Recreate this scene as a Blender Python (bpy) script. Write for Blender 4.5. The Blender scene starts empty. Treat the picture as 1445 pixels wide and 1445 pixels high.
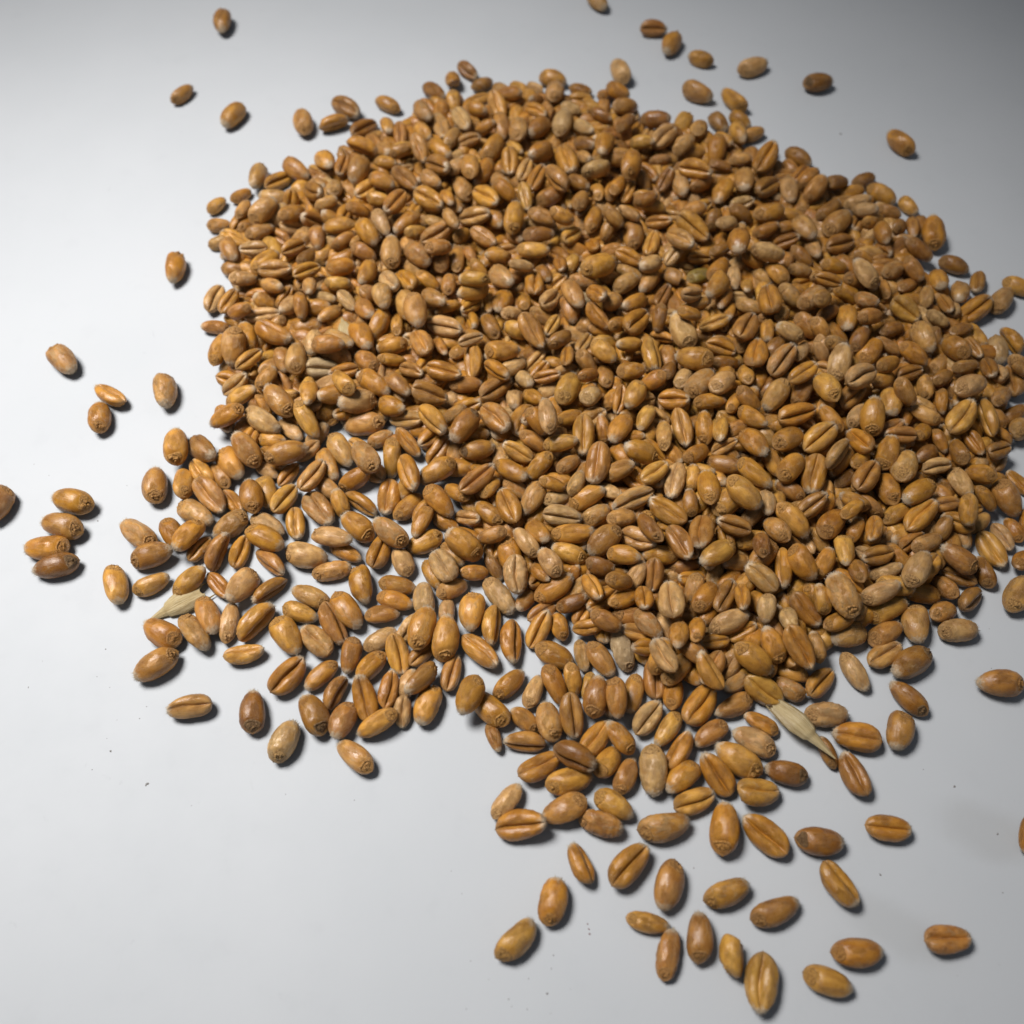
import bpy, math, random
import numpy as np
from mathutils import Matrix, Vector, Quaternion

# ------------------------------------------------------------------ camera, world, lamp, exposure (1 unit = 1 cm)
S = bpy.context.scene
COL = S.collection
S.unit_settings.system = 'METRIC'
S.unit_settings.scale_length = 0.01
TILT = math.radians(30.0)
DIST = 16.9
cam_d = bpy.data.cameras.new('camera')
cam_d.sensor_fit = 'HORIZONTAL'
cam_d.angle = 2 * math.atan(0.5)
cam_d.clip_start = 0.1
cam_d.clip_end = 500
cam_d.dof.use_dof = True
cam_d.dof.focus_distance = 16.0
cam_d.dof.aperture_fstop = 0.19
cam = bpy.data.objects.new('camera', cam_d)
cam.location = (0, -DIST * math.sin(TILT), DIST * math.cos(TILT))
cam.rotation_euler = (TILT, 0, 0)
COL.objects.link(cam)
S.camera = cam

world = bpy.data.worlds.new('World')
S.world = world
world.use_nodes = True
bg = world.node_tree.nodes['Background']
bg.inputs['Color'].default_value = (0.80, 0.88, 1.0, 1)
bg.inputs['Strength'].default_value = 0.085

lamp_d = bpy.data.lights.new('desk_lamp_light', 'SPOT')
lamp_d.energy = 152000.0
lamp_d.color = (1.0, 0.98, 0.955)
lamp_d.shadow_soft_size = 10.0
lamp_d.spot_size = 2 * 0.41
lamp_d.spot_blend = 1.0
lamp = bpy.data.objects.new('desk_lamp_light', lamp_d)
lamp.location = (-21.6, 10.1, 44.8)
lamp.rotation_euler = (Vector((-5.6, 1.3, 0.0)) - Vector((-21.6, 10.1, 44.8))).to_track_quat('-Z', 'Y').to_euler()
COL.objects.link(lamp)

S.view_settings.view_transform = 'Standard'
S.view_settings.look = 'None'
S.view_settings.exposure = 0
S.view_settings.gamma = 1
S.cycles.use_denoising = True
S.cycles.max_bounces = 6
S.cycles.diffuse_bounces = 1

# ------------------------------------------------------------------ node helper
class NT:
    def __init__(self, name):
        self.m = bpy.data.materials.new(name)
        self.m.use_nodes = True
        self.t = self.m.node_tree
        self.b = self.t.nodes['Principled BSDF']
    def n(self, kind, **kw):
        nd = self.t.nodes.new(kind)
        for k, v in kw.items():
            setattr(nd, k, v)
        return nd
    def l(self, a, b):
        self.t.links.new(a, b)
    def put(self, sock, v):
        if hasattr(v, 'is_linked') or hasattr(v, 'links'):
            self.l(v, sock)
        else:
            sock.default_value = v
    def math(self, op, a, b=0.0, c=0.0, clamp=False):
        nd = self.n('ShaderNodeMath', operation=op, use_clamp=clamp)
        for i, v in enumerate((a, b, c)):
            self.put(nd.inputs[i], v)
        return nd.outputs[0]
    def vmath(self, op, a, b):
        nd = self.n('ShaderNodeVectorMath', operation=op)
        self.put(nd.inputs[0], a); self.put(nd.inputs[1], b)
        return nd.outputs[0]
    def mix(self, f, a, b, blend='MIX'):
        nd = self.n('ShaderNodeMix', data_type='RGBA', blend_type=blend)
        self.put(nd.inputs[0], f); self.put(nd.inputs[6], a); self.put(nd.inputs[7], b)
        return nd.outputs[2]
    def noise(self, vec, scale, detail=2.0, rough=0.5, dist=0.0):
        nd = self.n('ShaderNodeTexNoise')
        self.l(vec, nd.inputs['Vector'])
        nd.inputs['Scale'].default_value = scale
        nd.inputs['Detail'].default_value = detail
        nd.inputs['Roughness'].default_value = rough
        nd.inputs['Distortion'].default_value = dist
        return nd.outputs[0]
    def ramp(self, v, lo, hi, a=0.0, b=1.0):
        nd = self.n('ShaderNodeMapRange', clamp=True, interpolation_type='SMOOTHSTEP')
        self.put(nd.inputs[0], v)
        for i, x in zip((1, 2, 3, 4), (lo, hi, a, b)):
            nd.inputs[i].default_value = x
        return nd.outputs[0]

def grain_inputs(g):
    """tint (colour and papery amount) and a coordinate that is fixed to the grain and differs from grain to grain"""
    oi = g.n('ShaderNodeObjectInfo')
    at = g.n('ShaderNodeAttribute', attribute_name='tint')
    lc = g.n('ShaderNodeAttribute', attribute_name='lc')
    sd = g.n('ShaderNodeAttribute', attribute_name='seed')
    tint = g.mix(1.0, oi.outputs['Color'], at.outputs['Color'], 'ADD')
    pa = g.n('ShaderNodeAttribute', attribute_name='paper')
    paper = g.math('ADD', oi.outputs['Alpha'], pa.outputs['Fac'])
    off = g.math('MULTIPLY', g.math('ADD', oi.outputs['Random'], sd.outputs['Fac']), 173.0)
    comb = g.n('ShaderNodeCombineXYZ')
    g.l(off, comb.inputs[0]); g.l(g.math('MULTIPLY', off, 0.37), comb.inputs[1])
    vec = g.vmath('ADD', lc.outputs['Vector'], comb.outputs[0])
    return tint, paper, lc.outputs['Vector'], vec, off

def skin_material():
    g = NT('wheat_skin')
    tint, paper, lc, vec, off = grain_inputs(g)
    sep = g.n('ShaderNodeSeparateXYZ'); g.l(lc, sep.inputs[0])
    x = sep.outputs[0]
    big = g.noise(vec, 1.6, 2.0)
    col = g.mix(g.ramp(big, 0.3, 0.7), g.mix(1.0, tint, (0.74, 0.67, 0.58, 1), 'MULTIPLY'), g.mix(1.0, tint, (1.12, 1.14, 1.12, 1), 'MULTIPLY'))
    # lengthwise grain of the bran
    st = g.vmath('MULTIPLY', vec, (0.9, 9.0, 9.0))
    streak = g.noise(st, 1.5, 3.0, 0.6)
    col = g.mix(g.math('MULTIPLY', g.ramp(streak, 0.42, 0.72), 0.30), col, g.mix(1.0, tint, (0.62, 0.52, 0.42, 1), 'MULTIPLY'))
    # papery, paler skin in patches
    pn = g.noise(vec, 2.6, 4.0, 0.6, 0.4)
    thr = g.math('SUBTRACT', 0.72, g.math('MULTIPLY', paper, 0.34))
    pm = g.math('MULTIPLY', g.math('SUBTRACT', pn, thr), 6.0, clamp=True)
    col = g.mix(g.math('MULTIPLY', pm, 0.52), col, (0.62, 0.405, 0.195, 1))
    # pale brush end, duller germ end
    e = g.math('ADD', x, g.math('MULTIPLY', g.math('SUBTRACT', g.noise(vec, 5.0, 3.0), 0.5), 0.55))
    col = g.mix(g.math('MULTIPLY', g.ramp(e, 0.70, 1.00), 0.88), col, (0.66, 0.51, 0.34, 1))
    col = g.mix(g.math('MULTIPLY', g.ramp(e, -0.62, -0.98), 0.55), col, (0.40, 0.235, 0.10, 1))
    bl = g.noise(vec, 1.1, 3.0, 0.55)
    col = g.mix(g.math('MULTIPLY', g.ramp(bl, 0.60, 0.76), 0.40), col, g.mix(1.0, tint, (0.42, 0.32, 0.24, 1), 'MULTIPLY'))
    # fine specks
    sp = g.noise(vec, 22.0, 2.0, 0.5)
    col = g.mix(g.math('MULTIPLY', g.ramp(sp, 0.66, 0.78), 0.35), col, (0.16, 0.075, 0.03, 1))
    g.l(col, g.b.inputs['Base Color'])
    # wrinkles: stronger where papery
    w1 = g.noise(g.vmath('MULTIPLY', vec, (1.0, 1.6, 1.6)), 7.0, 4.0, 0.62, 0.6)
    ridge = g.math('ABSOLUTE', g.math('SUBTRACT', w1, 0.5))
    w2 = g.noise(vec, 30.0, 3.0, 0.6)
    hgt = g.math('ADD', g.math('MULTIPLY', ridge, g.math('ADD', 0.12, g.math('MULTIPLY', pm, 1.6))), g.math('MULTIPLY', w2, g.math('ADD', 0.03, g.math('MULTIPLY', pm, 0.14))))
    hgt = g.math('ADD', hgt, g.math('MULTIPLY', streak, 0.16))
    # crosswise crinkles of the loose outer skin, on part of the kernel
    cr = g.noise(g.vmath('MULTIPLY', vec, (2.4, 1.3, 1.3)), 8.0, 3.0, 0.6, 1.2)
    cm = g.ramp(g.noise(vec, 1.25, 2.0), 0.44, 0.62)
    hgt = g.math('ADD', hgt, g.math('MULTIPLY', g.math('ABSOLUTE', g.math('SUBTRACT', cr, 0.5)), g.math('MULTIPLY', cm, 1.35)))
    bp = g.n('ShaderNodeBump'); bp.inputs['Strength'].default_value = 0.9
    bp.inputs['Distance'].default_value = 0.030
    g.l(hgt, bp.inputs['Height']); g.l(bp.outputs[0], g.b.inputs['Normal'])
    g.l(g.ramp(g.noise(vec, 9.0, 3.0), 0.3, 0.7, 0.25, 0.42), g.b.inputs['Roughness'])
    g.b.inputs['Specular IOR Level'].default_value = 0.65
    g.b.inputs['Subsurface Weight'].default_value = 0.0
    g.b.inputs['Subsurface Radius'].default_value = (0.10, 0.045, 0.015)
    g.b.inputs['Subsurface Scale'].default_value = 0.8
    return g.m

def germ_material():
    g = NT('wheat_germ')
    tint, paper, lc, vec, off = grain_inputs(g)
    base = g.mix(1.0, g.mix(1.0, tint, (0.60, 0.60, 0.60, 1), 'MULTIPLY'), (0.17, 0.105, 0.042, 1), 'ADD')
    n1 = g.noise(vec, 9.0, 4.0, 0.65)
    col = g.mix(g.ramp(n1, 0.35, 0.62), g.mix(1.0, base, (0.55, 0.45, 0.36, 1), 'MULTIPLY'), g.mix(1.0, base, (1.15, 1.15, 1.15, 1), 'MULTIPLY'))
    g.l(col, g.b.inputs['Base Color'])
    n2 = g.noise(vec, 13.0, 4.0, 0.6, 0.8)
    bp = g.n('ShaderNodeBump'); bp.inputs['Strength'].default_value = 0.8
    bp.inputs['Distance'].default_value = 0.03
    g.l(n2, bp.inputs['Height']); g.l(bp.outputs[0], g.b.inputs['Normal'])
    g.b.inputs['Roughness'].default_value = 0.42
    g.b.inputs['Specular IOR Level'].default_value = 0.45
    return g.m

def brush_material():
    g = NT('wheat_brush')
    g.b.inputs['Base Color'].default_value = (0.60, 0.50, 0.37, 1)
    g.b.inputs['Roughness'].default_value = 0.6
    return g.m

def husk_material():
    g = NT('straw_husk')
    lc = g.n('ShaderNodeAttribute', attribute_name='lc')
    st = g.vmath('MULTIPLY', lc.outputs['Vector'], (0.8, 9.0, 9.0))
    s1 = g.noise(st, 2.2, 3.0, 0.6)
    n1 = g.noise(lc.outputs['Vector'], 3.0, 3.0)
    col = g.mix(g.ramp(s1, 0.3, 0.7), (0.66, 0.48, 0.22, 1), (0.90, 0.76, 0.46, 1))
    col = g.mix(g.math('MULTIPLY', g.ramp(n1, 0.55, 0.75), 0.5), col, (0.40, 0.24, 0.09, 1))
    g.l(col, g.b.inputs['Base Color'])
    bp = g.n('ShaderNodeBump'); bp.inputs['Strength'].default_value = 0.6
    bp.inputs['Distance'].default_value = 0.03
    g.l(s1, bp.inputs['Height']); g.l(bp.outputs[0], g.b.inputs['Normal'])
    g.b.inputs['Roughness'].default_value = 0.27
    # thin and papery: some light comes through
    tr = g.n('ShaderNodeBsdfTranslucent'); g.l(col, tr.inputs[0])
    tp = g.n('ShaderNodeBsdfTransparent'); tp.inputs[0].default_value = (1.0, 0.93, 0.78, 1)
    m1 = g.n('ShaderNodeMixShader'); m1.inputs[0].default_value = 0.30
    g.l(g.b.outputs[0], m1.inputs[1]); g.l(tr.outputs[0], m1.inputs[2])
    m2 = g.n('ShaderNodeMixShader'); g.l(g.ramp(s1, 0.25, 0.75, 0.14, 0.02), m2.inputs[0])
    g.l(m1.outputs[0], m2.inputs[1]); g.l(tp.outputs[0], m2.inputs[2])
    g.l(m2.outputs[0], g.t.nodes['Material Output'].inputs['Surface'])
    return g.m

def table_material():
    g = NT('white_laminate')
    tc = g.n('ShaderNodeTexCoord')
    v = tc.outputs['Object']
    n1 = g.noise(v, 0.35, 3.0)
    n2 = g.noise(v, 1.7, 4.0, 0.6)
    col = g.mix(g.ramp(n1, 0.3, 0.7), (0.590, 0.608, 0.630, 1), (0.612, 0.628, 0.650, 1))
    col = g.mix(g.math('MULTIPLY', g.ramp(n2, 0.56, 0.72), 0.10), col, (0.50, 0.515, 0.535, 1))
    # faint scuffs
    sc = g.noise(g.vmath('MULTIPLY', v, (1.0, 0.55, 1.0)), 2.4, 6.0, 0.72, 1.2)
    col = g.mix(g.math('MULTIPLY', g.ramp(sc, 0.66, 0.74), 0.20), col, (0.40, 0.41, 0.43, 1))
    # two faint soft shadows painted into the colour, right of the sheet
    for (cx, cy, sx, sy, ang, k) in SHADOW_BLOBS:
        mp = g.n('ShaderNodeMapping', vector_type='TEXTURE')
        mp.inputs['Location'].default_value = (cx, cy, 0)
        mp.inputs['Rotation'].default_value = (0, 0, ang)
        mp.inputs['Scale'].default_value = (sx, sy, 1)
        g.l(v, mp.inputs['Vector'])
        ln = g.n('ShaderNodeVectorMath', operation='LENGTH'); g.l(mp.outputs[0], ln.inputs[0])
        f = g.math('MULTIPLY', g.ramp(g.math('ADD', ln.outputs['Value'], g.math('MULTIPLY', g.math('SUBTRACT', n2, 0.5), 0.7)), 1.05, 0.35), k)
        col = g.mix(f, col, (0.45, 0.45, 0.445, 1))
    g.l(col, g.b.inputs['Base Color'])
    g.l(g.ramp(n2, 0.3, 0.7, 0.50, 0.58), g.b.inputs['Roughness'])
    g.b.inputs['Specular IOR Level'].default_value = 0.10
    bp = g.n('ShaderNodeBump'); bp.inputs['Strength'].default_value = 0.06
    bp.inputs['Distance'].default_value = 0.02
    g.l(g.noise(v, 9.0, 4.0), bp.inputs['Height']); g.l(bp.outputs[0], g.b.inputs['Normal'])
    return g.m

def plain(name, c, r=0.7):
    g = NT(name)
    g.b.inputs['Base Color'].default_value = (*c, 1); g.b.inputs['Roughness'].default_value = r
    return g.m

SHADOW_BLOBS = [(6.64, -5.15, 0.95, 0.5, -0.35, 0.34), (5.16, -6.44, 1.0, 0.42, -0.45, 0.30)]
MAT = dict(skin=skin_material(), germ=germ_material(), brush=brush_material(), husk=husk_material(),
           table=table_material(), dust=plain('dust_speck', (0.26, 0.245, 0.235)), red=plain('red_speck', (0.16, 0.035, 0.03)))

# ------------------------------------------------------------------ the white table top
def table_top():
    w, d, h, r = 70.0, 70.0, 1.8, 0.25
    import bmesh
    bm = bmesh.new()
    bmesh.ops.create_cube(bm, size=1.0)
    bmesh.ops.scale(bm, vec=(w, d, h), verts=bm.verts)
    bmesh.ops.translate(bm, vec=(0, 5, -h / 2), verts=bm.verts)
    bmesh.ops.bevel(bm, geom=list(bm.edges), offset=r, segments=3, affect='EDGES', profile=0.5)
    me = bpy.data.meshes.new('table_top'); bm.to_mesh(me); bm.free()
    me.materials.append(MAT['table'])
    o = bpy.data.objects.new('table_top', me); COL.objects.link(o)
    o['kind'] = 'structure'
    return o
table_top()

# ------------------------------------------------------------------ kernel shape
L0, W0, T0 = 0.60, 0.345, 0.305

def lattice(seed):
    r = np.random.default_rng(seed)
    return r.random((16, 16, 16))

def vnoise(p, lat):
    """smooth value noise, -1..1"""
    f = np.floor(p).astype(int); u = p - f; u = u * u * (3 - 2 * u); f &= 15
    g = (f + 1) & 15
    def at(a, b, c): return lat[a, b, c]
    x0, y0, z0 = f.T; x1, y1, z1 = g.T; ux, uy, uz = u.T
    c00 = at(x0, y0, z0) * (1 - ux) + at(x1, y0, z0) * ux
    c10 = at(x0, y1, z0) * (1 - ux) + at(x1, y1, z0) * ux
    c01 = at(x0, y0, z1) * (1 - ux) + at(x1, y0, z1) * ux
    c11 = at(x0, y1, z1) * (1 - ux) + at(x1, y1, z1) * ux
    return 2 * ((c00 * (1 - uy) + c10 * uy) * (1 - uz) + (c01 * (1 - uy) + c11 * uy) * uz) - 1

class Kernel:
    """a wheat kernel along x: germ end at -x, brush end at +x, back at +z, crease at -z"""
    def __init__(self, seed, wrinkle=0.5, flat=1.0, cut=None, groove=0.22, bend=0.0):
        r = np.random.default_rng(seed)
        self.lat = lattice(seed); self.r = r
        self.wr = wrinkle; self.flat = flat; self.cut = cut; self.bend = bend
        self.t0 = r.uniform(-0.30, 0.02)
        self.gd = groove * r.uniform(0.65, 1.25); self.wob = r.uniform(-0.05, 0.05); self.wa = r.uniform(0, 6.28); self.gw = r.uniform(0.032, 0.050)
        self.eg = r.uniform(0.44, 0.62); self.eb = r.uniform(0.42, 0.58)
        self.skew = r.uniform(-0.16, 0.16)
        self.off = r.uniform(0, 16, 3)
        self.lop = r.uniform(-0.22, 0.22); self.hump = r.uniform(-0.01, 0.022)

    def surf(self, t, ph):
        t = np.asarray(t, float); ph = np.asarray(ph, float)
        s = np.where(t < self.t0, (t - self.t0) / (1 + self.t0), (t - self.t0) / (1 - self.t0))
        a = np.clip(np.abs(s), 0, 1)
        p = np.where(t < self.t0, np.power(np.clip(1 - a ** 2.3, 0, 1), self.eg), np.power(np.clip(1 - a ** 2.25, 0, 1), self.eb))
        y = np.sin(ph) * W0 / 2 * p
        z = np.cos(ph) * T0 / 2 * p
        z = np.where(z < 0, z * 0.90 * self.flat, z)
        y = y * (1 + self.lop * np.sin(ph) * (np.cos(ph) < 0) * 0.5)
        # crease and the two cheeks
        ven = np.clip(-np.cos(ph), 0, 1)
        ww = np.abs(y - W0 * p * self.wob * np.sin(2.6 * t + self.wa) * (np.cos(ph) < 0)) / (W0 * np.maximum(p, 0.05))
        end = 1 - np.abs(t) ** 9
        gr = self.gd * np.exp(-(ww / self.gw) ** 1.15) + 0.13 * np.exp(-(ww / 0.19) ** 2)
        z = z + T0 * gr * p * end * (ven > 0)
        # slanted germ face on the back
        k = 0.012
        zc = T0 / 2 * (0.98 - 0.95 * np.clip((-0.40 - t) / 0.60, -0.3, 1))
        zs = -k * np.logaddexp(-z / k, -zc / k)
        z = np.where(t < -0.25, np.where(np.cos(ph) > 0, zs, z), z)
        x = L0 / 2 * t
        z = z + (0.016 + self.hump) * (1 - t * t) - 0.012 + self.bend * (1 - t * t)
        y = y + self.skew * 0.12 * (1 - t * t)
        q = np.stack([x, y, z], -1)
        # relief of the skin
        n1 = vnoise(q.reshape(-1, 3) * 9 + self.off, self.lat).reshape(x.shape)
        n2 = vnoise(q.reshape(-1, 3) * np.array([19, 30, 30]) + self.off * 2, self.lat).reshape(x.shape)
        n3 = vnoise(q.reshape(-1, 3) * np.array([42, 60, 60]) + self.off * 3, self.lat).reshape(x.shape)
        rad = np.stack([np.zeros_like(x), np.sin(ph), np.cos(ph)], -1)
        amp = 0.0052 * n1 + self.wr * (0.0055 * (1 - 2 * np.abs(n2)) + 0.0022 * n3)
        amp = amp * np.clip(p * 2.2, 0, 1) * (1 - 0.8 * np.exp(-(ww / 0.05) ** 2) * (ven > 0))
        q = q + rad * amp[..., None]
        if self.cut is not None:
            c, ky, kz = self.cut
            lim = c + ky * q[..., 1] + kz * q[..., 2] + 0.012 * n1
            q[..., 0] = np.minimum(q[..., 0], lim)
        return q

    def normal(self, t, ph):
        e = 2e-3
        a = self.surf(np.clip(t + e, -1, 1), ph) - self.surf(np.clip(t - e, -1, 1), ph)
        b = self.surf(t, ph + e) - self.surf(t, ph - e)
        n = np.cross(a, b)
        n /= np.maximum(np.linalg.norm(n, axis=-1, keepdims=True), 1e-9)
        s = np.sign(n[..., 1] * np.sin(ph) + n[..., 2] * np.cos(ph)); s[s == 0] = 1
        return n * s[..., None]

    def body(self, nu, half):
        tt = -np.cos(math.pi * np.arange(1, nu) / nu)
        de = math.pi * (np.arange(half + 1) / half) ** 1.45
        ph = np.concatenate([math.pi - de, -(math.pi - de[1:-1][::-1])])   # crease -> +side -> back -> -side
        nv = len(ph)
        T, P = np.meshgrid(tt, ph, indexing='ij')
        V = self.surf(T, P).reshape(-1, 3)
        a = self.surf(np.array([-1.0]), np.array([0.0])); b = self.surf(np.array([1.0]), np.array([0.0]))
        tip = V[:nv].mean(0); tip[0] = min(a[0, 0], V[:nv, 0].min()) - 0.012
        top = V[-nv:].mean(0)
        top[0] = V[-nv:, 0].max() if self.cut is not None else b[0, 0]
        V = np.vstack([V, tip, top])
        n = len(tt)
        i = np.arange(n - 1)[:, None] * nv; j = np.arange(nv)[None, :]; j2 = (j + 1) % nv
        F = np.stack([i + j, i + j2, i + nv + j2, i + nv + j], -1).reshape(-1, 4).tolist()
        A = n * nv
        F += [[A, int(k2), int(k)] for k, k2 in zip(range(nv), np.roll(range(nv), -1))]
        base = (n - 1) * nv
        F += [[A + 1, int(base + k), int(base + k2)] for k, k2 in zip(range(nv), np.roll(range(nv), -1))]
        return V, F

    def germ(self, nr, na):
        rr = (np.arange(1, nr + 1) / nr); an = 2 * math.pi * np.arange(na) / na
        Rr, An = np.meshgrid(rr, an, indexing='ij')
        Rr = np.vstack([np.zeros((1, na)), Rr]); An = np.vstack([An[:1], An])
        r = self.r
        size = r.uniform(0.85, 1.12); lump = r.uniform(0.5, 1.25); arch = r.uniform(0.4, 1.0); side = r.uniform(-0.12, 0.12)
        shape = size * (1 + r.uniform(0.04, 0.16) * np.sin(3 * An + r.uniform(0, 6)) + 0.06 * np.sin(5 * An + r.uniform(0, 6)))
        t = np.clip(-0.725 + 0.225 * Rr * np.cos(An) * shape, -0.985, 0)
        ph = math.radians(49) * Rr * np.sin(An) * shape + side
        q = self.surf(t, ph); n = self.normal(t, ph)
        m1 = vnoise(q.reshape(-1, 3) * np.array([26, 40, 40]) + self.off * 4, self.lat).reshape(t.shape)
        m2 = vnoise(q.reshape(-1, 3) * np.array([55, 75, 75]) + self.off * 5, self.lat).reshape(t.shape)
        rim = np.exp(-((Rr - 0.80) / 0.10) ** 2)
        up = np.clip((np.cos(An) + 0.9) / 1.2, 0.15, 1)                 # the arch is on the side of the endosperm
        h = 0.021 * arch * rim * up + (Rr < 0.72) * (0.006 + lump * (0.030 * np.abs(m1) * 1.4 + 0.012 * m2)) * (1 - (Rr / 0.75) ** 4) - 0.007 * arch * np.exp(-((Rr - 0.66) / 0.07) ** 2)
        h = np.where(Rr > 0.97, -0.006, h + 0.002)
        V = (q + n * h[..., None])
        c = V[0].mean(0)
        V = np.vstack([V[1:].reshape(-1, 3), c])
        i = np.arange(nr - 1)[:, None] * na; j = np.arange(na)[None, :]; j2 = (j + 1) % na
        F = np.stack([i + j, i + na + j, i + na + j2, i + j2], -1).reshape(-1, 4).tolist()
        F += [[nr * na, int(k), int(k2)] for k, k2 in zip(range(na), np.roll(range(na), -1))]
        return V, F

    def brush(self, count):
        V = []; F = []
        for k in range(count):
            t = 1 - self.r.random() ** 1.4 * 0.17
            ph = self.r.uniform(-math.pi, math.pi)
            a = self.surf(np.array([t]), np.array([ph]))[0]
            d = np.array([0.8 + 0.5 * self.r.random(), math.sin(ph) * 0.55, math.cos(ph) * 0.55]) + self.r.normal(0, 0.25, 3)
            d /= np.linalg.norm(d)
            u = np.cross(d, [0.3, 0.5, 0.8]); u /= np.linalg.norm(u); w = np.cross(d, u)
            ln = self.r.uniform(0.018, 0.050); wd = 0.0032
            o = len(V)
            a = a - d * 0.008
            V += [a + u * wd, a - u * wd * 0.5 + w * wd * 0.87, a - u * wd * 0.5 - w * wd * 0.87, a + d * ln]
            F += [[o, o + 1, o + 3], [o + 1, o + 2, o + 3], [o + 2, o, o + 3]]
        return np.array(V), F

def add_lc(me, V):
    at = me.attributes.new('lc', 'FLOAT_VECTOR', 'POINT')
    n = np.asarray(V, float) / np.array([L0 / 2, W0 / 2, T0 / 2])
    at.data.foreach_set('vector', n.astype(np.float32).ravel())

def to_mesh(name, V, F, mat):
    me = bpy.data.meshes.new(name)
    me.from_pydata(np.asarray(V).tolist(), [], F)
    me.polygons.foreach_set('use_smooth', [True] * len(me.polygons))
    add_lc(me, V)
    me.materials.append(mat)
    me.update()
    return me

KINDS = []
for k in range(22):
    KINDS.append(('plain', Kernel(11 + k, wrinkle=0.25 + 0.035 * k, flat=1.0 - 0.03 * (k % 4))))
for k in range(7):
    KINDS.append(('papery', Kernel(141 + k, wrinkle=0.9 + 0.2 * k, groove=0.22)))
for k in range(4):
    KINDS.append(('thin', Kernel(161 + k, wrinkle=1.6, flat=0.60, groove=0.22, bend=0.012)))
KINDS.append(('broken', Kernel(71, wrinkle=0.5, cut=(0.13, 0.85, 0.25))))
KINDS.append(('broken', Kernel(72, wrinkle=0.5, cut=(0.16, -0.30, 0.4))))
BY = {}
for i, (k, _) in enumerate(KINDS):
    BY.setdefault(k, []).append(i)

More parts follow.
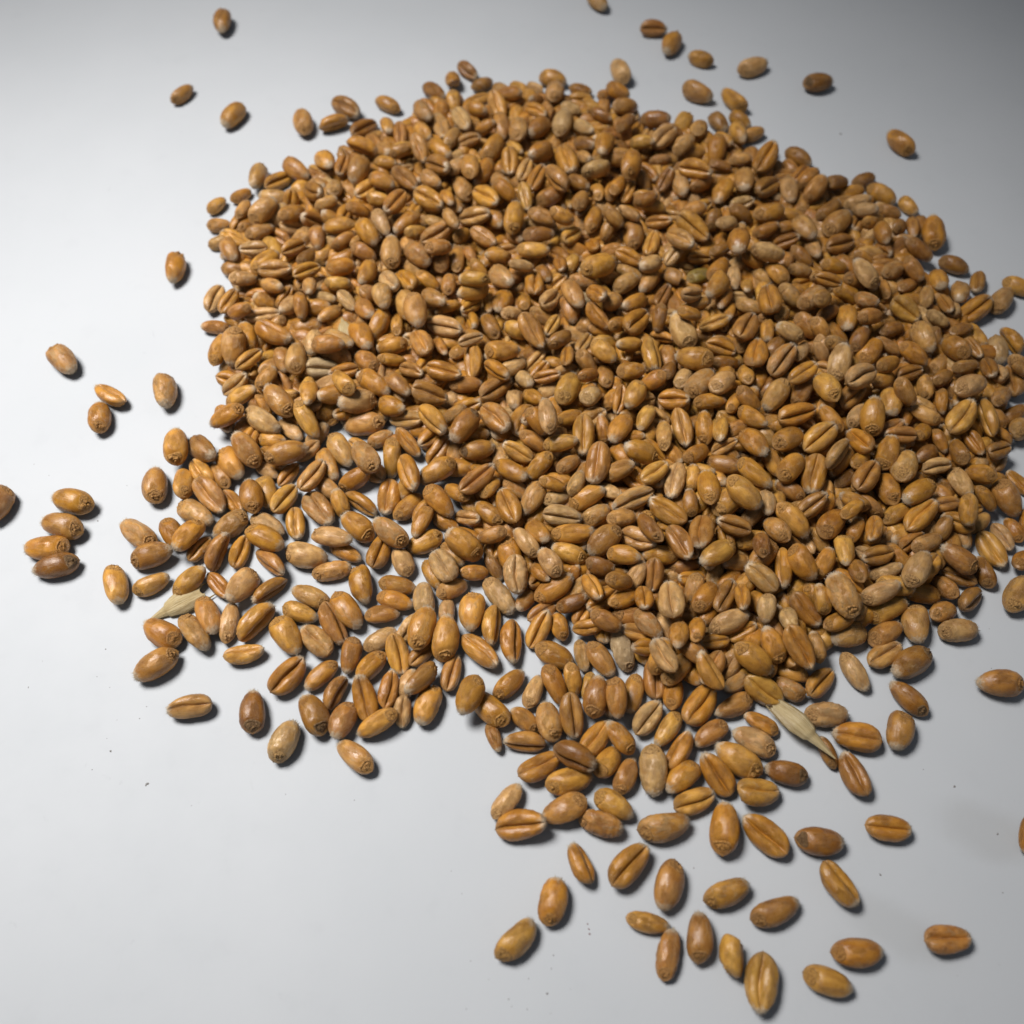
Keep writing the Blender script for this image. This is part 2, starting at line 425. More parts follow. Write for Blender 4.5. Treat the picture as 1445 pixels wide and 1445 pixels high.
# ------------------------------------------------------------------ grains
# x y z (0.001 cm)  qw qx qy qz (0.001)  L W T (0.001 cm)  kind  tone  -- the labelled ones carry their label
LABELLED = """
2097 -5119 173 930 357 16 83 740 399 323 n p|tan wheat grain germ side up, tip left, right scatter below heap|loose wheat grains around the heap
2926 -5159 182 753 -102 -87 645 740 410 348 n g|golden wheat grain germ side up, tip down, right scatter below heap|loose wheat grains around the heap
3493 -5253 178 48 368 921 121 740 409 330 n g|golden wheat grain crease up, tip lower right, right scatter below heap|loose wheat grains around the heap
4228 -5318 169 988 146 -8 -56 676 377 326 n k|brown wheat grain dark germ up, tip left, right scatter below heap|loose wheat grains around the heap
1593 -5659 184 -53 921 386 -22 729 397 368 n g|golden wheat grain crease up, tip lower left, left scatter below heap|loose wheat grains around the heap
2115 -5897 181 -565 141 -197 788 693 410 340 n g|golden wheat grain germ side up, tip up, leftmost, right scatter below heap|loose wheat grains around the heap
2879 -6004 167 884 437 73 148 668 370 322 n g|golden wheat grain germ side up, tip left, leftmost, right scatter below heap|loose wheat grains around the heap
3502 -6225 149 954 252 42 160 710 339 280 n g|golden wheat grain germ side up, tip left, second from left, right scatter below heap|loose wheat grains around the heap
1805 -6361 110 993 57 7 -102 587 253 206 n g|golden wheat grain germ side up, tip left, left scatter below heap|loose wheat grains around the heap
2047 -6765 125 790 -55 -65 607 652 288 233 w p|tan wheat grain germ side up, tip down, leftmost, right scatter below heap|loose wheat grains around the heap
2458 -6561 160 747 33 29 663 647 347 319 n p|tan wheat grain germ side up, tip down, rightmost, right scatter below heap|loose wheat grains around the heap
2902 -6752 170 -430 595 550 -398 601 362 345 b g|golden wheat grain broken end, tip down, right scatter below heap|loose wheat grains around the heap
3217 -7100 185 46 -644 761 -54 740 410 361 n g|golden wheat grain crease up, tip up, right scatter below heap|loose wheat grains around the heap
4079 -7088 146 980 98 -17 -170 644 331 275 n g|golden wheat grain germ side up, tip left, third from left, right scatter below heap|loose wheat grains around the heap
4509 -6734 163 999 47 1 12 689 359 319 n g|golden wheat grain germ side up, tip left, rightmost, right scatter below heap|loose wheat grains around the heap
5725 -6588 165 58 998 28 2 623 370 314 n g|golden wheat grain crease up, tip left, rightmost, right scatter below heap|loose wheat grains around the heap
4410 -5887 172 225 850 -461 -122 675 378 338 n g|golden wheat grain on its side, tip upper left, right scatter below heap|loose wheat grains around the heap
5209 -5144 160 -115 992 -60 7 638 355 310 n g|golden wheat grain crease up, tip left, third from left, right scatter below heap|loose wheat grains around the heap
7137 -5241 164 -595 -178 -66 781 530 293 255 n g|golden wheat grain germ side up, tip up, rightmost, right scatter below heap|loose wheat grains around the heap
122 -5129 214 -180 972 64 137 729 406 359 n g|golden wheat grain crease up, tip left, left scatter below heap|loose wheat grains around the heap
932 -5625 151 -248 490 746 -377 587 342 287 n g|golden wheat grain on its side, tip lower right, left scatter below heap|loose wheat grains around the heap
545 -6111 161 786 112 86 603 632 363 306 n g|golden wheat grain germ side up, tip down, left scatter below heap|loose wheat grains around the heap
42 -6588 164 890 283 108 340 676 380 301 n g|golden wheat grain germ side up, tip lower left, left scatter below heap|loose wheat grains around the heap
3455 -4647 200 85 986 29 -142 642 392 336 n g|golden wheat grain crease up, tip left, second from left, right scatter below heap|loose wheat grains around the heap
2554 -4770 154 -221 960 171 -30 616 353 288 n g|golden wheat grain crease up, tip left, leftmost, right scatter below heap|loose wheat grains around the heap
1425 -4831 155 939 200 -58 -275 617 341 304 n g|golden wheat grain germ side up, tip upper left, left scatter below heap|loose wheat grains around the heap
-75 -4773 126 901 -62 -39 428 605 288 237 t p|tan wheat grain germ side up, tip lower left, left scatter below heap|loose wheat grains around the heap
725 -4882 180 -169 -119 116 971 682 373 311 n p|tan wheat grain germ side up, tip upper right, left scatter below heap|loose wheat grains around the heap
1227 -5087 158 913 374 -96 -133 637 358 299 w p|tan wheat grain germ side up, tip left, left scatter below heap|loose wheat grains around the heap
5704 -2235 150 965 54 11 255 623 332 291 n g|golden wheat grain germ side up, tip lower left, scatter beside front lobe|loose wheat grains around the heap
6208 -2068 177 -652 -129 175 727 665 410 329 n p|tan wheat grain germ side up, tip up, scatter beside front lobe|loose wheat grains around the heap
6824 -2190 162 952 306 6 18 612 353 320 w p|tan wheat grain germ side up, tip left, scatter beside front lobe|loose wheat grains around the heap
5630 -2584 160 77 960 269 25 634 353 314 n p|tan wheat grain crease up, tip lower left, scatter beside front lobe|loose wheat grains around the heap
6022 -2719 182 -252 31 -76 964 740 410 347 n k|brown wheat grain dark germ up, tip upper right, scatter beside front lobe|loose wheat grains around the heap
5864 -3269 139 384 -142 -317 855 672 325 255 n k|brown wheat grain dark germ up, tip lower right, scatter beside front lobe|loose wheat grains around the heap
5623 -3756 177 -571 18 -26 820 609 386 348 n g|golden wheat grain germ side up, tip up, scatter beside front lobe|loose wheat grains around the heap
7262 -3053 180 30 -8 -270 962 707 398 348 n g|golden wheat grain germ side up, tip right, scatter beside front lobe|loose wheat grains around the heap
-7100 1784 171 631 147 173 742 634 382 327 n g|golden wheat grain germ side up, tip down, strays upper left|loose wheat grains around the heap
-8407 50 181 -587 273 -321 691 683 393 358 n g|golden wheat grain germ side up, tip upper right, row of four at far left|loose wheat grains around the heap
-7197 100 187 128 -14 -111 985 740 410 368 n g|golden wheat grain germ side up, tip right, rightmost, row of four at far left|loose wheat grains around the heap
-7270 -375 179 145 -14 -93 985 740 401 345 n g|golden grain germ side up, tip right, second from left, row of four at far left|loose wheat grains around the heap
-7439 -749 175 -35 7 -183 982 716 390 336 n g|golden wheat grain germ side up, tip right, leftmost, row of four at far left|loose wheat grains around the heap
-7222 -1075 167 -138 25 -179 974 724 373 319 n k|brown wheat grain dark germ up, tip right, row of four at far left|loose wheat grains around the heap
-6387 5245 177 668 -263 255 -648 740 393 344 n g|golden wheat grain germ side up, tip up, leftmost, strays upper left|loose wheat grains around the heap
-8030 3038 184 921 14 -6 -389 740 410 356 n p|tan wheat grain germ side up, tip upper left, strays upper left|loose wheat grains around the heap
-7016 2272 163 -78 272 922 -265 676 363 315 n g|golden wheat grain on its side, tip lower right, strays upper left|loose wheat grains around the heap
-6082 2362 187 707 -339 268 -560 740 410 369 w p|tan wheat grain germ side up, tip up, strays upper left|loose wheat grains around the heap
-7056 10240 135 752 482 242 379 626 304 256 n g|golden wheat grain germ side up, tip lower left, strays upper left|loose wheat grains around the heap
-6507 12663 183 727 58 -55 -682 740 393 366 n g|golden wheat grain germ side up, tip up, rightmost, strays upper left|loose wheat grains around the heap
-5844 9533 177 -508 142 -229 818 740 397 340 n g|golden wheat grain germ side up, tip upper right, strays upper left|loose wheat grains around the heap
-4374 9303 185 628 -9 -11 778 740 406 365 w p|tan wheat grain germ side up, tip down, strays upper left|loose wheat grains around the heap
1960 13474 160 820 243 -147 -497 715 360 306 w p|tan wheat grain germ side up, tip upper left, leftmost, strays above right|loose wheat grains around the heap
3170 12409 166 -465 884 -37 19 602 359 329 n g|golden wheat grain crease up, tip left, strays above right|loose wheat grains around the heap
3557 11892 178 -518 81 -132 841 740 404 336 n g|golden wheat grain germ side up, tip upper right, strays above right|loose wheat grains around the heap
4144 11397 148 167 -127 -591 779 588 340 277 n g|golden wheat grain germ side up, tip right, strays above right|loose wheat grains around the heap
5241 11106 169 885 421 85 178 739 383 319 w p|tan wheat grain germ side up, tip left, strays above right|loose wheat grains around the heap
3960 10272 181 825 480 -149 -257 728 408 343 n p|tan wheat grain germ side up, tip upper left, rightmost, strays above right|loose wheat grains around the heap
4722 10018 166 333 -294 -594 671 740 383 305 n g|golden wheat grain germ side up, tip lower right, leftmost, strays above right|loose wheat grains around the heap
6581 10579 176 972 226 16 69 661 393 339 n k|brown wheat grain dark germ up, tip left, strays above right|loose wheat grains around the heap
2344 10927 178 539 -203 -288 765 740 410 332 w p|tan wheat grain germ side up, tip lower right, strays above right|loose wheat grains around the heap
8003 8681 182 367 -290 -548 693 740 410 346 n g|golden wheat grain germ side up, tip lower right, rightmost, strays above right|loose wheat grains around the heap
3247 -4194 188 288 -58 -235 926 740 409 374 n g|golden wheat grain germ side up, tip lower right, fourth from left, heap's front lobe|wheat grains on the heap
2001 -4338 180 -685 -165 104 702 740 402 337 w p|tan wheat grain germ side up, tip up, rightmost, heap's front lobe|wheat grains on the heap
4987 -3872 177 5 89 995 51 708 410 324 n g|golden wheat grain crease up, tip right, rightmost, heap's front lobe|wheat grains on the heap
4965 -1857 720 571 -29 -162 804 740 410 348 w p|tan wheat grain germ side up, tip lower right, leftmost, heap's lower right|wheat grains on the heap
2897 -4419 219 -83 469 846 242 710 378 333 n g|golden wheat grain crease up, tip lower right, heap's front lobe|wheat grains on the heap
-5336 -2748 175 -302 75 -230 922 726 389 341 n g|golden wheat grain germ side up, tip upper right, leftmost, heap's left fringe|wheat grains on the heap
2758 -3374 177 -37 889 454 -55 738 410 328 n g|golden wheat grain crease up, tip lower left, third from left, heap's front lobe|wheat grains on the heap
-3357 -2914 183 -145 891 429 -34 691 410 351 n g|golden wheat grain crease up, tip lower left, leftmost, heap's lower left fringe|wheat grains on the heap
4879 -4397 173 15 569 822 22 672 364 357 n k|brown wheat grain crease up, tip lower right, heap's front lobe|wheat grains on the heap
-1023 -2353 268 715 204 53 666 740 410 343 n g|golden wheat grain germ side up, tip down, rightmost, heap's lower left fringe|wheat grains on the heap
886 -4205 389 -557 787 -161 210 667 405 360 n k|brown wheat grain on its side, tip upper left, heap's front lobe|wheat grains on the heap
4223 -2652 652 -252 817 -512 -87 720 366 340 n g|golden wheat grain crease up, tip upper left, rightmost, heap's front lobe|wheat grains on the heap
-2908 -3533 179 498 113 190 839 686 410 335 n k|brown wheat grain dark germ up, tip lower right, heap's lower left fringe|wheat grains on the heap
-3280 -3923 172 775 289 196 527 653 385 331 w p|tan wheat grain germ side up, tip lower left, leftmost, heap's lower left fringe|wheat grains on the heap
-3441 -2277 182 886 31 -7 -463 720 410 349 n g|golden wheat grain germ side up, tip upper left, leftmost, heap's lower left fringe|wheat grains on the heap
3720 -3160 224 -244 919 -291 -101 678 393 346 n g|golden wheat grain crease up, tip upper left, leftmost, heap's front lobe|wheat grains on the heap
-1358 -2218 334 783 110 88 606 726 403 357 n g|golden wheat grain germ side up, tip down, leftmost, heap's lower left fringe|wheat grains on the heap
-3800 -3472 160 661 8 9 750 674 379 286 n k|brown wheat grain dark germ up, tip down, heap's lower left fringe|wheat grains on the heap
3546 -2790 531 935 145 103 -307 675 372 333 n g|golden wheat grain germ side up, tip upper left, rightmost, heap's front lobe|wheat grains on the heap
-3937 -2052 175 -562 703 338 -274 740 392 339 n g|golden wheat grain on its side, tip lower left, leftmost, heap's lower left fringe|wheat grains on the heap
807 -4486 172 937 312 105 118 698 367 321 n g|golden wheat grain germ side up, tip left, heap's front lobe|wheat grains on the heap
875 -3548 219 -36 743 -638 -198 669 357 317 n g|golden wheat grain crease up, tip up, heap's front lobe|wheat grains on the heap
-5728 -919 191 943 295 -27 154 691 401 357 n g|golden wheat grain germ side up, tip left, heap's left fringe|wheat grains on the heap
-3277 -882 185 945 311 -33 -100 706 410 357 n p|tan wheat grain germ side up, tip left, leftmost, heap's lower left|wheat grains on the heap
-5343 -2217 170 261 3 8 965 696 385 324 n g|golden wheat grain germ side up, tip lower right, heap's left fringe|wheat grains on the heap
3627 -176 937 891 213 15 -401 690 381 346 n g|golden wheat grain germ side up, tip upper left, third from left, heap's central right centre|wheat grains on the heap
-2174 -3278 201 -83 601 775 179 702 359 292 n g|golden wheat grain crease up, tip down, leftmost, heap's lower left fringe|wheat grains on the heap
-615 -3294 391 -547 42 -182 816 625 372 314 n g|golden wheat grain germ side up, tip upper right, rightmost, heap's lower left fringe|wheat grains on the heap
389 -4280 157 119 960 252 -11 675 352 294 n g|golden wheat grain crease up, tip lower left, leftmost, heap's front lobe|wheat grains on the heap
3498 -3928 156 252 -30 -114 961 659 359 290 n p|tan wheat grain germ side up, tip lower right, leftmost, heap's front lobe|wheat grains on the heap
-4736 -3407 159 -9 -82 991 104 658 346 315 n p|tan wheat grain crease up, tip right, heap's left fringe|wheat grains on the heap
4603 -3526 161 984 179 0 0 641 355 312 w p|tan wheat grain germ side up, tip left, heap's front lobe|wheat grains on the heap
6187 -1394 675 885 8 -93 457 660 378 307 n p|tan wheat grain germ side up, tip lower left, second from left, heap's lower right|wheat grains on the heap
-4212 -1442 207 -451 272 -180 830 698 405 335 w p|tan wheat grain germ side up, tip upper right, rightmost, heap's lower left|wheat grains on the heap
-755 -816 393 323 64 -226 917 684 393 345 n g|golden wheat grain germ side up, tip lower right, heap's lower middle|wheat grains on the heap
3912 -4369 146 114 -15 -128 985 622 333 274 n k|brown wheat grain dark germ up, tip right, heap's front lobe|wheat grains on the heap
-4958 158 267 -220 887 -405 -26 740 404 311 n p|tan wheat grain crease up, tip upper left, heap's left fringe|wheat grains on the heap
-2253 -4144 146 328 -71 -95 937 677 331 273 n p|tan wheat grain germ side up, tip lower right, rightmost, heap's lower left fringe|wheat grains on the heap
-6218 -1397 164 786 -223 157 -555 733 380 300 n g|golden wheat grain germ side up, tip up, heap's left fringe|wheat grains on the heap
7547 1528 551 -52 893 434 102 740 407 327 n g|golden wheat grain crease up, tip lower left, rightmost, heap's central right|wheat grains on the heap
4461 -1270 673 746 407 -170 -499 622 402 338 n g|golden wheat grain germ side up, tip upper left, leftmost, heap's lower right|wheat grains on the heap
-500 -2524 155 115 922 -369 -27 740 347 297 n g|golden wheat grain crease up, tip upper left, heap's lower left fringe|wheat grains on the heap
2433 -4447 165 -339 41 81 937 640 357 302 n g|golden wheat grain germ side up, tip upper right, second from left, heap's front lobe|wheat grains on the heap
-2736 -2091 223 290 803 -397 -337 728 370 320 n g|golden wheat grain on its side, tip upper left, heap's lower left fringe|wheat grains on the heap
2386 -1940 727 184 683 706 -10 703 398 336 w p|tan wheat grain crease up, tip down, heap's lower right centre|wheat grains on the heap
8066 76 320 766 320 -32 -557 655 381 362 n g|golden wheat grain germ side up, tip upper left, rightmost, heap's central right|wheat grains on the heap
1233 -3302 321 758 -51 -161 630 643 362 333 n g|golden wheat grain germ side up, tip down, leftmost, heap's front lobe|wheat grains on the heap
-598 -1878 185 -667 -35 89 739 674 404 367 n g|golden wheat grain germ side up, tip up, rightmost, heap's lower left fringe|wheat grains on the heap
5086 1068 597 -155 928 328 89 694 405 360 n g|golden wheat grain crease up, tip lower left, second from left, heap's central right|wheat grains on the heap
-3932 -674 349 961 -144 74 -225 692 391 362 n g|golden wheat grain germ side up, tip upper left, leftmost, heap's lower left|wheat grains on the heap
547 -3626 177 638 102 230 727 645 383 310 w p|tan wheat grain germ side up, tip down, second from left, heap's front lobe|wheat grains on the heap
6994 -1077 414 320 76 -104 938 653 373 301 n g|golden wheat grain germ side up, tip lower right, leftmost, heap's lower right|wheat grains on the heap
5 -2368 169 317 643 -625 -308 717 370 334 n g|golden wheat grain on its side, tip up, heap's front lobe|wheat grains on the heap
5985 1393 763 753 53 -197 626 688 393 354 n g|golden wheat grain germ side up, tip down, leftmost, heap's central right|wheat grains on the heap
1385 555 639 192 -608 765 -86 740 390 340 n g|golden wheat grain crease up, tip up, rightmost, heap's central middle|wheat grains on the heap
4923 421 504 69 -605 793 -13 740 410 342 n g|golden wheat grain crease up, tip up, heap's central right|wheat grains on the heap
7669 -776 154 -174 818 -541 86 675 361 281 n g|golden wheat grain crease up, tip upper left, heap's lower right|wheat grains on the heap
-1237 -3364 159 -576 -28 61 815 646 349 311 n g|golden wheat grain germ side up, tip upper right, sixth from left, heap's lower left fringe|wheat grains on the heap
-2554 -1840 171 887 -38 25 -460 740 388 325 n g|golden wheat grain germ side up, tip upper left, rightmost, heap's lower left fringe|wheat grains on the heap
2469 -337 640 -22 303 948 101 684 367 333 n g|golden wheat grain crease up, tip lower right, heap's central right centre|wheat grains on the heap
1985 -3573 159 -124 893 432 -29 621 346 314 n p|tan wheat grain crease up, tip lower left, heap's front lobe|wheat grains on the heap
-3746 888 401 895 419 82 130 725 375 318 n g|golden wheat grain germ side up, tip left, second from left, heap's central left|wheat grains on the heap
-3154 -42 177 -19 898 -439 24 740 403 332 w p|tan wheat grain crease up, tip upper left, heap's central left|wheat grains on the heap
-2454 -3602 172 -568 143 -43 810 619 366 298 n g|golden wheat grain germ side up, tip upper right, second from left, heap's lower left fringe|wheat grains on the heap
-4432 977 375 450 29 -191 872 732 383 340 w p|tan wheat grain germ side up, tip lower right, leftmost, heap's central left|wheat grains on the heap
-4856 -2212 160 883 -198 97 -415 740 347 318 t p|tan wheat grain germ side up, tip upper left, leftmost, heap's left fringe|wheat grains on the heap
-2978 -2363 163 29 376 925 46 656 369 311 w p|tan wheat grain crease up, tip lower right, heap's lower left fringe|wheat grains on the heap
-317 -3430 170 336 -140 -211 907 713 368 314 n g|golden wheat grain germ side up, tip lower right, leftmost, heap's front lobe|wheat grains on the heap
-5598 1039 387 655 90 -57 748 672 410 343 n g|golden wheat grain germ side up, tip down, second from left, heap's left fringe|wheat grains on the heap
-5894 416 182 641 56 66 762 701 407 350 n g|golden wheat grain germ side up, tip down, leftmost, heap's left fringe|wheat grains on the heap
-2530 1612 203 -30 -106 -311 944 740 410 350 n p|tan wheat grain germ side up, tip right, rightmost, heap's central left|wheat grains on the heap
1455 -829 541 -351 -41 -259 899 638 395 318 n g|golden wheat grain germ side up, tip upper right, rightmost, heap's lower middle|wheat grains on the heap
6530 -331 453 57 926 366 77 740 357 299 n g|golden wheat grain crease up, tip lower left, fifth from left, heap's central right|wheat grains on the heap
-1931 -578 383 316 -6 -236 919 685 361 316 n p|tan wheat grain germ side up, tip lower right, heap's lower left|wheat grains on the heap
68 -1361 438 -63 730 -665 -144 629 369 336 w p|tan wheat grain crease up, tip up, heap's lower middle|wheat grains on the heap
-2338 -1403 176 742 258 -202 -584 684 384 348 n g|golden wheat grain germ side up, tip up, heap's lower left|wheat grains on the heap
-4689 -1930 172 816 -233 71 -524 736 366 313 n p|tan wheat grain germ side up, tip up, heap's left fringe|wheat grains on the heap
2407 -4057 156 406 776 415 247 650 355 295 n g|golden wheat grain on its side, tip lower left, heap's front lobe|wheat grains on the heap
642 -1536 320 923 253 -80 277 700 351 290 n g|golden wheat grain germ side up, tip lower left, leftmost, heap's lower middle|wheat grains on the heap
2874 -3033 673 -306 390 853 -165 630 338 293 n g|golden wheat grain on its side, tip lower right, heap's front lobe|wheat grains on the heap
-2491 -390 185 331 15 -197 923 657 390 338 n g|golden wheat grain germ side up, tip lower right, heap's lower left|wheat grains on the heap
637 -2601 176 962 146 76 -218 631 365 301 n g|golden wheat grain germ side up, tip upper left, leftmost, heap's front lobe|wheat grains on the heap
3262 -2187 481 961 186 -93 182 635 330 290 n p|tan wheat grain germ side up, tip lower left, rightmost, heap's lower right centre|wheat grains on the heap
-568 308 556 -54 932 359 11 734 351 304 n g|golden wheat grain crease up, tip lower left, rightmost, heap's central middle|wheat grains on the heap
3155 2713 636 119 -173 -308 928 690 410 353 n g|golden wheat grain germ side up, tip right, rightmost, heap's upper right centre|wheat grains on the heap
-6011 -507 178 308 96 163 932 717 402 338 n p|tan wheat grain germ side up, tip lower right, heap's left fringe|wheat grains on the heap
4403 -516 632 861 267 3 -433 698 344 287 n g|golden wheat grain germ side up, tip upper left, leftmost, heap's central right|wheat grains on the heap
-3960 1898 507 413 64 -61 906 740 395 335 n g|golden wheat grain germ side up, tip lower right, rightmost, heap's central left|wheat grains on the heap
4758 1534 627 -386 902 154 -116 738 387 331 n g|golden wheat grain crease up, tip left, heap's central right|wheat grains on the heap
-1729 -2581 186 19 795 -566 -218 650 333 299 n g|golden wheat grain crease up, tip up, heap's lower left fringe|wheat grains on the heap
5141 -2835 136 828 122 -80 -541 664 303 260 w p|tan wheat grain germ side up, tip upper left, rightmost, heap's front lobe|wheat grains on the heap
-1961 -3665 215 -270 -58 -238 931 661 295 271 n g|golden wheat grain germ side up, tip upper right, fourth from left, heap's lower left fringe|wheat grains on the heap
-4878 3060 524 688 72 270 -670 723 410 348 w p|tan wheat grain germ side up, tip up, leftmost, heap's upper left|wheat grains on the heap
1521 -3349 420 -677 -240 110 687 613 316 305 n g|golden wheat grain germ side up, tip up, third from left, heap's front lobe|wheat grains on the heap
5623 -1699 512 925 299 -118 202 631 330 269 n p|tan wheat grain germ side up, tip lower left, leftmost, heap's lower right|wheat grains on the heap
-203 -1591 147 884 128 -56 -446 728 329 284 w p|tan wheat grain germ side up, tip upper left, rightmost, heap's lower middle|wheat grains on the heap
-1343 -3017 318 -280 338 -471 765 670 352 297 n g|golden wheat grain germ side up, tip upper right, fifth from left, heap's lower left fringe|wheat grains on the heap
-42 -132 420 131 571 810 34 740 384 349 n g|golden wheat grain crease up, tip lower right, leftmost, heap's central middle|wheat grains on the heap
-2615 1861 514 -95 223 -365 899 689 410 330 w p|tan wheat grain germ side up, tip right, leftmost, heap's central left|wheat grains on the heap
4462 -1956 430 -116 887 -440 -79 624 332 298 n k|brown wheat grain crease up, tip upper left, heap's lower right|wheat grains on the heap
-784 1319 604 -459 128 -231 848 725 379 329 n k|brown wheat grain dark germ up, tip upper right, heap's central middle|wheat grains on the heap
5652 2635 609 802 41 -192 565 727 386 278 w p|tan wheat grain germ side up, tip down, leftmost, heap's upper right|wheat grains on the heap
1927 -101 596 -91 -214 876 421 740 349 291 n p|tan wheat grain crease up, tip upper right, heap's central right centre|wheat grains on the heap
5723 311 613 -6 893 449 -41 699 384 352 n g|golden wheat grain crease up, tip lower left, fourth from left, heap's central right|wheat grains on the heap
188 -3928 147 -24 38 835 549 612 317 288 n g|golden wheat grain on its side, tip right, heap's front lobe|wheat grains on the heap
2945 -758 693 -12 -638 742 -204 703 394 352 n g|golden wheat grain crease up, tip up, third from left, heap's lower right centre|wheat grains on the heap
3161 -1137 716 -285 76 -78 952 684 337 314 n g|golden wheat grain germ side up, tip upper right, heap's lower right centre|wheat grains on the heap
1673 -2530 188 573 181 -51 798 665 325 274 w w|cream wheat grain germ side up, tip down, heap's front lobe|wheat grains on the heap
-5066 -1363 171 912 117 -79 386 649 331 295 n g|golden wheat grain germ side up, tip lower left, rightmost, heap's left fringe|wheat grains on the heap
3810 -1507 610 -10 362 901 238 601 335 293 n p|tan wheat grain crease up, tip lower right, heap's lower right centre|wheat grains on the heap
-280 1506 544 -146 875 -418 196 740 410 356 w p|tan wheat grain crease up, tip upper left, heap's central middle|wheat grains on the heap
2603 -899 621 -175 826 -515 148 654 355 293 n g|golden wheat grain crease up, tip upper left, heap's lower right centre|wheat grains on the heap
3881 -2554 475 564 110 -117 810 581 335 298 n g|golden wheat grain germ side up, tip down, rightmost, heap's front lobe|wheat grains on the heap
1344 -2635 147 871 -97 95 -472 632 336 276 w p|tan wheat grain germ side up, tip upper left, leftmost, heap's front lobe|wheat grains on the heap
4674 2682 614 -270 859 436 -10 724 384 328 n p|tan wheat grain crease up, tip lower left, rightmost, heap's upper right centre|wheat grains on the heap
7875 -1580 187 887 -17 -9 462 715 410 366 n p|tan wheat grain germ side up, tip lower left, rightmost, heap's lower right|wheat grains on the heap
-4676 -850 200 627 -539 -499 260 661 366 305 n g|golden wheat grain on its side, tip lower left, heap's left fringe|wheat grains on the heap
-1072 -1159 309 171 493 853 30 687 379 326 w p|tan wheat grain crease up, tip lower right, heap's lower middle|wheat grains on the heap
629 -3068 163 833 0 130 -538 661 318 280 n g|golden wheat grain germ side up, tip upper left, second from left, heap's front lobe|wheat grains on the heap
-1187 -4 364 886 207 11 -416 666 352 291 n g|golden wheat grain germ side up, tip upper left, leftmost, heap's central middle|wheat grains on the heap
2892 -3806 137 -286 -10 -71 955 590 306 266 n g|golden wheat grain germ side up, tip upper right, third from left, heap's front lobe|wheat grains on the heap
-5155 -608 319 -472 5 53 880 637 358 298 n g|golden wheat grain germ side up, tip upper right, rightmost, heap's left fringe|wheat grains on the heap
-4236 3409 478 205 944 -248 -69 740 410 378 n g|golden wheat grain on its side, tip upper left, heap's upper left|wheat grains on the heap
1193 1155 573 121 -686 718 14 740 369 316 n g|golden wheat grain crease up, tip up, leftmost, heap's central middle|wheat grains on the heap
1610 -4414 133 846 15 7 533 583 301 253 n g|golden wheat grain germ side up, tip lower left, rightmost, heap's front lobe|wheat grains on the heap
-1223 590 323 -279 -8 -268 922 679 351 298 n g|golden wheat grain germ side up, tip upper right, second from left, heap's central middle|wheat grains on the heap
1561 -3913 308 433 102 -46 895 568 303 289 n g|golden wheat grain germ side up, tip lower right, third from left, heap's front lobe|wheat grains on the heap
-1401 1994 580 -227 949 -90 -200 654 384 309 n g|golden wheat grain crease up, tip left, second from left, heap's upper middle|wheat grains on the heap
406 -2186 203 -172 833 508 135 641 318 307 n g|golden wheat grain crease up, tip lower left, leftmost, heap's lower middle|wheat grains on the heap
8112 6043 279 709 -14 -250 659 740 410 357 n g|golden wheat grain germ side up, tip down, rightmost, heap's upper right|wheat grains on the heap
3027 3401 563 548 5 -231 804 730 410 349 n p|tan wheat grain germ side up, tip lower right, heap's upper right centre|wheat grains on the heap
-2406 765 511 349 -276 -309 840 740 410 325 w p|tan wheat grain germ side up, tip lower right, rightmost, heap's central left|wheat grains on the heap
-2048 191 170 64 -679 731 -20 657 388 320 n g|golden wheat grain crease up, tip up, rightmost, heap's central left|wheat grains on the heap
3277 -3365 131 -227 56 -101 967 646 298 248 n g|golden wheat grain germ side up, tip upper right, rightmost, heap's front lobe|wheat grains on the heap
-2870 -648 323 984 -50 -98 -142 728 331 289 w p|tan wheat grain germ side up, tip left, second from left, heap's lower left|wheat grains on the heap
-1703 3757 699 762 130 -42 -633 740 410 362 n p|tan wheat grain germ side up, tip up, rightmost, heap's upper middle|wheat grains on the heap
-4562 -342 174 -360 26 -263 895 640 379 314 w p|tan wheat grain germ side up, tip upper right, leftmost, heap's lower left|wheat grains on the heap
6549 54 557 -284 2 -42 958 659 354 332 n g|golden wheat grain germ side up, tip upper right, heap's central right|wheat grains on the heap
2269 -3728 129 -447 77 -115 884 653 289 249 n g|golden wheat grain germ side up, tip upper right, leftmost, heap's front lobe|wheat grains on the heap
354 3287 681 -72 861 -484 -141 740 366 294 n g|golden wheat grain crease up, tip upper left, leftmost, heap's upper middle|wheat grains on the heap
-4251 1618 322 864 412 -85 -277 740 362 312 w p|tan wheat grain germ side up, tip upper left, leftmost, heap's central left|wheat grains on the heap
4525 479 607 890 242 154 353 662 394 324 n g|golden wheat grain germ side up, tip lower left, second from left, heap's central right|wheat grains on the heap
6398 527 575 803 -227 -48 548 690 404 351 w p|tan wheat grain germ side up, tip down, heap's central right|wheat grains on the heap
4588 -3043 183 -81 907 362 -198 689 328 289 n g|golden wheat grain crease up, tip lower left, rightmost, heap's front lobe|wheat grains on the heap
-4059 -2555 147 234 968 91 22 617 317 292 n g|golden wheat grain on its side, tip left, heap's lower left fringe|wheat grains on the heap
-1688 492 436 -389 720 -463 340 740 410 333 n g|golden wheat grain on its side, tip up, heap's central middle|wheat grains on the heap
955 -657 480 974 221 -51 12 685 304 256 n g|golden wheat grain germ side up, tip left, rightmost, heap's lower middle|wheat grains on the heap
5852 2119 873 -238 925 249 -161 677 410 363 w p|tan wheat grain crease up, tip lower left, heap's upper right|wheat grains on the heap
1568 4756 732 884 397 182 167 729 410 331 n g|golden wheat grain germ side up, tip left, eighth from left, heap's upper middle|wheat grains on the heap
4544 2079 423 -457 -31 -222 861 694 369 309 w p|tan wheat grain germ side up, tip upper right, rightmost, heap's upper right centre|wheat grains on the heap
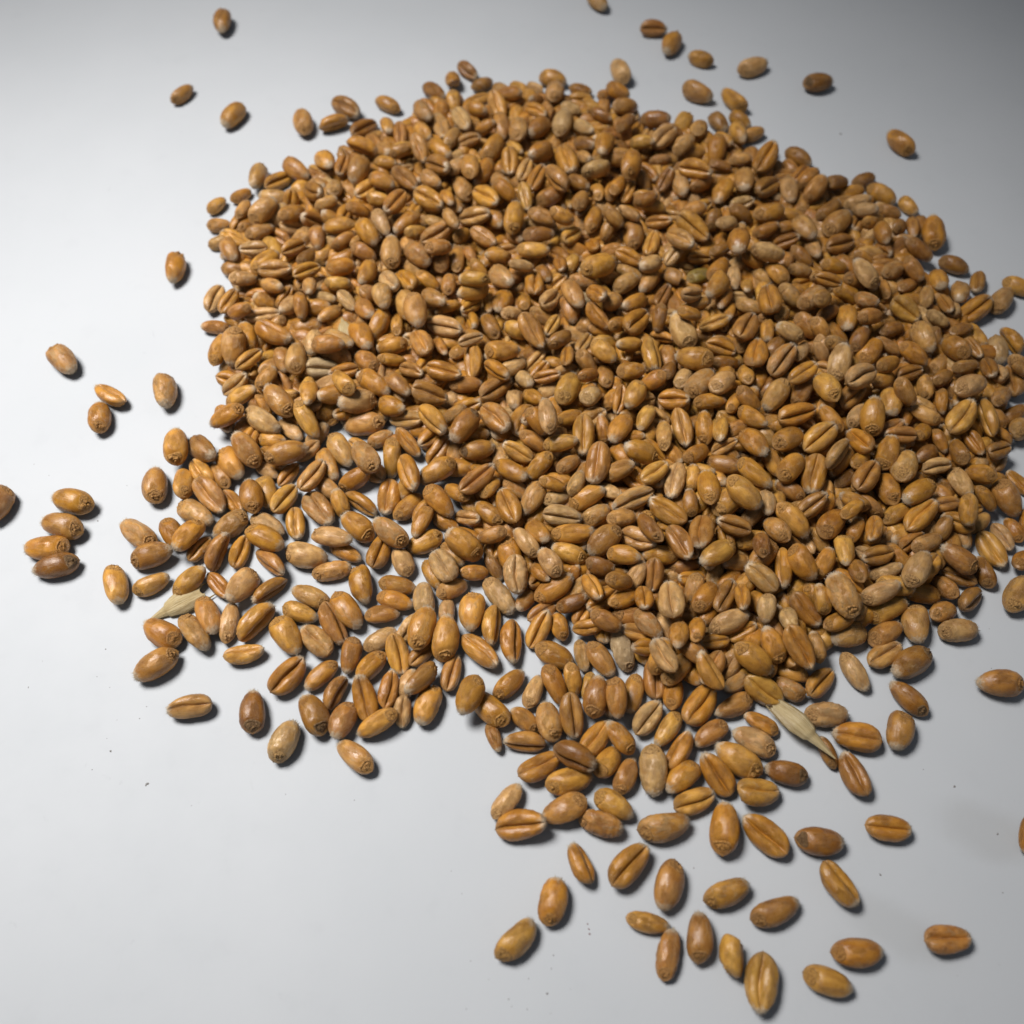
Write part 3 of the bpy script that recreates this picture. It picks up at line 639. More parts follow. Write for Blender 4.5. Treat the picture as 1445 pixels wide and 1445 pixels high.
3901 327 701 843 346 -165 -379 702 307 274 n g|golden wheat grain germ side up, tip upper left, sixth from left, heap's central right centre|wheat grains on the heap
3436 5949 519 -422 835 -353 -9 740 410 359 n g|golden wheat grain crease up, tip upper left, rightmost, heap's upper right centre|wheat grains on the heap
-300 -2093 157 -383 -567 604 409 663 350 305 n g|golden wheat grain on its side, tip up, heap's lower middle|wheat grains on the heap
941 2169 485 819 138 166 532 740 410 335 n g|golden wheat grain germ side up, tip lower left, fifth from left, heap's upper middle|wheat grains on the heap
5792 -1860 188 936 281 -37 210 687 356 323 n g|golden wheat grain germ side up, tip lower left, fourth from left, heap's lower right|wheat grains on the heap
2216 -2825 727 39 480 843 241 571 298 274 n p|tan wheat grain crease up, tip lower right, heap's front lobe|wheat grains on the heap
-4234 95 353 604 -20 -56 795 652 366 309 n g|golden wheat grain germ side up, tip down, leftmost, heap's central left|wheat grains on the heap
6153 779 609 811 -64 -257 522 613 366 298 n g|golden wheat grain germ side up, tip down, second from left, heap's central right|wheat grains on the heap
-4702 840 200 875 97 -101 -464 740 410 363 n g|golden wheat grain germ side up, tip upper left, leftmost, heap's central left|wheat grains on the heap
3215 2243 545 902 204 48 377 694 406 343 n p|tan wheat grain germ side up, tip lower left, third from left, heap's upper right centre|wheat grains on the heap
3125 56 685 681 -165 -29 713 702 364 298 n g|golden wheat grain germ side up, tip down, rightmost, heap's central right centre|wheat grains on the heap
5129 -2258 194 -167 115 29 979 670 390 334 w p|tan wheat grain germ side up, tip right, heap's lower right|wheat grains on the heap
-47 -3047 136 898 253 94 348 604 313 254 n g|golden wheat grain germ side up, tip lower left, leftmost, heap's front lobe|wheat grains on the heap
3953 925 664 830 177 -263 -460 688 358 318 n g|golden wheat grain germ side up, tip upper left, fifth from left, heap's central right centre|wheat grains on the heap
2860 1418 416 -156 752 -639 36 740 330 292 n g|golden wheat grain crease up, tip up, rightmost, heap's central right centre|wheat grains on the heap
-2850 -2901 131 -378 68 -163 909 609 289 257 n g|golden wheat grain germ side up, tip upper right, leftmost, heap's lower left fringe|wheat grains on the heap
-2445 -2578 144 -653 52 -105 749 598 311 288 n g|golden wheat grain germ side up, tip up, leftmost, heap's lower left fringe|wheat grains on the heap
-1815 -3168 253 -152 741 648 -94 602 297 256 n g|golden wheat grain crease up, tip down, second from left, heap's lower left fringe|wheat grains on the heap
8075 1629 389 414 512 521 544 740 347 280 n g|golden wheat grain on its side, tip down, heap's central right|wheat grains on the heap
1353 -4224 178 885 25 184 428 568 334 305 n g|golden wheat grain germ side up, tip lower left, second from left, heap's front lobe|wheat grains on the heap
-1326 1401 651 -520 733 -307 314 740 386 329 n g|golden wheat grain on its side, tip upper left, heap's central middle|wheat grains on the heap
5295 1959 767 567 -196 -67 797 677 384 333 n g|golden wheat grain germ side up, tip lower right, leftmost, heap's upper right|wheat grains on the heap
1215 -3885 157 116 887 446 36 663 349 306 n g|golden wheat grain crease up, tip lower left, second from left, heap's front lobe|wheat grains on the heap
6141 210 386 681 -130 -13 721 668 366 329 n g|golden wheat grain germ side up, tip down, rightmost, heap's central right|wheat grains on the heap
5073 -509 511 901 161 146 376 695 366 331 n g|golden wheat grain germ side up, tip lower left, fourth from left, heap's central right|wheat grains on the heap
7305 3349 414 722 362 -265 -527 678 395 321 w p|tan wheat grain germ side up, tip upper left, seventh from left, heap's upper right|wheat grains on the heap
-3460 1538 474 860 39 184 -475 740 316 277 n g|golden wheat grain germ side up, tip upper left, third from left, heap's central left|wheat grains on the heap
-4361 -2041 124 705 145 140 680 685 286 232 w p|tan wheat grain germ side up, tip down, leftmost, heap's lower left fringe|wheat grains on the heap
8493 4168 218 -223 923 301 87 740 410 370 n g|golden wheat grain crease up, tip lower left, rightmost, heap's upper right|wheat grains on the heap
-5175 -110 159 946 162 -82 -270 740 356 304 w p|tan wheat grain germ side up, tip upper left, rightmost, heap's left fringe|wheat grains on the heap
1218 28 419 936 258 -140 196 630 333 297 n g|golden wheat grain germ side up, tip lower left, rightmost, heap's central middle|wheat grains on the heap
-3723 106 243 -137 823 498 -239 691 343 298 n g|golden wheat grain crease up, tip lower left, leftmost, heap's central left|wheat grains on the heap
799 -304 403 -440 894 -76 28 632 344 291 w p|tan wheat grain crease up, tip left, rightmost, heap's central middle|wheat grains on the heap
-5675 -1382 133 888 389 98 224 601 305 246 n g|golden wheat grain germ side up, tip lower left, leftmost, heap's left fringe|wheat grains on the heap
-2853 -1160 137 918 379 44 107 630 307 262 w p|tan wheat grain germ side up, tip left, rightmost, heap's lower left|wheat grains on the heap
-4830 1626 435 -224 -107 -206 946 654 337 298 n g|golden wheat grain germ side up, tip upper right, heap's central left|wheat grains on the heap
-2905 1121 163 837 231 -134 -478 740 369 311 n p|tan wheat grain germ side up, tip upper left, rightmost, heap's central left|wheat grains on the heap
2110 728 673 139 166 -205 954 617 348 290 n g|golden wheat grain germ side up, tip lower right, heap's central right centre|wheat grains on the heap
-1409 -628 145 -210 -6 -143 967 633 339 262 n g|golden wheat grain germ side up, tip upper right, leftmost, heap's lower middle|wheat grains on the heap
-3283 -1883 138 926 335 -59 -163 607 310 262 n g|golden wheat grain germ side up, tip left, leftmost, heap's lower left fringe|wheat grains on the heap
-2369 2255 511 845 402 -180 -305 720 369 316 n g|golden wheat grain germ side up, tip upper left, rightmost, heap's upper left|wheat grains on the heap
2628 232 615 148 -590 775 -170 681 335 278 w p|tan wheat grain crease up, tip up, heap's central right centre|wheat grains on the heap
5048 7880 508 -159 855 476 130 740 410 347 n g|golden wheat grain crease up, tip lower left, rightmost, heap's top right centre|wheat grains on the heap
4554 1036 604 942 150 134 269 669 367 281 n g|golden wheat grain germ side up, tip lower left, leftmost, heap's central right|wheat grains on the heap
-2122 -815 158 -110 788 593 -124 665 361 299 n g|golden wheat grain crease up, tip down, rightmost, heap's lower left|wheat grains on the heap
-166 2867 653 880 473 47 1 628 361 321 n g|golden wheat grain germ side up, tip left, fourth from left, heap's upper middle|wheat grains on the heap
-897 -2866 131 -73 788 608 -73 603 295 249 n g|golden wheat grain crease up, tip down, rightmost, heap's lower left fringe|wheat grains on the heap
6246 6167 396 913 169 6 372 740 410 355 n p|tan wheat grain germ side up, tip lower left, third from left, heap's upper right|wheat grains on the heap
7133 4003 399 -364 861 -355 19 601 380 321 n g|golden wheat grain crease up, tip upper left, leftmost, heap's upper right|wheat grains on the heap
-3290 481 366 -145 856 491 -70 655 319 288 n p|tan wheat grain crease up, tip lower left, heap's central left|wheat grains on the heap
2926 -1780 509 873 164 146 435 615 333 290 n g|golden wheat grain germ side up, tip lower left, heap's lower right centre|wheat grains on the heap
7834 3093 435 372 -377 -316 787 617 389 348 n g|golden wheat grain germ side up, tip lower right, rightmost, heap's upper right|wheat grains on the heap
-4766 6362 519 852 329 11 406 663 402 374 n p|tan wheat grain germ side up, tip lower left, second from left, heap's top left|wheat grains on the heap
4604 3980 697 133 699 701 54 692 410 385 n g|golden wheat grain crease up, tip down, rightmost, heap's upper right centre|wheat grains on the heap
-3788 -1499 149 -297 -224 694 616 643 318 267 n g|golden wheat grain on its side, tip upper right, heap's lower left|wheat grains on the heap
7757 2064 686 968 97 95 213 667 365 338 w p|tan wheat grain germ side up, tip left, rightmost, heap's upper right|wheat grains on the heap
-1200 3594 412 -380 903 -144 140 684 367 306 n p|tan wheat grain crease up, tip left, leftmost, heap's upper middle|wheat grains on the heap
-2116 -2771 155 -407 -50 -67 910 592 319 295 n g|golden wheat grain germ side up, tip upper right, third from left, heap's lower left fringe|wheat grains on the heap
-3133 -1621 146 202 -11 -250 947 673 309 292 n p|tan wheat grain germ side up, tip lower right, leftmost, heap's lower left fringe|wheat grains on the heap
4124 3403 658 -37 857 498 -126 740 410 344 n g|golden wheat grain crease up, tip lower left, rightmost, heap's upper right centre|wheat grains on the heap
1975 -768 495 -316 907 -170 221 629 353 284 n p|tan wheat grain crease up, tip left, heap's lower right centre|wheat grains on the heap
-1177 2469 591 -169 968 -170 70 663 340 312 n g|golden wheat grain crease up, tip left, third from left, heap's upper middle|wheat grains on the heap
2043 -2223 529 884 160 -78 -432 557 302 243 n p|tan wheat grain germ side up, tip upper left, leftmost, heap's lower right centre|wheat grains on the heap
3560 7257 723 -453 859 -162 177 688 386 335 n g|golden wheat grain crease up, tip left, heap's top right centre|wheat grains on the heap
-2612 -3180 138 -452 707 465 -282 555 311 262 n g|golden wheat grain on its side, tip lower left, rightmost, heap's lower left fringe|wheat grains on the heap
-5205 1066 270 871 289 -280 -283 740 384 361 w k|brown wheat grain dark germ up, tip upper left, heap's left fringe|wheat grains on the heap
4233 2849 599 121 788 604 7 704 396 336 n g|golden wheat grain crease up, tip down, second from left, heap's upper right centre|wheat grains on the heap
-586 1007 350 960 265 30 82 614 327 293 n k|brown wheat grain dark germ up, tip left, heap's central middle|wheat grains on the heap
896 -958 374 175 16 -239 955 597 306 269 n g|golden wheat grain germ side up, tip right, rightmost, heap's lower middle|wheat grains on the heap
-2229 5238 594 680 107 -76 721 688 386 325 n p|tan wheat grain germ side up, tip down, rightmost, heap's upper left|wheat grains on the heap
3460 -664 722 -68 153 940 298 568 308 279 n g|golden wheat grain crease up, tip right, heap's lower right centre|wheat grains on the heap
4187 -1301 537 383 -559 616 -400 685 295 270 n g|golden wheat grain on its side, tip up, heap's lower right centre|wheat grains on the heap
1793 -3178 130 -613 -13 16 790 635 309 232 n g|golden wheat grain germ side up, tip up, rightmost, heap's front lobe|wheat grains on the heap
339 30 417 -516 -2 -155 843 640 326 267 n p|tan wheat grain germ side up, tip upper right, heap's central middle|wheat grains on the heap
-2663 3362 457 820 -164 14 -547 740 410 347 n g|golden wheat grain germ side up, tip upper left, leftmost, heap's upper left|wheat grains on the heap
-287 2239 391 -325 872 300 -210 723 366 322 n g|golden wheat grain crease up, tip lower left, leftmost, heap's upper middle|wheat grains on the heap
1804 1245 628 -500 94 -53 859 672 351 289 n g|golden wheat grain germ side up, tip upper right, leftmost, heap's central right centre|wheat grains on the heap
2220 3558 590 -149 860 426 -239 740 410 354 n g|golden wheat grain crease up, tip lower left, leftmost, heap's upper right centre|wheat grains on the heap
-1610 6681 538 -252 908 -319 99 722 399 340 n g|golden wheat grain crease up, tip upper left, second from left, heap's top middle|wheat grains on the heap
4740 -264 652 -168 924 305 154 620 307 292 n g|golden wheat grain crease up, tip lower left, leftmost, heap's central right|wheat grains on the heap
7345 354 370 805 100 -93 -577 598 323 292 w p|tan wheat grain germ side up, tip upper left, rightmost, heap's central right|wheat grains on the heap
6407 4579 717 492 138 -35 859 655 350 301 w p|tan wheat grain germ side up, tip lower right, rightmost, heap's upper right|wheat grains on the heap
3232 -1781 536 -116 853 503 -77 605 300 259 n k|brown wheat grain crease up, tip lower left, heap's lower right centre|wheat grains on the heap
-701 2835 399 262 627 608 410 720 385 333 n g|golden wheat grain on its side, tip down, heap's upper middle|wheat grains on the heap
-1826 -1673 137 987 -43 6 -155 596 311 261 n g|golden wheat grain germ side up, tip left, rightmost, heap's lower left fringe|wheat grains on the heap
33 6079 626 720 250 95 641 740 383 333 n g|golden wheat grain germ side up, tip down, fifth from left, heap's upper middle|wheat grains on the heap
-2016 937 196 706 40 231 -668 713 298 256 n g|golden wheat grain germ side up, tip up, rightmost, heap's central left|wheat grains on the heap
584 -1235 578 479 -100 -166 856 552 315 259 n p|tan wheat grain germ side up, tip lower right, rightmost, heap's lower middle|wheat grains on the heap
5713 979 650 276 502 816 77 626 350 306 n g|golden wheat grain crease up, tip lower right, leftmost, heap's central right|wheat grains on the heap
"""
REST = """
2276 -2208 333 864 39 26 -501 530 266 227 n p
2443 -2503 735 -632 59 200 746 522 294 242 n g
2725 -2402 681 779 -123 109 605 470 245 212 n g
3471 -2303 392 -119 954 203 186 479 251 202 n g
3034 -2459 361 -56 -88 992 73 487 245 203 n g
4144 -2181 544 747 80 -240 -615 470 275 226 n p
4197 -2870 130 171 -18 147 974 539 290 245 n g
4559 -2533 343 652 -55 -208 727 495 245 225 w p
1967 -2443 137 800 144 -83 -577 595 318 254 n g
2145 -2938 168 -56 722 689 31 690 364 304 n g
2392 -3184 155 751 -189 -18 632 582 302 279 n g
2649 -2849 150 879 -176 -33 -441 545 309 253 n g
3377 -2985 125 -289 105 -289 907 536 281 239 n p
2666 -2699 550 932 10 98 -348 530 307 265 n p
4109 -3109 133 256 -139 -334 896 530 296 257 n p
3645 -3638 110 274 20 70 959 545 257 201 n g
-1357 -2552 120 -217 894 370 -130 530 274 226 n g
737 -2103 124 620 107 159 761 491 273 244 n g
1156 -2186 287 -253 945 55 198 503 250 215 n g
1407 -2182 542 964 117 62 -230 510 278 237 n g
1057 -2569 100 759 80 -73 -642 536 229 189 w p
319 -3152 125 824 29 87 560 578 258 239 w p
902 -2987 181 748 169 191 -612 530 258 240 n g
1137 -3066 96 -623 -96 99 770 482 210 187 n g
1465 -3258 153 -679 -129 117 713 594 344 292 n g
180 -3599 133 339 -21 -122 932 516 281 272 n g
-264 -3838 102 815 -89 -8 -573 480 210 195 n k
4931 -2158 440 982 18 10 187 530 278 240 n g
6661 -1890 157 971 51 129 193 497 308 290 n g
4547 -4067 100 567 -166 -227 774 502 219 195 n k
-2012 -1917 132 998 -42 0 43 548 298 251 n g
-2010 -2324 129 919 254 93 288 576 294 242 w p
-1604 -2143 112 -253 837 474 -98 530 254 205 w p
-1596 -3471 154 138 -679 709 132 481 266 246 n p
-1579 -3052 133 854 62 -29 516 530 287 251 w p
-5445 427 210 623 163 441 625 740 372 302 n g
-5482 -490 161 862 -17 96 -498 603 338 299 n g
-5004 -760 123 -132 874 463 -70 510 274 236 n g
-4602 1625 136 790 245 176 534 608 292 276 n g
-4086 1331 135 935 321 -102 -109 530 295 249 n g
-3795 1552 139 912 28 -79 -401 616 290 258 w p
-3408 1907 186 -24 817 -517 -255 567 278 230 n g
-3071 1868 143 803 7 107 586 540 300 259 n g
-1809 1655 286 216 50 922 319 644 321 250 n p
-3322 1421 148 834 309 -8 458 526 283 241 w p
-2243 1358 137 867 441 -43 227 487 266 225 n p
-1751 1205 266 -88 899 -393 -174 611 270 233 n g
-4879 644 121 469 -58 -69 879 617 279 226 n g
-4110 742 109 954 -53 16 -294 483 245 208 w p
-3088 841 157 834 132 -149 -515 740 325 297 n g
-2615 514 203 844 446 -104 279 610 344 286 n g
-3739 656 110 -261 835 459 -154 530 250 210 n g
-4055 284 155 818 72 -11 -570 651 351 297 n g
-4603 129 125 19 904 -426 -11 546 273 246 n g
-3077 397 134 927 186 -39 -324 614 306 253 w p
-2812 53 196 551 173 -208 789 508 274 225 n g
-2475 75 143 -602 735 -244 196 670 329 268 n g
-1701 18 145 896 228 83 373 628 323 282 n g
-3504 -300 140 -3 779 -627 2 599 319 263 n g
-3972 -327 145 957 130 -45 -256 663 324 280 n p
-4334 -818 137 -128 758 624 -136 627 308 264 n g
-3826 -1027 174 -555 740 -200 324 707 337 277 n g
-2670 -822 123 874 420 -140 -202 622 265 237 n g
-1740 -1000 144 545 62 104 830 558 325 273 w p
-1799 -1414 131 957 274 -13 -98 618 292 253 n g
-4620 -1398 117 -86 911 -402 40 574 268 220 n g
-971 1728 373 895 278 127 325 481 245 217 n p
-640 1340 324 977 213 -12 -1 521 273 257 n g
201 1578 359 -99 -550 819 128 673 397 365 n g
403 1276 768 795 389 52 -463 530 276 240 n g
575 1259 954 644 169 138 733 686 301 266 w p
956 1631 386 909 356 139 166 530 267 214 n g
1517 1324 450 659 143 -199 711 566 237 203 n g
-1357 1252 122 922 349 -37 -163 501 274 233 w p
-1245 1046 269 -336 816 470 24 588 307 237 n g
101 928 406 -43 240 917 316 568 295 249 n g
349 1112 448 904 321 38 -281 533 266 224 n g
796 942 637 926 356 -108 63 594 292 248 n g
-28 459 555 895 284 -219 -266 678 301 264 n g
457 585 506 -403 -83 -298 862 566 297 241 n g
924 611 488 891 254 245 287 538 257 211 w p
-901 206 281 293 -259 -201 898 591 256 217 n g
-363 229 399 897 42 73 433 470 245 205 n g
76 249 328 909 262 13 -323 530 281 241 w p
659 201 556 926 316 144 -148 480 210 193 n g
1036 221 545 818 238 53 521 472 245 219 w p
732 60 340 964 155 144 160 530 268 226 n p
1573 168 391 937 -53 -152 -309 530 256 205 w p
-1450 -368 330 -561 -2 -24 828 602 267 211 n g
-716 -256 250 -265 924 -117 248 483 251 203 w p
-373 -196 327 344 -85 -166 920 576 293 248 n g
1363 -240 337 907 331 62 255 508 306 256 n p
-1078 -269 120 840 481 -111 -225 502 268 231 n g
-319 -682 458 -118 -174 -280 937 517 267 214 n g
409 -614 448 866 -47 -181 -463 582 318 265 n g
222 -808 434 426 -150 -264 852 614 290 236 n p
-956 -876 131 810 428 -188 -353 535 300 246 w p
-1273 -1208 112 813 258 -162 -496 569 249 220 n g
-257 -804 101 970 134 26 -202 480 215 190 n k
-287 -1057 129 849 1 171 -501 543 225 184 w k
-598 -1201 169 966 30 230 111 530 266 221 n g
1357 -1290 590 886 434 -22 -163 470 298 232 n k
434 -1321 410 879 60 -238 -408 480 210 177 n g
927 -1325 240 794 366 -65 480 470 211 184 n g
1224 -1647 553 301 753 -585 -5 561 297 267 n g
-938 -1485 154 926 260 172 212 545 305 266 w p
-1361 -1662 160 656 -13 -128 743 568 335 302 n p
238 -1648 138 -418 213 -171 866 520 267 243 n g
465 -1859 127 -70 955 288 -4 530 285 244 n g
921 -1783 308 959 179 -101 194 521 255 234 n k
-1005 -1868 113 -687 35 22 726 530 248 215 n p
1731 -441 575 966 206 126 91 498 272 235 w p
2011 1161 485 931 217 -287 -57 470 210 178 n g
2247 1479 581 -527 -69 64 844 542 277 247 n g
2530 1169 513 672 -252 -124 686 665 281 227 t p
3225 1333 522 649 -242 -376 616 619 318 278 n g
3461 1227 617 -633 -119 407 647 653 292 255 n g
4022 1492 605 838 371 -258 -306 603 304 235 n g
3785 1380 415 952 153 79 254 530 276 229 n g
4256 1210 415 837 360 -114 -397 530 288 249 n p
1802 797 503 842 151 -194 -480 530 284 254 n g
3016 772 562 877 348 265 200 594 318 250 n g
3495 914 574 -275 931 237 46 486 210 186 t p
3464 643 457 906 360 -189 -117 648 297 253 n k
1743 439 576 908 294 -233 187 569 298 283 w p
2286 295 751 -22 947 318 34 545 314 260 n g
2895 302 566 784 82 -98 608 512 265 225 n g
3469 -149 608 935 124 -16 333 678 381 354 n g
2841 -155 572 680 114 -83 720 470 245 194 n g
2151 -707 754 453 -247 -189 836 657 269 243 n k
3840 -330 445 913 -143 -181 338 530 269 230 w p
4038 -204 660 -661 150 14 735 530 274 220 n p
4132 -703 657 404 -292 -219 839 561 316 284 n p
3845 -1028 770 733 -26 78 676 470 269 232 n k
1723 -1131 612 950 227 -177 -120 552 303 253 n g
2330 -1010 384 65 -101 -251 960 572 305 272 n g
2701 -1142 271 912 402 -13 83 524 276 243 n g
3511 -1138 398 -104 167 -127 972 530 272 220 w p
2189 -1378 448 206 -636 730 142 530 315 261 n g
1906 -1400 468 856 -16 -183 483 530 279 252 n p
1622 -1614 704 909 281 306 -33 530 282 244 n g
1980 -1862 636 -185 -675 706 -113 500 290 236 n g
2788 -1599 381 -562 -221 -50 796 535 283 235 n p
3471 -1846 623 18 -678 688 -257 524 245 222 n g
3831 -2019 617 -614 -140 32 776 470 285 253 n p
3160 -1292 301 -604 -148 158 767 530 264 211 w p
4422 -1557 323 929 100 115 337 470 245 215 n g
4666 -1727 394 722 530 -89 -435 530 290 254 n g
1688 -1807 486 960 132 154 195 530 272 245 n g
4853 -704 308 863 248 -56 -437 530 288 241 w p
2675 874 406 837 94 -257 -474 530 262 215 n g
4266 678 489 801 237 28 -549 530 272 244 n g
5343 1480 580 480 -75 -280 828 575 281 230 n g
5808 1538 560 901 165 -27 399 530 299 232 n p
6722 1676 324 -537 -68 208 814 470 245 204 n g
6981 1618 489 289 -74 -231 926 538 279 236 n p
8674 1878 136 956 147 -57 248 577 282 229 n k
8677 1507 208 909 194 277 242 571 373 315 w p
5262 652 742 -549 714 373 -221 640 333 256 n p
6429 1140 582 1 22 938 346 543 299 266 n g
6879 1315 403 893 -55 173 411 530 274 224 n g
7189 1193 328 783 188 -42 -592 470 218 194 n g
6885 880 371 -250 90 -284 921 510 276 237 n k
7378 857 516 530 -414 -286 683 566 310 248 n k
7759 1158 338 -270 774 -547 169 530 269 251 n g
8104 958 402 -139 964 184 -130 501 297 245 n k
6927 549 519 -373 919 120 -43 511 278 242 n p
5518 466 343 947 86 -20 310 566 257 217 n k
5710 695 506 904 129 228 337 530 275 228 n g
7639 438 482 168 -355 -312 865 530 308 256 n g
6533 328 325 933 113 -39 341 582 271 229 n g
7187 328 190 391 54 -404 825 470 245 214 n k
7693 58 348 878 -51 251 -404 489 251 217 n g
8447 504 108 113 464 852 213 541 240 210 n g
5041 -118 534 847 240 100 463 470 267 221 b g
5464 -133 585 227 -32 -457 859 522 279 248 n g
5355 -356 716 943 40 -29 329 470 225 183 n g
6210 -231 318 960 -63 -88 257 530 301 273 n g
6994 -55 337 38 -67 985 157 530 269 225 n g
7220 -322 636 -591 -356 68 720 530 280 243 n g
7263 -456 123 718 134 -127 -671 608 276 238 n p
6860 -533 392 846 76 -233 474 470 252 207 n g
7610 -268 111 922 -54 -28 382 500 245 216 w p
7908 -540 123 -296 770 -527 203 530 276 233 w p
8130 -398 109 549 -220 -265 762 480 247 208 n g
5678 -625 560 83 -573 782 -229 520 272 231 n g
5440 -588 446 854 -47 -167 491 470 245 214 n g
5178 -968 498 -674 58 71 733 624 314 255 n g
6338 -731 331 -348 889 280 -105 530 247 218 n g
6506 -830 466 923 312 133 179 590 281 240 t p
5675 -1087 554 2 -118 967 226 521 310 258 n k
5332 -1354 501 564 -391 -100 721 502 289 252 n k
5824 -1282 383 967 166 -128 144 527 231 190 t p
6069 -1065 373 868 190 -24 -458 530 273 235 n g
7025 -1253 129 125 203 938 251 612 264 238 w k
7471 -1172 135 577 -265 -323 702 565 295 266 n k
4824 -1209 503 857 86 -91 499 572 279 257 n g
6409 -1588 161 35 84 15 996 632 326 294 n g
6767 -1457 171 402 -316 -160 844 530 288 251 n p
7130 -1674 181 -384 841 245 -293 586 340 308 n g
4681 -1855 591 639 28 -216 737 486 245 211 n g
8129 -988 171 902 -186 134 366 530 296 263 n g
8385 -286 191 -553 -259 -33 791 530 323 284 n g
-3509 9752 181 -264 913 -299 87 740 404 346 w k
-3724 9281 168 787 -585 -117 158 657 377 321 n g
-2638 9891 141 269 -82 -282 917 644 303 285 n g
-2581 9089 254 752 -196 -44 -627 691 300 254 n g
-3085 9084 187 -302 844 349 -272 740 371 300 n k
-2865 8937 93 874 343 125 320 480 210 175 w p
-2284 8685 358 -52 720 -690 -51 624 282 239 n g
-3005 8168 510 805 -564 170 -67 665 341 322 n g
-2627 8422 224 853 32 -234 -465 618 292 254 w p
-2205 8065 509 833 517 70 186 530 266 239 n g
-3749 7992 310 831 -72 -165 -527 740 398 326 n g
-3366 8132 186 207 817 -410 -348 584 313 274 n g
-3041 7577 456 -594 72 -178 781 701 407 361 n p
-2542 7923 331 966 230 -38 -116 495 256 239 n g
-2935 8254 116 816 423 118 376 530 250 208 n g
-4314 7732 338 897 234 -104 -359 740 369 326 n g
-5109 7693 174 -570 335 -288 693 740 365 318 n p
-4688 7576 154 -336 864 312 -207 681 328 269 n g
-3471 7759 124 821 500 -150 -233 515 278 239 n g
-3708 7526 115 850 256 -172 -428 512 257 219 n p
-3241 7331 121 909 250 -87 -322 625 285 219 w p
-3854 6906 512 -324 820 -268 389 690 379 335 n k
-2547 7102 580 906 333 -103 -238 606 316 278 n g
-2102 7227 539 -253 902 -342 -75 627 337 284 n g
-2227 6401 726 -147 -481 840 201 676 357 288 n g
-2556 6604 594 832 531 -93 -129 530 290 267 n g
-5404 7219 113 883 323 146 308 477 251 219 n g
-4666 7009 196 114 33 -592 797 699 397 358 w p
-5841 6934 119 828 351 171 402 479 259 237 n g
-4198 7051 136 774 176 27 608 530 286 240 n g
-3598 6624 464 920 324 -23 220 481 259 231 w p
-963 10995 145 -421 815 -354 183 624 324 278 n k
-1260 10638 167 743 -92 -80 -658 634 327 280 b g
-649 10578 124 916 333 73 209 518 276 237 n k
-1677 10301 143 830 426 -183 -311 656 313 283 n k
-1546 9942 110 914 317 -35 -250 540 239 206 n g
-1846 9378 408 812 287 -195 -470 673 325 277 n p
-1174 10143 109 -342 817 -427 182 481 245 208 n k
-730 9471 386 824 478 -208 -221 517 304 265 n g
-315 9565 401 -95 797 -590 -94 725 362 299 n g
-193 10306 141 895 197 -49 -398 604 319 268 w p
158 10459 110 893 373 -82 -236 492 247 212 n g
281 10112 147 957 162 14 240 614 334 280 n g
543 10426 118 830 480 -117 -260 530 265 226 b p
879 10684 167 940 305 -26 -148 614 377 315 n g
889 10000 375 768 109 137 617 633 389 366 n p
1458 10092 126 -609 789 -62 48 556 273 249 n g
1469 10395 122 932 305 -61 -187 530 270 237 n k
493 9443 354 -319 872 -316 196 609 277 238 n g
777 9468 336 754 422 -205 -459 530 257 243 b g
1220 9536 335 314 -128 -319 885 470 245 214 w p
1029 9033 387 787 47 -17 615 740 388 332 w p
1470 8846 435 809 340 -330 -347 646 272 237 t p
2005 10193 154 889 279 269 244 530 269 235 n g
1847 9327 343 762 562 -201 -252 545 246 225 n k
129 8762 434 624 -309 -191 692 740 410 352 w p
551 8876 392 -388 188 -270 861 664 388 367 n k
-1046 9135 393 -221 807 -517 181 740 343 283 w p
-1488 9082 278 -162 796 -576 94 728 332 295 t p
-1839 8818 336 830 322 -204 -407 600 327 268 n g
-1835 7980 635 -332 747 -575 -22 642 335 313 n p
-1462 8167 441 811 415 -211 -353 685 338 287 n g
-1223 8585 371 799 141 162 562 646 277 237 w p
-874 8568 330 -351 924 123 89 498 284 254 n p
-531 8814 444 756 587 -177 230 470 271 246 n g
-225 8924 407 750 66 73 -654 700 324 265 n g
-394 8267 408 802 272 90 524 740 376 318 n g
65 8363 326 893 -25 -48 -448 496 212 171 n g
-49 7666 590 -38 720 -685 -107 661 344 297 n g
574 7986 549 -267 356 -403 800 740 410 351 n g
1082 7651 638 -121 786 -602 70 740 408 345 n g
1469 8387 413 871 294 -287 -268 601 305 254 n k
1839 7985 737 -625 106 32 773 740 386 326 n g
-1449 7412 690 -373 819 -257 352 739 396 329 n k
-1113 7557 530 840 -9 100 534 530 301 265 n p
-813 7450 640 648 -198 -135 723 717 364 335 n g
-555 7494 460 -504 130 -365 772 715 332 260 n g
243 7426 570 -267 783 556 -81 565 291 249 w p
492 7236 547 -175 815 551 -46 684 302 255 n g
884 7051 713 370 328 614 616 733 410 361 n g
1438 7931 450 823 276 -350 -351 475 255 209 w p
1649 7428 588 768 576 231 156 656 363 310 w p
1928 7948 361 906 420 44 -18 541 263 215 n g
1291 7066 559 796 520 -213 -225 530 294 261 n k
-1577 7102 633 825 441 -157 -317 524 314 271 n p
-977 7064 417 576 154 293 747 727 388 340 n p
-1226 6536 693 814 -56 -75 -574 510 243 206 n g
-143 6794 629 796 466 14 -386 614 302 241 n g
78 7377 333 817 265 -184 -478 530 276 244 n p
-497 6636 634 -287 859 -346 244 716 387 338 n g
254 6758 520 -197 745 -635 -38 626 270 230 n g
770 6941 368 885 394 -2 249 640 343 308 n k
1313 6561 598 797 182 208 537 573 295 268 w p
1679 7064 345 650 -171 -56 738 547 289 236 n g
1961 7109 323 777 195 159 576 546 284 235 n g
1128 6821 354 737 21 -164 -656 480 211 195 n g
2238 10069 355 855 451 -53 -249 552 329 267 n g
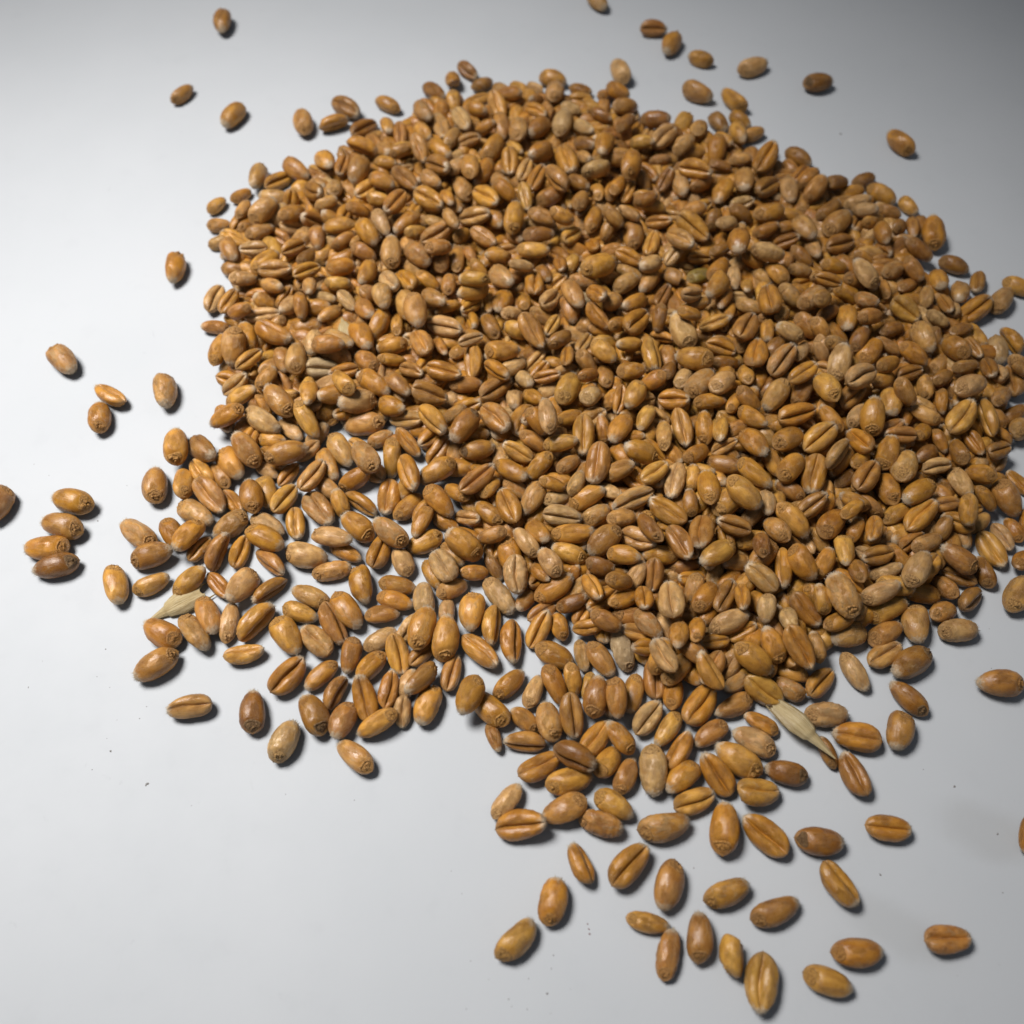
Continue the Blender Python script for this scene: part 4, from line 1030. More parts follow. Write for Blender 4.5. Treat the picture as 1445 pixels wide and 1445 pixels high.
2360 9568 362 955 219 167 111 585 356 319 n g
2326 8901 478 880 224 31 418 543 287 239 n k
2960 9137 395 881 443 -160 -51 642 339 291 w k
3562 9283 171 -530 35 -121 838 654 379 335 n g
3870 8971 281 792 -128 134 582 740 354 316 w p
4328 9355 143 816 254 -142 -500 572 322 272 w k
4781 9410 134 803 437 -194 -358 571 299 258 n g
4647 8776 318 652 395 -488 -426 718 410 339 n g
5013 8978 131 940 233 28 249 530 282 262 w p
2605 8234 559 876 400 -254 -85 545 273 242 n g
3063 8462 490 -174 893 409 -70 740 396 323 w p
3428 8154 539 900 262 6 349 505 278 239 n p
3630 8221 283 956 269 89 80 618 325 289 n g
4304 8585 335 866 281 -190 -368 496 269 236 n g
4139 8218 396 -618 -150 -97 766 709 359 335 n g
4583 8611 110 857 413 -130 -280 530 239 218 n k
2328 7382 734 749 307 204 550 740 410 344 n g
2999 8044 278 796 599 53 72 471 259 222 n p
2200 8237 383 738 -153 -33 -656 605 321 259 n k
2142 8051 154 823 536 185 -24 530 280 243 n g
4161 7725 397 982 141 108 -58 480 210 203 n g
3010 7255 477 -209 833 492 144 531 275 238 n k
3314 7251 409 674 365 -313 -561 692 392 305 w p
3736 7164 451 701 638 294 122 663 316 263 n g
4113 7007 416 -552 -77 166 813 709 402 347 n g
4587 7317 439 -665 -54 206 716 740 410 332 n p
4590 7964 366 956 289 -8 49 470 267 221 w p
5836 8256 149 815 447 -177 -325 644 330 288 n k
5661 7993 125 838 207 -119 -491 503 280 239 n g
5870 7366 413 819 418 14 393 552 313 258 n g
5007 7103 437 -271 876 318 -241 740 377 336 n k
5458 7123 364 728 63 29 -682 637 343 288 w p
5288 7087 166 916 61 325 227 480 210 176 w w
5939 7046 452 841 319 -102 424 626 337 271 n p
2562 6581 632 844 508 0 170 492 284 235 n g
3149 7201 158 819 216 -267 -460 531 314 278 w p
2586 7340 363 782 259 75 -562 490 258 205 w p
2066 7047 523 848 37 83 521 574 290 249 n g
2269 6991 412 -131 825 542 94 515 238 212 n g
6400 7283 380 981 101 87 141 541 301 261 n k
7061 7616 138 949 210 35 232 557 316 258 n k
6729 7261 154 862 490 57 119 616 336 307 n g
7331 7180 169 834 422 -132 -331 649 370 334 n g
7842 6926 127 802 297 -180 -486 510 282 245 n g
6735 6768 368 914 377 -68 134 554 285 225 n p
6119 7198 219 819 207 104 -525 470 277 227 n p
-5214 6551 373 779 113 201 583 579 232 209 w p
-4521 6466 343 786 271 58 552 529 292 255 n p
-4228 6355 472 905 218 237 277 600 330 300 n g
-3535 6701 208 269 93 -219 933 682 410 343 n p
-3903 6591 143 783 464 301 285 530 290 248 n g
-2952 6434 467 869 432 180 -164 506 264 227 n g
-2531 6631 334 834 407 -262 -267 530 297 261 n g
-2485 6054 542 814 213 -16 -540 632 286 229 w p
-2008 6117 461 -380 -42 15 924 659 322 289 n g
-5723 6393 122 916 397 47 34 475 265 242 w p
-5628 5927 117 861 484 59 146 475 270 220 w p
-5109 6276 200 858 216 318 341 530 285 230 n g
-4844 6031 325 943 247 56 214 584 288 252 w p
-4157 6231 204 -319 929 -20 -184 713 351 293 w p
-3290 5976 512 -21 -98 -178 979 645 303 232 n g
-2716 5695 641 866 152 -6 -476 677 355 317 n g
-3412 5898 198 -270 -78 -445 850 636 345 299 w p
-3734 5983 137 793 476 133 358 530 297 250 n p
-4587 5651 180 551 -57 -102 827 740 385 363 n g
-4125 5534 402 -405 842 278 -225 541 304 263 n g
-5427 5712 113 -516 98 -78 847 483 254 210 w p
-4891 5399 247 -289 911 -166 241 732 410 354 n g
-3817 5232 456 818 337 273 378 515 290 237 b k
-3365 5634 112 980 63 56 180 490 251 208 n g
-3180 5006 430 932 340 61 107 575 337 295 n g
-2796 5424 381 887 391 29 -244 531 301 253 n g
-2686 4830 487 -592 179 -135 774 654 334 310 n g
-2239 4583 510 -123 852 -458 221 610 330 295 w p
-1960 5243 200 818 492 278 -108 530 263 235 n p
-1969 5607 328 787 128 -141 -587 584 314 277 w p
-4966 4733 421 961 133 209 122 530 286 251 w p
-4596 4959 178 -325 12 -255 911 700 357 328 n g
-3977 5152 178 937 122 -14 327 616 367 315 n g
-3827 4845 219 -254 781 450 -350 740 398 372 n g
-4217 4703 158 370 -95 -305 872 614 360 296 w p
-4646 4523 157 -359 932 31 -26 631 353 300 n g
-5170 4233 367 -153 821 549 -25 579 290 234 n g
-5519 4479 148 -198 765 594 -153 653 334 283 w p
-4918 3887 474 -164 -130 -414 886 500 270 238 b g
-3196 4552 505 903 429 26 -12 487 257 236 n g
-3265 4783 98 945 326 12 27 511 222 185 t p
-3480 4315 363 965 254 -2 -64 543 251 216 w p
-3496 4352 156 966 215 141 -7 582 301 254 n p
-3025 4248 369 -217 876 -430 -29 495 245 203 w p
-2654 4018 403 859 96 -208 -458 583 334 271 n g
-2331 4146 616 779 34 -13 -625 594 347 300 n p
-1934 4091 414 758 268 -259 -536 735 407 322 n p
-4165 4378 110 948 304 -49 -76 530 246 212 b p
-3799 4242 120 853 509 114 15 501 245 211 w p
-4540 3960 314 -353 933 67 -34 673 283 236 w p
-4159 4028 134 907 419 -29 -33 530 308 252 n p
-3304 3942 345 -311 131 -245 909 496 245 197 n g
-3774 3781 174 931 362 -41 38 670 367 343 n g
-5425 3832 117 5 80 -153 985 519 248 200 n g
-3067 3225 512 954 25 -111 -279 690 311 275 t p
-2394 3713 330 -525 167 -439 710 665 354 288 n g
-2069 3738 320 665 -134 -65 732 564 237 214 n g
-2128 3169 399 -99 -26 -410 906 575 314 291 n g
-5181 3091 395 787 9 -125 605 644 332 273 n g
-4770 3596 142 940 200 98 258 530 311 280 n p
-4589 2769 504 -224 876 400 -149 598 273 238 n g
-4301 3104 160 655 -642 -133 375 562 289 272 n g
-3773 2791 515 677 170 165 697 649 361 302 n p
-3662 3343 190 901 197 -305 -238 470 245 216 w p
-3132 3040 322 178 -259 -492 812 740 410 332 n p
-3541 3213 120 926 278 28 253 530 253 238 n p
-3330 2726 311 -343 915 35 -211 683 361 300 w w
-2565 2863 344 334 -77 -251 905 535 326 252 n g
-2106 2847 425 912 369 180 -14 521 218 186 n g
-1739 2546 492 -249 913 -233 221 528 261 223 n g
-4912 2601 157 -362 926 -105 -30 630 322 302 n g
-4259 2418 457 864 176 17 472 511 286 242 n g
-4143 2676 117 839 291 174 426 530 263 226 n g
-3771 2475 137 86 402 904 119 605 303 268 n g
-3097 2241 441 907 299 111 274 666 408 376 w p
-1956 2209 537 914 -38 -41 -402 643 313 282 n g
-4702 2160 253 953 124 -158 229 621 292 257 n g
-4271 1933 296 854 -175 333 -358 480 210 181 n g
-3689 2007 135 -88 899 -414 115 530 287 247 n g
-3473 2127 159 834 358 2 420 530 313 258 n k
-2800 2416 137 944 261 80 184 530 300 273 n p
-2050 1867 407 886 285 -294 -218 625 354 321 n g
-2002 2151 328 903 87 -140 -396 470 210 189 t p
-1560 6714 270 824 513 -180 -159 479 250 214 w p
-1139 6497 515 890 152 -209 -376 530 249 206 n g
-713 6267 498 -455 865 25 212 669 355 302 w p
-1145 5871 809 788 362 -196 -457 527 256 225 w p
-376 6355 378 842 184 -190 -471 703 362 322 n g
57 5913 313 862 97 -260 -424 530 281 253 w p
572 6146 598 968 151 46 -197 585 313 262 w p
580 6151 337 840 535 21 -85 598 310 269 w p
942 6039 719 848 456 108 -245 509 287 229 n g
1566 6302 356 773 220 149 576 694 313 278 n g
1822 5905 469 731 353 -65 580 470 247 214 n p
1900 5998 741 793 465 9 -393 530 265 223 n p
1140 5846 383 -238 869 379 -209 531 316 287 n g
1540 5667 322 297 538 789 11 530 261 232 n g
501 5729 535 962 267 26 52 605 304 227 n k
-1486 6293 309 983 34 62 -172 470 260 224 n p
-1821 5869 470 800 481 346 93 530 285 228 n g
-1424 5765 536 -358 891 280 10 699 350 316 w p
-952 5869 380 819 332 354 305 476 284 272 b g
-543 5762 449 23 939 -338 -53 590 357 300 n g
-220 5988 120 758 501 290 301 530 251 217 n g
-1363 5205 738 950 100 195 221 556 298 253 w p
-1750 5143 602 889 256 -74 -373 633 386 337 w p
-1792 4997 327 948 75 115 -288 595 317 281 n p
-1334 5244 423 694 19 2 719 698 361 329 n g
-1022 5302 342 715 -63 -57 694 664 289 237 n g
-791 5379 358 824 -19 24 -565 483 220 203 n g
-614 5008 389 825 354 82 -432 470 245 202 n g
-256 5199 524 27 150 -563 812 522 266 232 n g
392 5428 455 983 182 -5 -26 645 311 282 n g
175 4855 628 899 410 144 -55 480 210 187 w p
-189 4689 527 851 176 -279 -409 730 379 312 n p
398 4657 391 -28 692 717 -80 643 361 300 n g
589 4958 313 845 -48 -54 -530 487 262 220 n k
892 5122 384 -102 760 -586 264 470 255 219 n k
1124 5185 316 826 147 -4 545 470 253 229 n g
1818 4805 365 850 431 304 8 530 273 239 n p
1879 5468 357 949 238 -197 54 530 292 259 n g
-675 4253 923 23 -21 -396 918 560 273 241 n g
-696 4221 648 -133 171 -495 841 628 359 315 n g
-1167 4607 409 712 22 38 700 513 270 249 n g
-1547 4677 426 933 147 143 -295 530 264 233 n g
-1425 4108 565 831 398 -328 -209 640 325 291 n p
-1165 4068 382 -213 -35 161 963 532 246 229 n g
-747 4016 479 -324 -296 829 347 520 259 203 n g
-732 3730 407 -374 686 -387 491 566 252 230 n g
-437 4221 363 735 143 -199 -632 554 221 188 n g
-160 4194 412 -578 77 23 812 596 367 312 n g
224 4209 357 668 -143 71 726 470 257 211 n g
675 4153 498 -208 815 409 -354 707 338 266 w p
1099 4119 702 820 -25 -20 -572 710 354 299 w p
1336 4413 318 794 -79 81 -597 480 214 178 w w
1033 4010 410 781 112 11 -614 609 320 282 n g
1505 4030 801 -190 841 -380 334 530 298 239 n g
1801 4052 573 854 265 358 269 530 324 297 w p
1289 4554 523 839 539 -18 -69 530 302 263 w p
1537 3731 542 60 898 -388 -197 616 327 278 n g
-1604 3146 506 144 539 829 42 695 380 315 w p
-1280 3212 327 838 -80 -105 -529 539 226 184 n g
-724 3094 665 -381 902 186 -78 470 210 176 t p
-390 3669 324 530 -131 -177 819 598 313 269 n k
92 3502 444 157 -203 -558 789 529 343 292 n g
8 3884 399 907 191 338 166 530 276 234 w p
718 3618 421 -68 -514 818 252 480 249 205 n g
844 3205 532 751 519 356 197 601 325 281 n g
1349 3760 297 849 285 -18 444 530 298 278 w p
1601 3575 296 927 319 130 -149 480 210 186 n g
1271 3218 403 -70 838 506 -194 592 249 211 w p
1593 2865 637 907 155 -33 -390 574 340 270 n g
960 2857 509 120 736 666 4 502 246 197 n g
718 2859 333 926 215 -249 -185 472 210 166 n g
307 3047 314 891 323 102 302 470 245 203 n k
393 2860 347 -326 851 412 -6 530 245 211 w p
-915 3118 323 904 76 180 380 530 257 215 n g
-251 2455 627 -599 690 -196 356 600 320 266 n g
18 2658 450 868 416 148 228 530 271 230 w p
606 2396 527 -338 922 56 181 503 250 207 n g
1306 2776 434 767 446 101 -449 530 277 248 w p
1317 2442 507 817 456 337 110 470 247 202 n g
1625 2538 342 700 30 196 686 572 299 243 n g
-802 2319 389 931 359 60 28 585 289 233 n g
214 2417 397 832 224 -353 -365 506 269 259 w p
372 2113 334 906 241 -195 -288 470 257 211 n g
41 2006 383 728 -49 -138 -670 474 264 237 w p
659 2269 268 920 340 -31 194 530 269 234 n p
1345 1957 547 884 33 226 407 530 331 281 n p
1698 2027 353 854 214 9 474 470 245 208 n g
-1434 2403 360 984 46 101 141 530 275 229 n g
2014 6202 453 793 396 -91 453 530 294 275 n p
2205 6125 690 662 684 -191 -242 481 245 192 w p
2299 5875 408 716 140 -14 684 721 384 336 n g
2060 6124 172 795 96 -336 -496 530 268 234 n k
2729 6615 400 922 365 52 -118 530 271 227 n g
2647 5714 331 0 807 590 14 639 296 257 n g
2825 6234 386 -311 911 -70 261 546 270 241 n g
3490 6394 503 977 104 -122 142 540 331 286 n p
3110 5373 765 -196 880 -369 225 669 347 308 n p
3026 5286 470 -211 868 439 101 530 263 205 n p
3517 5334 328 -389 909 46 -144 487 263 242 n g
3920 5434 449 976 86 -17 201 470 245 233 n k
4077 6044 516 944 139 212 209 530 289 260 n p
3853 6260 434 762 312 33 566 530 311 280 b k
4401 6385 440 908 307 172 -228 530 278 223 n k
4936 6379 482 960 228 71 150 671 381 326 n g
4711 6405 197 841 503 -59 190 530 251 208 n g
4842 5969 425 882 427 -46 194 551 266 223 n g
4219 5377 712 -628 58 164 758 740 410 368 n g
5204 5706 397 -376 879 84 282 530 282 234 n k
5289 6117 334 971 203 34 123 530 250 214 n k
5545 5900 548 830 115 -102 -536 622 386 303 w p
5707 5567 349 699 326 -334 -541 527 270 231 w p
4690 5070 744 674 726 7 -134 640 372 321 w p
5467 5407 305 779 492 -16 -389 530 284 236 n k
2158 5122 571 -322 913 -251 23 547 299 249 n g
2551 4928 603 -222 244 -342 880 528 328 307 w p
2184 4951 354 949 152 42 -274 530 300 244 w p
3017 4832 372 922 125 -119 -347 525 301 246 b p
3499 4915 283 972 145 44 179 530 291 240 n o
2531 4755 341 -495 19 9 869 639 301 273 n p
2093 4611 422 954 92 -74 276 537 321 303 w p
3810 4925 460 856 268 125 425 628 321 281 n g
4197 5178 306 950 18 -99 294 530 295 245 w p
3698 4316 690 -424 220 -241 845 740 379 320 n g
4096 4767 403 723 55 -31 -688 551 272 245 n p
4305 4517 451 -634 154 154 742 486 221 182 n g
4508 5149 476 920 326 130 -175 530 282 259 n g
4689 4916 276 856 348 -96 -369 497 277 254 n p
4888 4822 474 459 -38 -142 876 550 309 267 n g
5384 5022 318 962 256 86 -49 485 260 231 w p
5643 4669 491 -339 879 66 -327 530 233 207 n g
2226 4162 428 -245 289 -340 861 648 325 299 n g
2781 4406 327 -162 845 509 7 508 259 211 n k
2625 3639 609 -631 -97 -273 719 530 260 236 n k
3189 4040 772 -365 861 138 -327 530 282 238 w p
3317 4035 514 859 498 3 124 575 247 205 w p
3111 3538 838 963 213 150 -66 474 245 212 n g
3853 4207 474 -561 62 87 821 611 294 241 n g
3950 4016 347 -648 31 224 728 568 255 203 n g
3626 3654 436 -155 972 145 98 579 290 238 n g
4315 4081 406 919 278 -181 -211 588 253 232 t p
5051 4254 496 768 509 14 -388 530 304 270 w p
5394 4078 617 894 337 105 275 675 397 360 n p
4525 3407 538 -633 -199 253 704 518 242 208 n g
4860 3828 470 879 127 229 399 470 246 214 w p
4853 3195 734 255 43 -342 903 541 282 230 n p
5308 3598 430 781 508 -75 -355 608 372 305 n g
1887 3554 536 822 367 395 186 530 284 241 b g
2677 3397 357 708 -662 65 -237 478 245 200 n g
2067 3053 561 -1 196 -545 815 533 270 236 n g
2433 2820 596 278 707 -564 -325 685 372 316 n g
3678 3090 453 -446 881 -156 -11 563 307 277 n g
4619 3018 506 869 194 -68 450 530 306 265 n k
5076 2972 506 881 173 145 415 533 252 210 b p
4063 2491 444 695 -169 95 692 573 277 234 n g
3750 2804 382 868 484 110 -8 530 252 224 n k
2055 2466 592 955 290 6 57 511 297 263 n g
2715 2523 520 841 31 131 525 470 245 223 n k
2404 2248 601 -150 -294 -204 922 530 301 239 n g
2970 2405 458 825 -180 2 535 534 291 246 n p
3585 2164 654 893 -124 65 428 621 365 316 w p
4302 2469 332 865 117 30 488 470 245 206 n g
4480 2344 293 873 111 -131 456 530 280 235 n k
2067 1937 636 -535 -19 -48 843 591 341 304 n g
2748 1908 541 -326 920 -76 206 554 349 303 n g
3359 1854 528 896 442 24 40 571 266 216 n g
3994 1853 612 756 500 -12 -422 546 292 267 w k
3784 1870 465 861 176 202 432 530 261 235 n g
5007 2194 411 856 33 -233 461 638 353 316 n g
4953 2322 722 -134 948 284 56 594 311 258 n g
5298 2394 369 661 322 -205 -647 530 293 265 n g
1827 1928 489 46 -622 743 243 530 249 212 n g
5432 3210 311 960 220 70 158 530 299 247 b g
6142 6569 355 866 396 12 305 592 299 252 n k
6789 6422 497 870 416 -255 -67 499 273 226 w p
7335 6555 314 870 427 -84 -231 472 251 218 n g
6970 6306 334 777 576 220 126 530 282 243 n g
7049 5892 409 662 358 -354 -555 568 329 276 n g
7743 6218 256 -668 -86 72 735 551 245 175 n g
7948 6331 130 -599 -41 13 800 612 291 251 n k
7457 6173 270 828 368 366 213 470 299 234 n k
7694 5524 358 883 301 37 -359 613 287 260 w k
6888 6234 132 876 54 54 476 530 295 257 w p
6218 5660 348 -354 918 154 -88 605 375 317 n k
6813 5814 120 -474 -163 162 850 471 259 221 n g
7076 5622 198 -351 736 -311 488 530 302 258 n k
6716 5442 179 878 396 149 -224 529 222 186 n g
7358 5708 201 881 233 -216 352 530 303 254 n k
6038 5133 314 923 357 118 -76 574 276 227 n g
5669 4325 827 -492 858 -146 1 507 262 238 n g
6282 4653 472 787 524 318 -71 530 295 265 n g
7448 4936 468 756 404 -108 -503 537 290 246 n g
7093 4988 375 915 293 142 237 534 305 263 n p
7360 4701 268 957 35 86 274 519 249 213 n g
6895 4580 305 637 -329 -257 648 491 210 184 n g
8382 5309 148 902 354 -90 -230 581 324 290 n k
7941 4827 284 -660 -72 322 675 619 336 292 n g
7598 4358 342 775 -147 -114 604 534 255 213 w p
7902 4154 381 -190 719 -579 333 517 245 203 n g
8296 4540 254 -542 154 95 820 657 349 324 w p
8757 4916 129 175 -560 773 -242 537 290 246 n k
9453 4795 147 914 287 -86 -274 553 329 279 n g
9050 4424 178 902 15 -62 427 653 374 344 w p
7682 3811 371 734 615 -15 -287 471 245 216 w p
6374 4055 606 814 487 -256 -187 470 264 252 w p
6372 3664 599 837 511 193 21 511 306 268 n p
6012 3758 454 -643 -16 258 721 740 396 350 n g
5656 3796 524 919 241 107 293 528 252 215 n k
5473 3851 869 882 242 320 245 530 320 257 n p
5451 3368 594 733 490 50 -470 530 289 233 n p
5812 3508 339 836 359 -55 -412 530 266 233 n g
6818 3588 342 981 29 46 187 505 276 242 w k
6125 3196 562 859 105 -120 486 521 284 241 n k
7653 3518 168 -622 -394 73 673 471 254 204 n k
7015 2882 520 813 448 -97 -359 576 309 262 n g
8067 3571 362 979 47 39 193 488 251 202 n k
8216 3191 313 -126 783 -584 176 511 245 222 n g
8730 3279 166 -686 -157 135 698 625 351 341 w p
9026 3484 156 446 338 503 659 614 343 307 n g
5450 3041 471 -558 -549 29 622 530 301 252 n p
5658 3060 613 695 633 283 -188 530 296 245 n p
6320 3016 430 895 19 -57 441 635 384 321 n g
6488 2606 613 873 387 246 167 570 285 243 n g
6703 3220 337 851 416 -94 -307 530 231 208 n p
6418 2415 422 935 99 214 265 602 331 292 n g
5784 1939 553 -233 904 353 -63 617 355 315 n g
6900 2518 467 -313 936 164 -16 475 276 253 n k
7515 2529 333 913 277 135 269 470 277 226 b k
7956 2752 346 955 273 55 106 512 247 208 n p
8322 2676 405 -134 686 -633 334 533 277 223 n k
8833 2635 496 781 510 14 -360 530 280 255 w p
8810 2560 185 154 728 656 126 694 407 362 n g
8390 2039 418 910 162 165 343 539 281 228 w p
7164 2315 331 608 -340 -388 604 492 292 253 w p
6602 1889 780 725 478 -11 -497 530 302 257 n g
6455 1862 516 -626 5 94 774 625 387 334 n g
7051 1916 320 910 281 -43 -300 493 245 209 w p
7360 1946 421 -596 -309 166 722 480 220 194 n g
-5176 652 156 18 448 885 122 631 341 307 w g
-1413 -64 142 -111 -454 860 202 599 311 280 n g
-3112 1885 308 850 386 116 339 577 335 301 w g
-1971 1288 119 -337 -15 -39 941 504 262 236 n g
-776 -597 159 -274 953 -121 46 635 349 314 n g
-4487 1299 145 -65 -570 802 168 592 313 282 n g
-4022 965 139 -255 912 -310 89 599 304 274 w g
-3461 1096 183 170 -265 911 266 544 284 255 w p
-1303 718 113 -23 -55 946 319 479 248 223 n p
-2403 1880 146 906 389 -110 -129 585 313 282 n g
-5673 1242 127 -47 -668 738 87 532 279 251 n g
-3782 1807 204 -171 929 -292 152 565 314 282 w g
-1727 427 140 -540 178 -294 769 588 307 276 n g
-4367 2027 127 896 404 -40 -180 515 277 250 n g
-1981 2059 154 872 482 4 86 584 338 304 n p
-2564 1179 133 116 296 897 305 536 292 263 n g
-2314 723 152 -332 857 -369 138 544 333 300 n p
-4958 1770 145 -40 849 -527 12 596 318 286 w g
1856 7516 145 336 -358 -413 767 509 275 247 n g
-5151 4402 136 662 116 101 734 544 298 268 n g
-2496 2461 243 -195 309 906 213 557 314 283 n g
-4546 6518 153 823 50 0 -566 606 335 302 w g
-2162 8273 358 -357 924 102 -88 563 298 268 n g
-2627 5245 142 709 -6 -39 -704 592 311 280 n g
-4555 2312 124 18 184 952 245 523 271 244 n g
-3692 4443 528 728 -139 -94 -664 507 269 242 n p
4278 8565 124 -371 896 -227 92 560 272 245 n p
-1222 9837 222 740 155 173 -631 627 310 279 n g
873 8678 133 775 189 142 586 586 291 262 n p
-1358 7034 356 -128 -499 830 214 549 314 283 n g
-4296 3421 135 -282 855 426 -88 541 291 262 w g
-4349 4786 597 -263 964 43 2 619 347 312 n p
-2459 7021 141 -340 904 -232 115 591 309 278 n g
-499 8305 125 442 -58 -150 883 510 275 248 n p
-3937 7908 121 182 253 894 323 489 247 223 w g
-3085 8621 160 -194 942 -214 173 642 304 273 n g
-2836 4224 136 -453 224 -383 774 572 299 269 n g
-3516 2766 133 -154 107 -507 841 567 292 263 n g
-2862 7668 135 -519 850 -66 60 580 297 267 n g
-1871 6382 126 696 -154 -154 684 563 275 248 w g
-4054 4151 346 -368 354 -298 807 560 307 276 n p
-4014 2430 204 -137 843 -487 -184 564 312 281 w g
3137 7913 124 -261 887 347 -160 487 266 240 w g
-4963 2961 142 -277 140 -391 866 553 311 280 n p
-3773 5555 126 353 23 45 934 548 277 249 n g
2293 8984 222 815 216 179 -507 608 333 300 w g
-2185 3461 146 839 518 100 131 605 319 287 n g
-1994 4958 130 -164 934 309 -77 551 284 256 n g
761 7518 145 -475 62 -271 835 561 298 268 n g
-1134 8245 140 808 376 109 440 569 286 257 n p
-5330 5542 351 835 166 -127 -509 643 335 301 n p
-264 7378 302 865 353 -204 -293 608 322 290 n p
-1875 5765 118 -177 -571 751 278 540 258 232 n g
3296 8840 243 830 473 209 -209 623 358 322 w g
-2749 6060 361 -257 147 -363 883 529 296 266 n g
-3905 3253 204 855 217 -330 -336 610 338 304 n g
196 7695 151 -233 947 -218 45 570 331 298 n p
1364 9515 130 882 467 -6 62 520 286 257 w g
-1961 7136 137 -371 840 357 -174 549 301 271 w g
-3109 2130 156 939 282 -28 193 559 323 291 n p
89 9532 143 -614 -1 -51 788 608 314 283 n g
-2857 2941 138 929 369 -21 31 618 303 273 n p
2381 7579 285 684 382 -177 -595 497 277 250 w g
-3205 5757 358 760 561 119 306 547 286 257 n g
-3204 2972 675 961 266 -72 -19 609 341 307 n g
-1841 7856 147 768 154 -112 -611 586 322 290 w g
-3785 4823 519 -285 896 277 -198 586 299 269 n g
1929 8183 151 872 189 12 451 592 313 281 n p
-4815 2387 311 -356 868 280 205 596 297 267 n p
4887 8250 150 -669 -22 -9 743 617 328 295 n p
-908 7019 137 -288 950 -120 -25 551 289 260 n g
-3136 6835 121 648 50 26 759 478 265 238 w g
-3582 4116 326 911 408 -64 -7 585 343 308 w g
-4524 4286 237 286 248 -447 810 541 291 262 w g
-2273 4284 119 -93 -440 881 149 501 261 235 w g
-4343 6807 299 295 -562 690 348 568 303 273 n g
1539 8620 131 404 -16 -152 902 536 283 255 w g
-3609 7040 133 865 431 -87 -242 563 291 262 w g
-1294 9296 119 788 6 -10 615 485 261 235 n g
-2492 8671 133 902 71 -58 -422 587 292 263 w g
1964 9336 130 -61 758 648 -48 564 285 257 w g
-3087 8048 259 570 109 99 808 573 308 277 n g
1015 9672 137 801 302 179 485 537 300 270 n g
-3323 2478 133 37 79 945 316 534 291 262 n p
-4497 6066 144 110 289 863 399 603 315 284 n g
-3257 5052 152 199 -23 -280 939 591 333 299 w p
-4025 2863 403 780 -116 133 -600 555 300 270 n g
-3231 3908 137 971 227 -45 -62 518 301 271 n g
-5295 6436 146 -407 761 445 -239 586 319 287 n g
-4304 3758 197 -399 -60 -527 748 546 289 260 n g
3024 8532 136 947 160 6 277 599 296 267 n g
-5263 5231 139 959 272 -25 -79 538 305 275 n g
-3505 7167 338 723 72 285 625 573 320 288 n p
-5016 3919 151 89 214 899 372 580 331 298 n g
-504 9469 196 721 53 -122 680 544 280 252 n g
-5099 4842 133 409 -68 -171 894 587 293 263 n p
3911 8548 133 -174 781 -583 141 512 292 263 n g
-2831 2056 816 372 -228 -313 844 617 327 294 n g
1200 8892 117 46 662 748 -9 549 252 227 w g
-3704 5844 347 742 42 94 -662 549 302 271 n g
-636 7175 218 -16 -323 -366 873 558 275 248 n g
-4188 5432 144 -169 -466 818 291 551 315 284 n g
-3501 3202 463 -661 92 -154 728 538 302 272 w p
-1045 7477 123 887 454 28 83 573 271 244 w g
-2309 5505 359 -242 -479 814 221 541 292 263 n g
-4787 5134 136 889 375 142 220 554 293 264 n g
286 7216 150 -108 -551 781 274 572 314 282 n g
-3808 4005 515 754 -75 243 -605 557 276 248 n g
-2948 2632 367 -102 -145 932 316 534 261 235 w g
-3104 4307 151 -154 -416 853 276 596 332 299 n g
-2686 3957 139 -560 130 -128 808 642 303 273 n p
-1986 9262 130 836 450 -146 -277 542 286 257 n g
-4605 2775 215 152 608 748 -219 599 326 293 n g
-3538 2256 404 -475 447 -179 737 538 297 267 n g
-2339 2993 139 -590 -105 63 798 555 300 270 w g
-2584 2186 207 162 207 -154 952 523 313 281 w g
-3017 6237 148 -151 915 -349 139 543 307 276 n g
-4254 2350 186 -94 907 -342 -229 536 282 254 n g
-2808 1798 308 -186 -204 941 196 561 295 266 n g
-3607 2998 131 869 492 -31 45 553 281 253 w g
-3255 4634 258 -46 -2 -157 987 650 349 314 n g
-4564 3440 191 -523 16 -456 721 532 315 283 n p
1225 7452 153 -394 917 -48 -42 590 325 293 w g
4331 8124 149 718 182 -87 -666 598 315 284 n g
-4186 4386 293 -352 775 519 -82 497 246 221 n g
253 8473 104 -348 934 -65 52 499 228 205 w g
-1424 7891 186 844 475 -92 230 600 317 285 w p
-3612 4074 120 -114 83 -533 835 520 264 238 n g
3537 7956 160 875 441 193 54 554 300 270 n g
-2140 6764 105 -6 -68 880 470 463 230 207 n g
-4810 5329 591 -32 -45 901 430 524 289 260 n p
-198 9184 149 -306 857 -332 248 556 291 262 w p
612 9330 142 881 472 25 3 610 312 281 n g
-3235 5436 166 -221 84 -587 774 646 348 313 n g
-2764 8060 128 -230 -502 768 325 542 280 252 n g
-2584 4587 150 -358 885 -276 109 623 330 297 n g
-128 7019 133 -265 131 -552 780 566 288 259 n p
-3482 1884 421 160 36 967 194 558 303 273 w p
-4185 4917 369 -328 942 72 15 558 268 241 n g
-2992 7424 141 929 219 5 -297 557 294 264 w p
-1820 8563 142 22 -139 -423 895 508 277 250 n p
-2212 2641 197 -257 623 736 62 564 313 282 w p
-2335 7187 354 728 226 194 618 523 285 257 n g
-809 8012 174 -33 260 852 453 580 330 297 n g
-3822 6333 305 -454 -47 828 325 673 362 325 n g
-600 7502 143 801 130 -63 -581 516 313 282 n g
1416 7984 148 -32 -69 903 423 631 325 293 n g
-785 8351 115 825 323 -213 -412 523 246 221 n g
-1496 6988 118 834 532 58 134 554 258 232 n g
-2271 7851 151 75 -158 937 301 607 288 259 n p
-71 9954 357 860 495 -124 -12 587 311 280 n g
-2582 3274 149 148 599 786 32 614 294 265 n g
2818 8851 139 -95 800 593 -21 620 301 271 n p
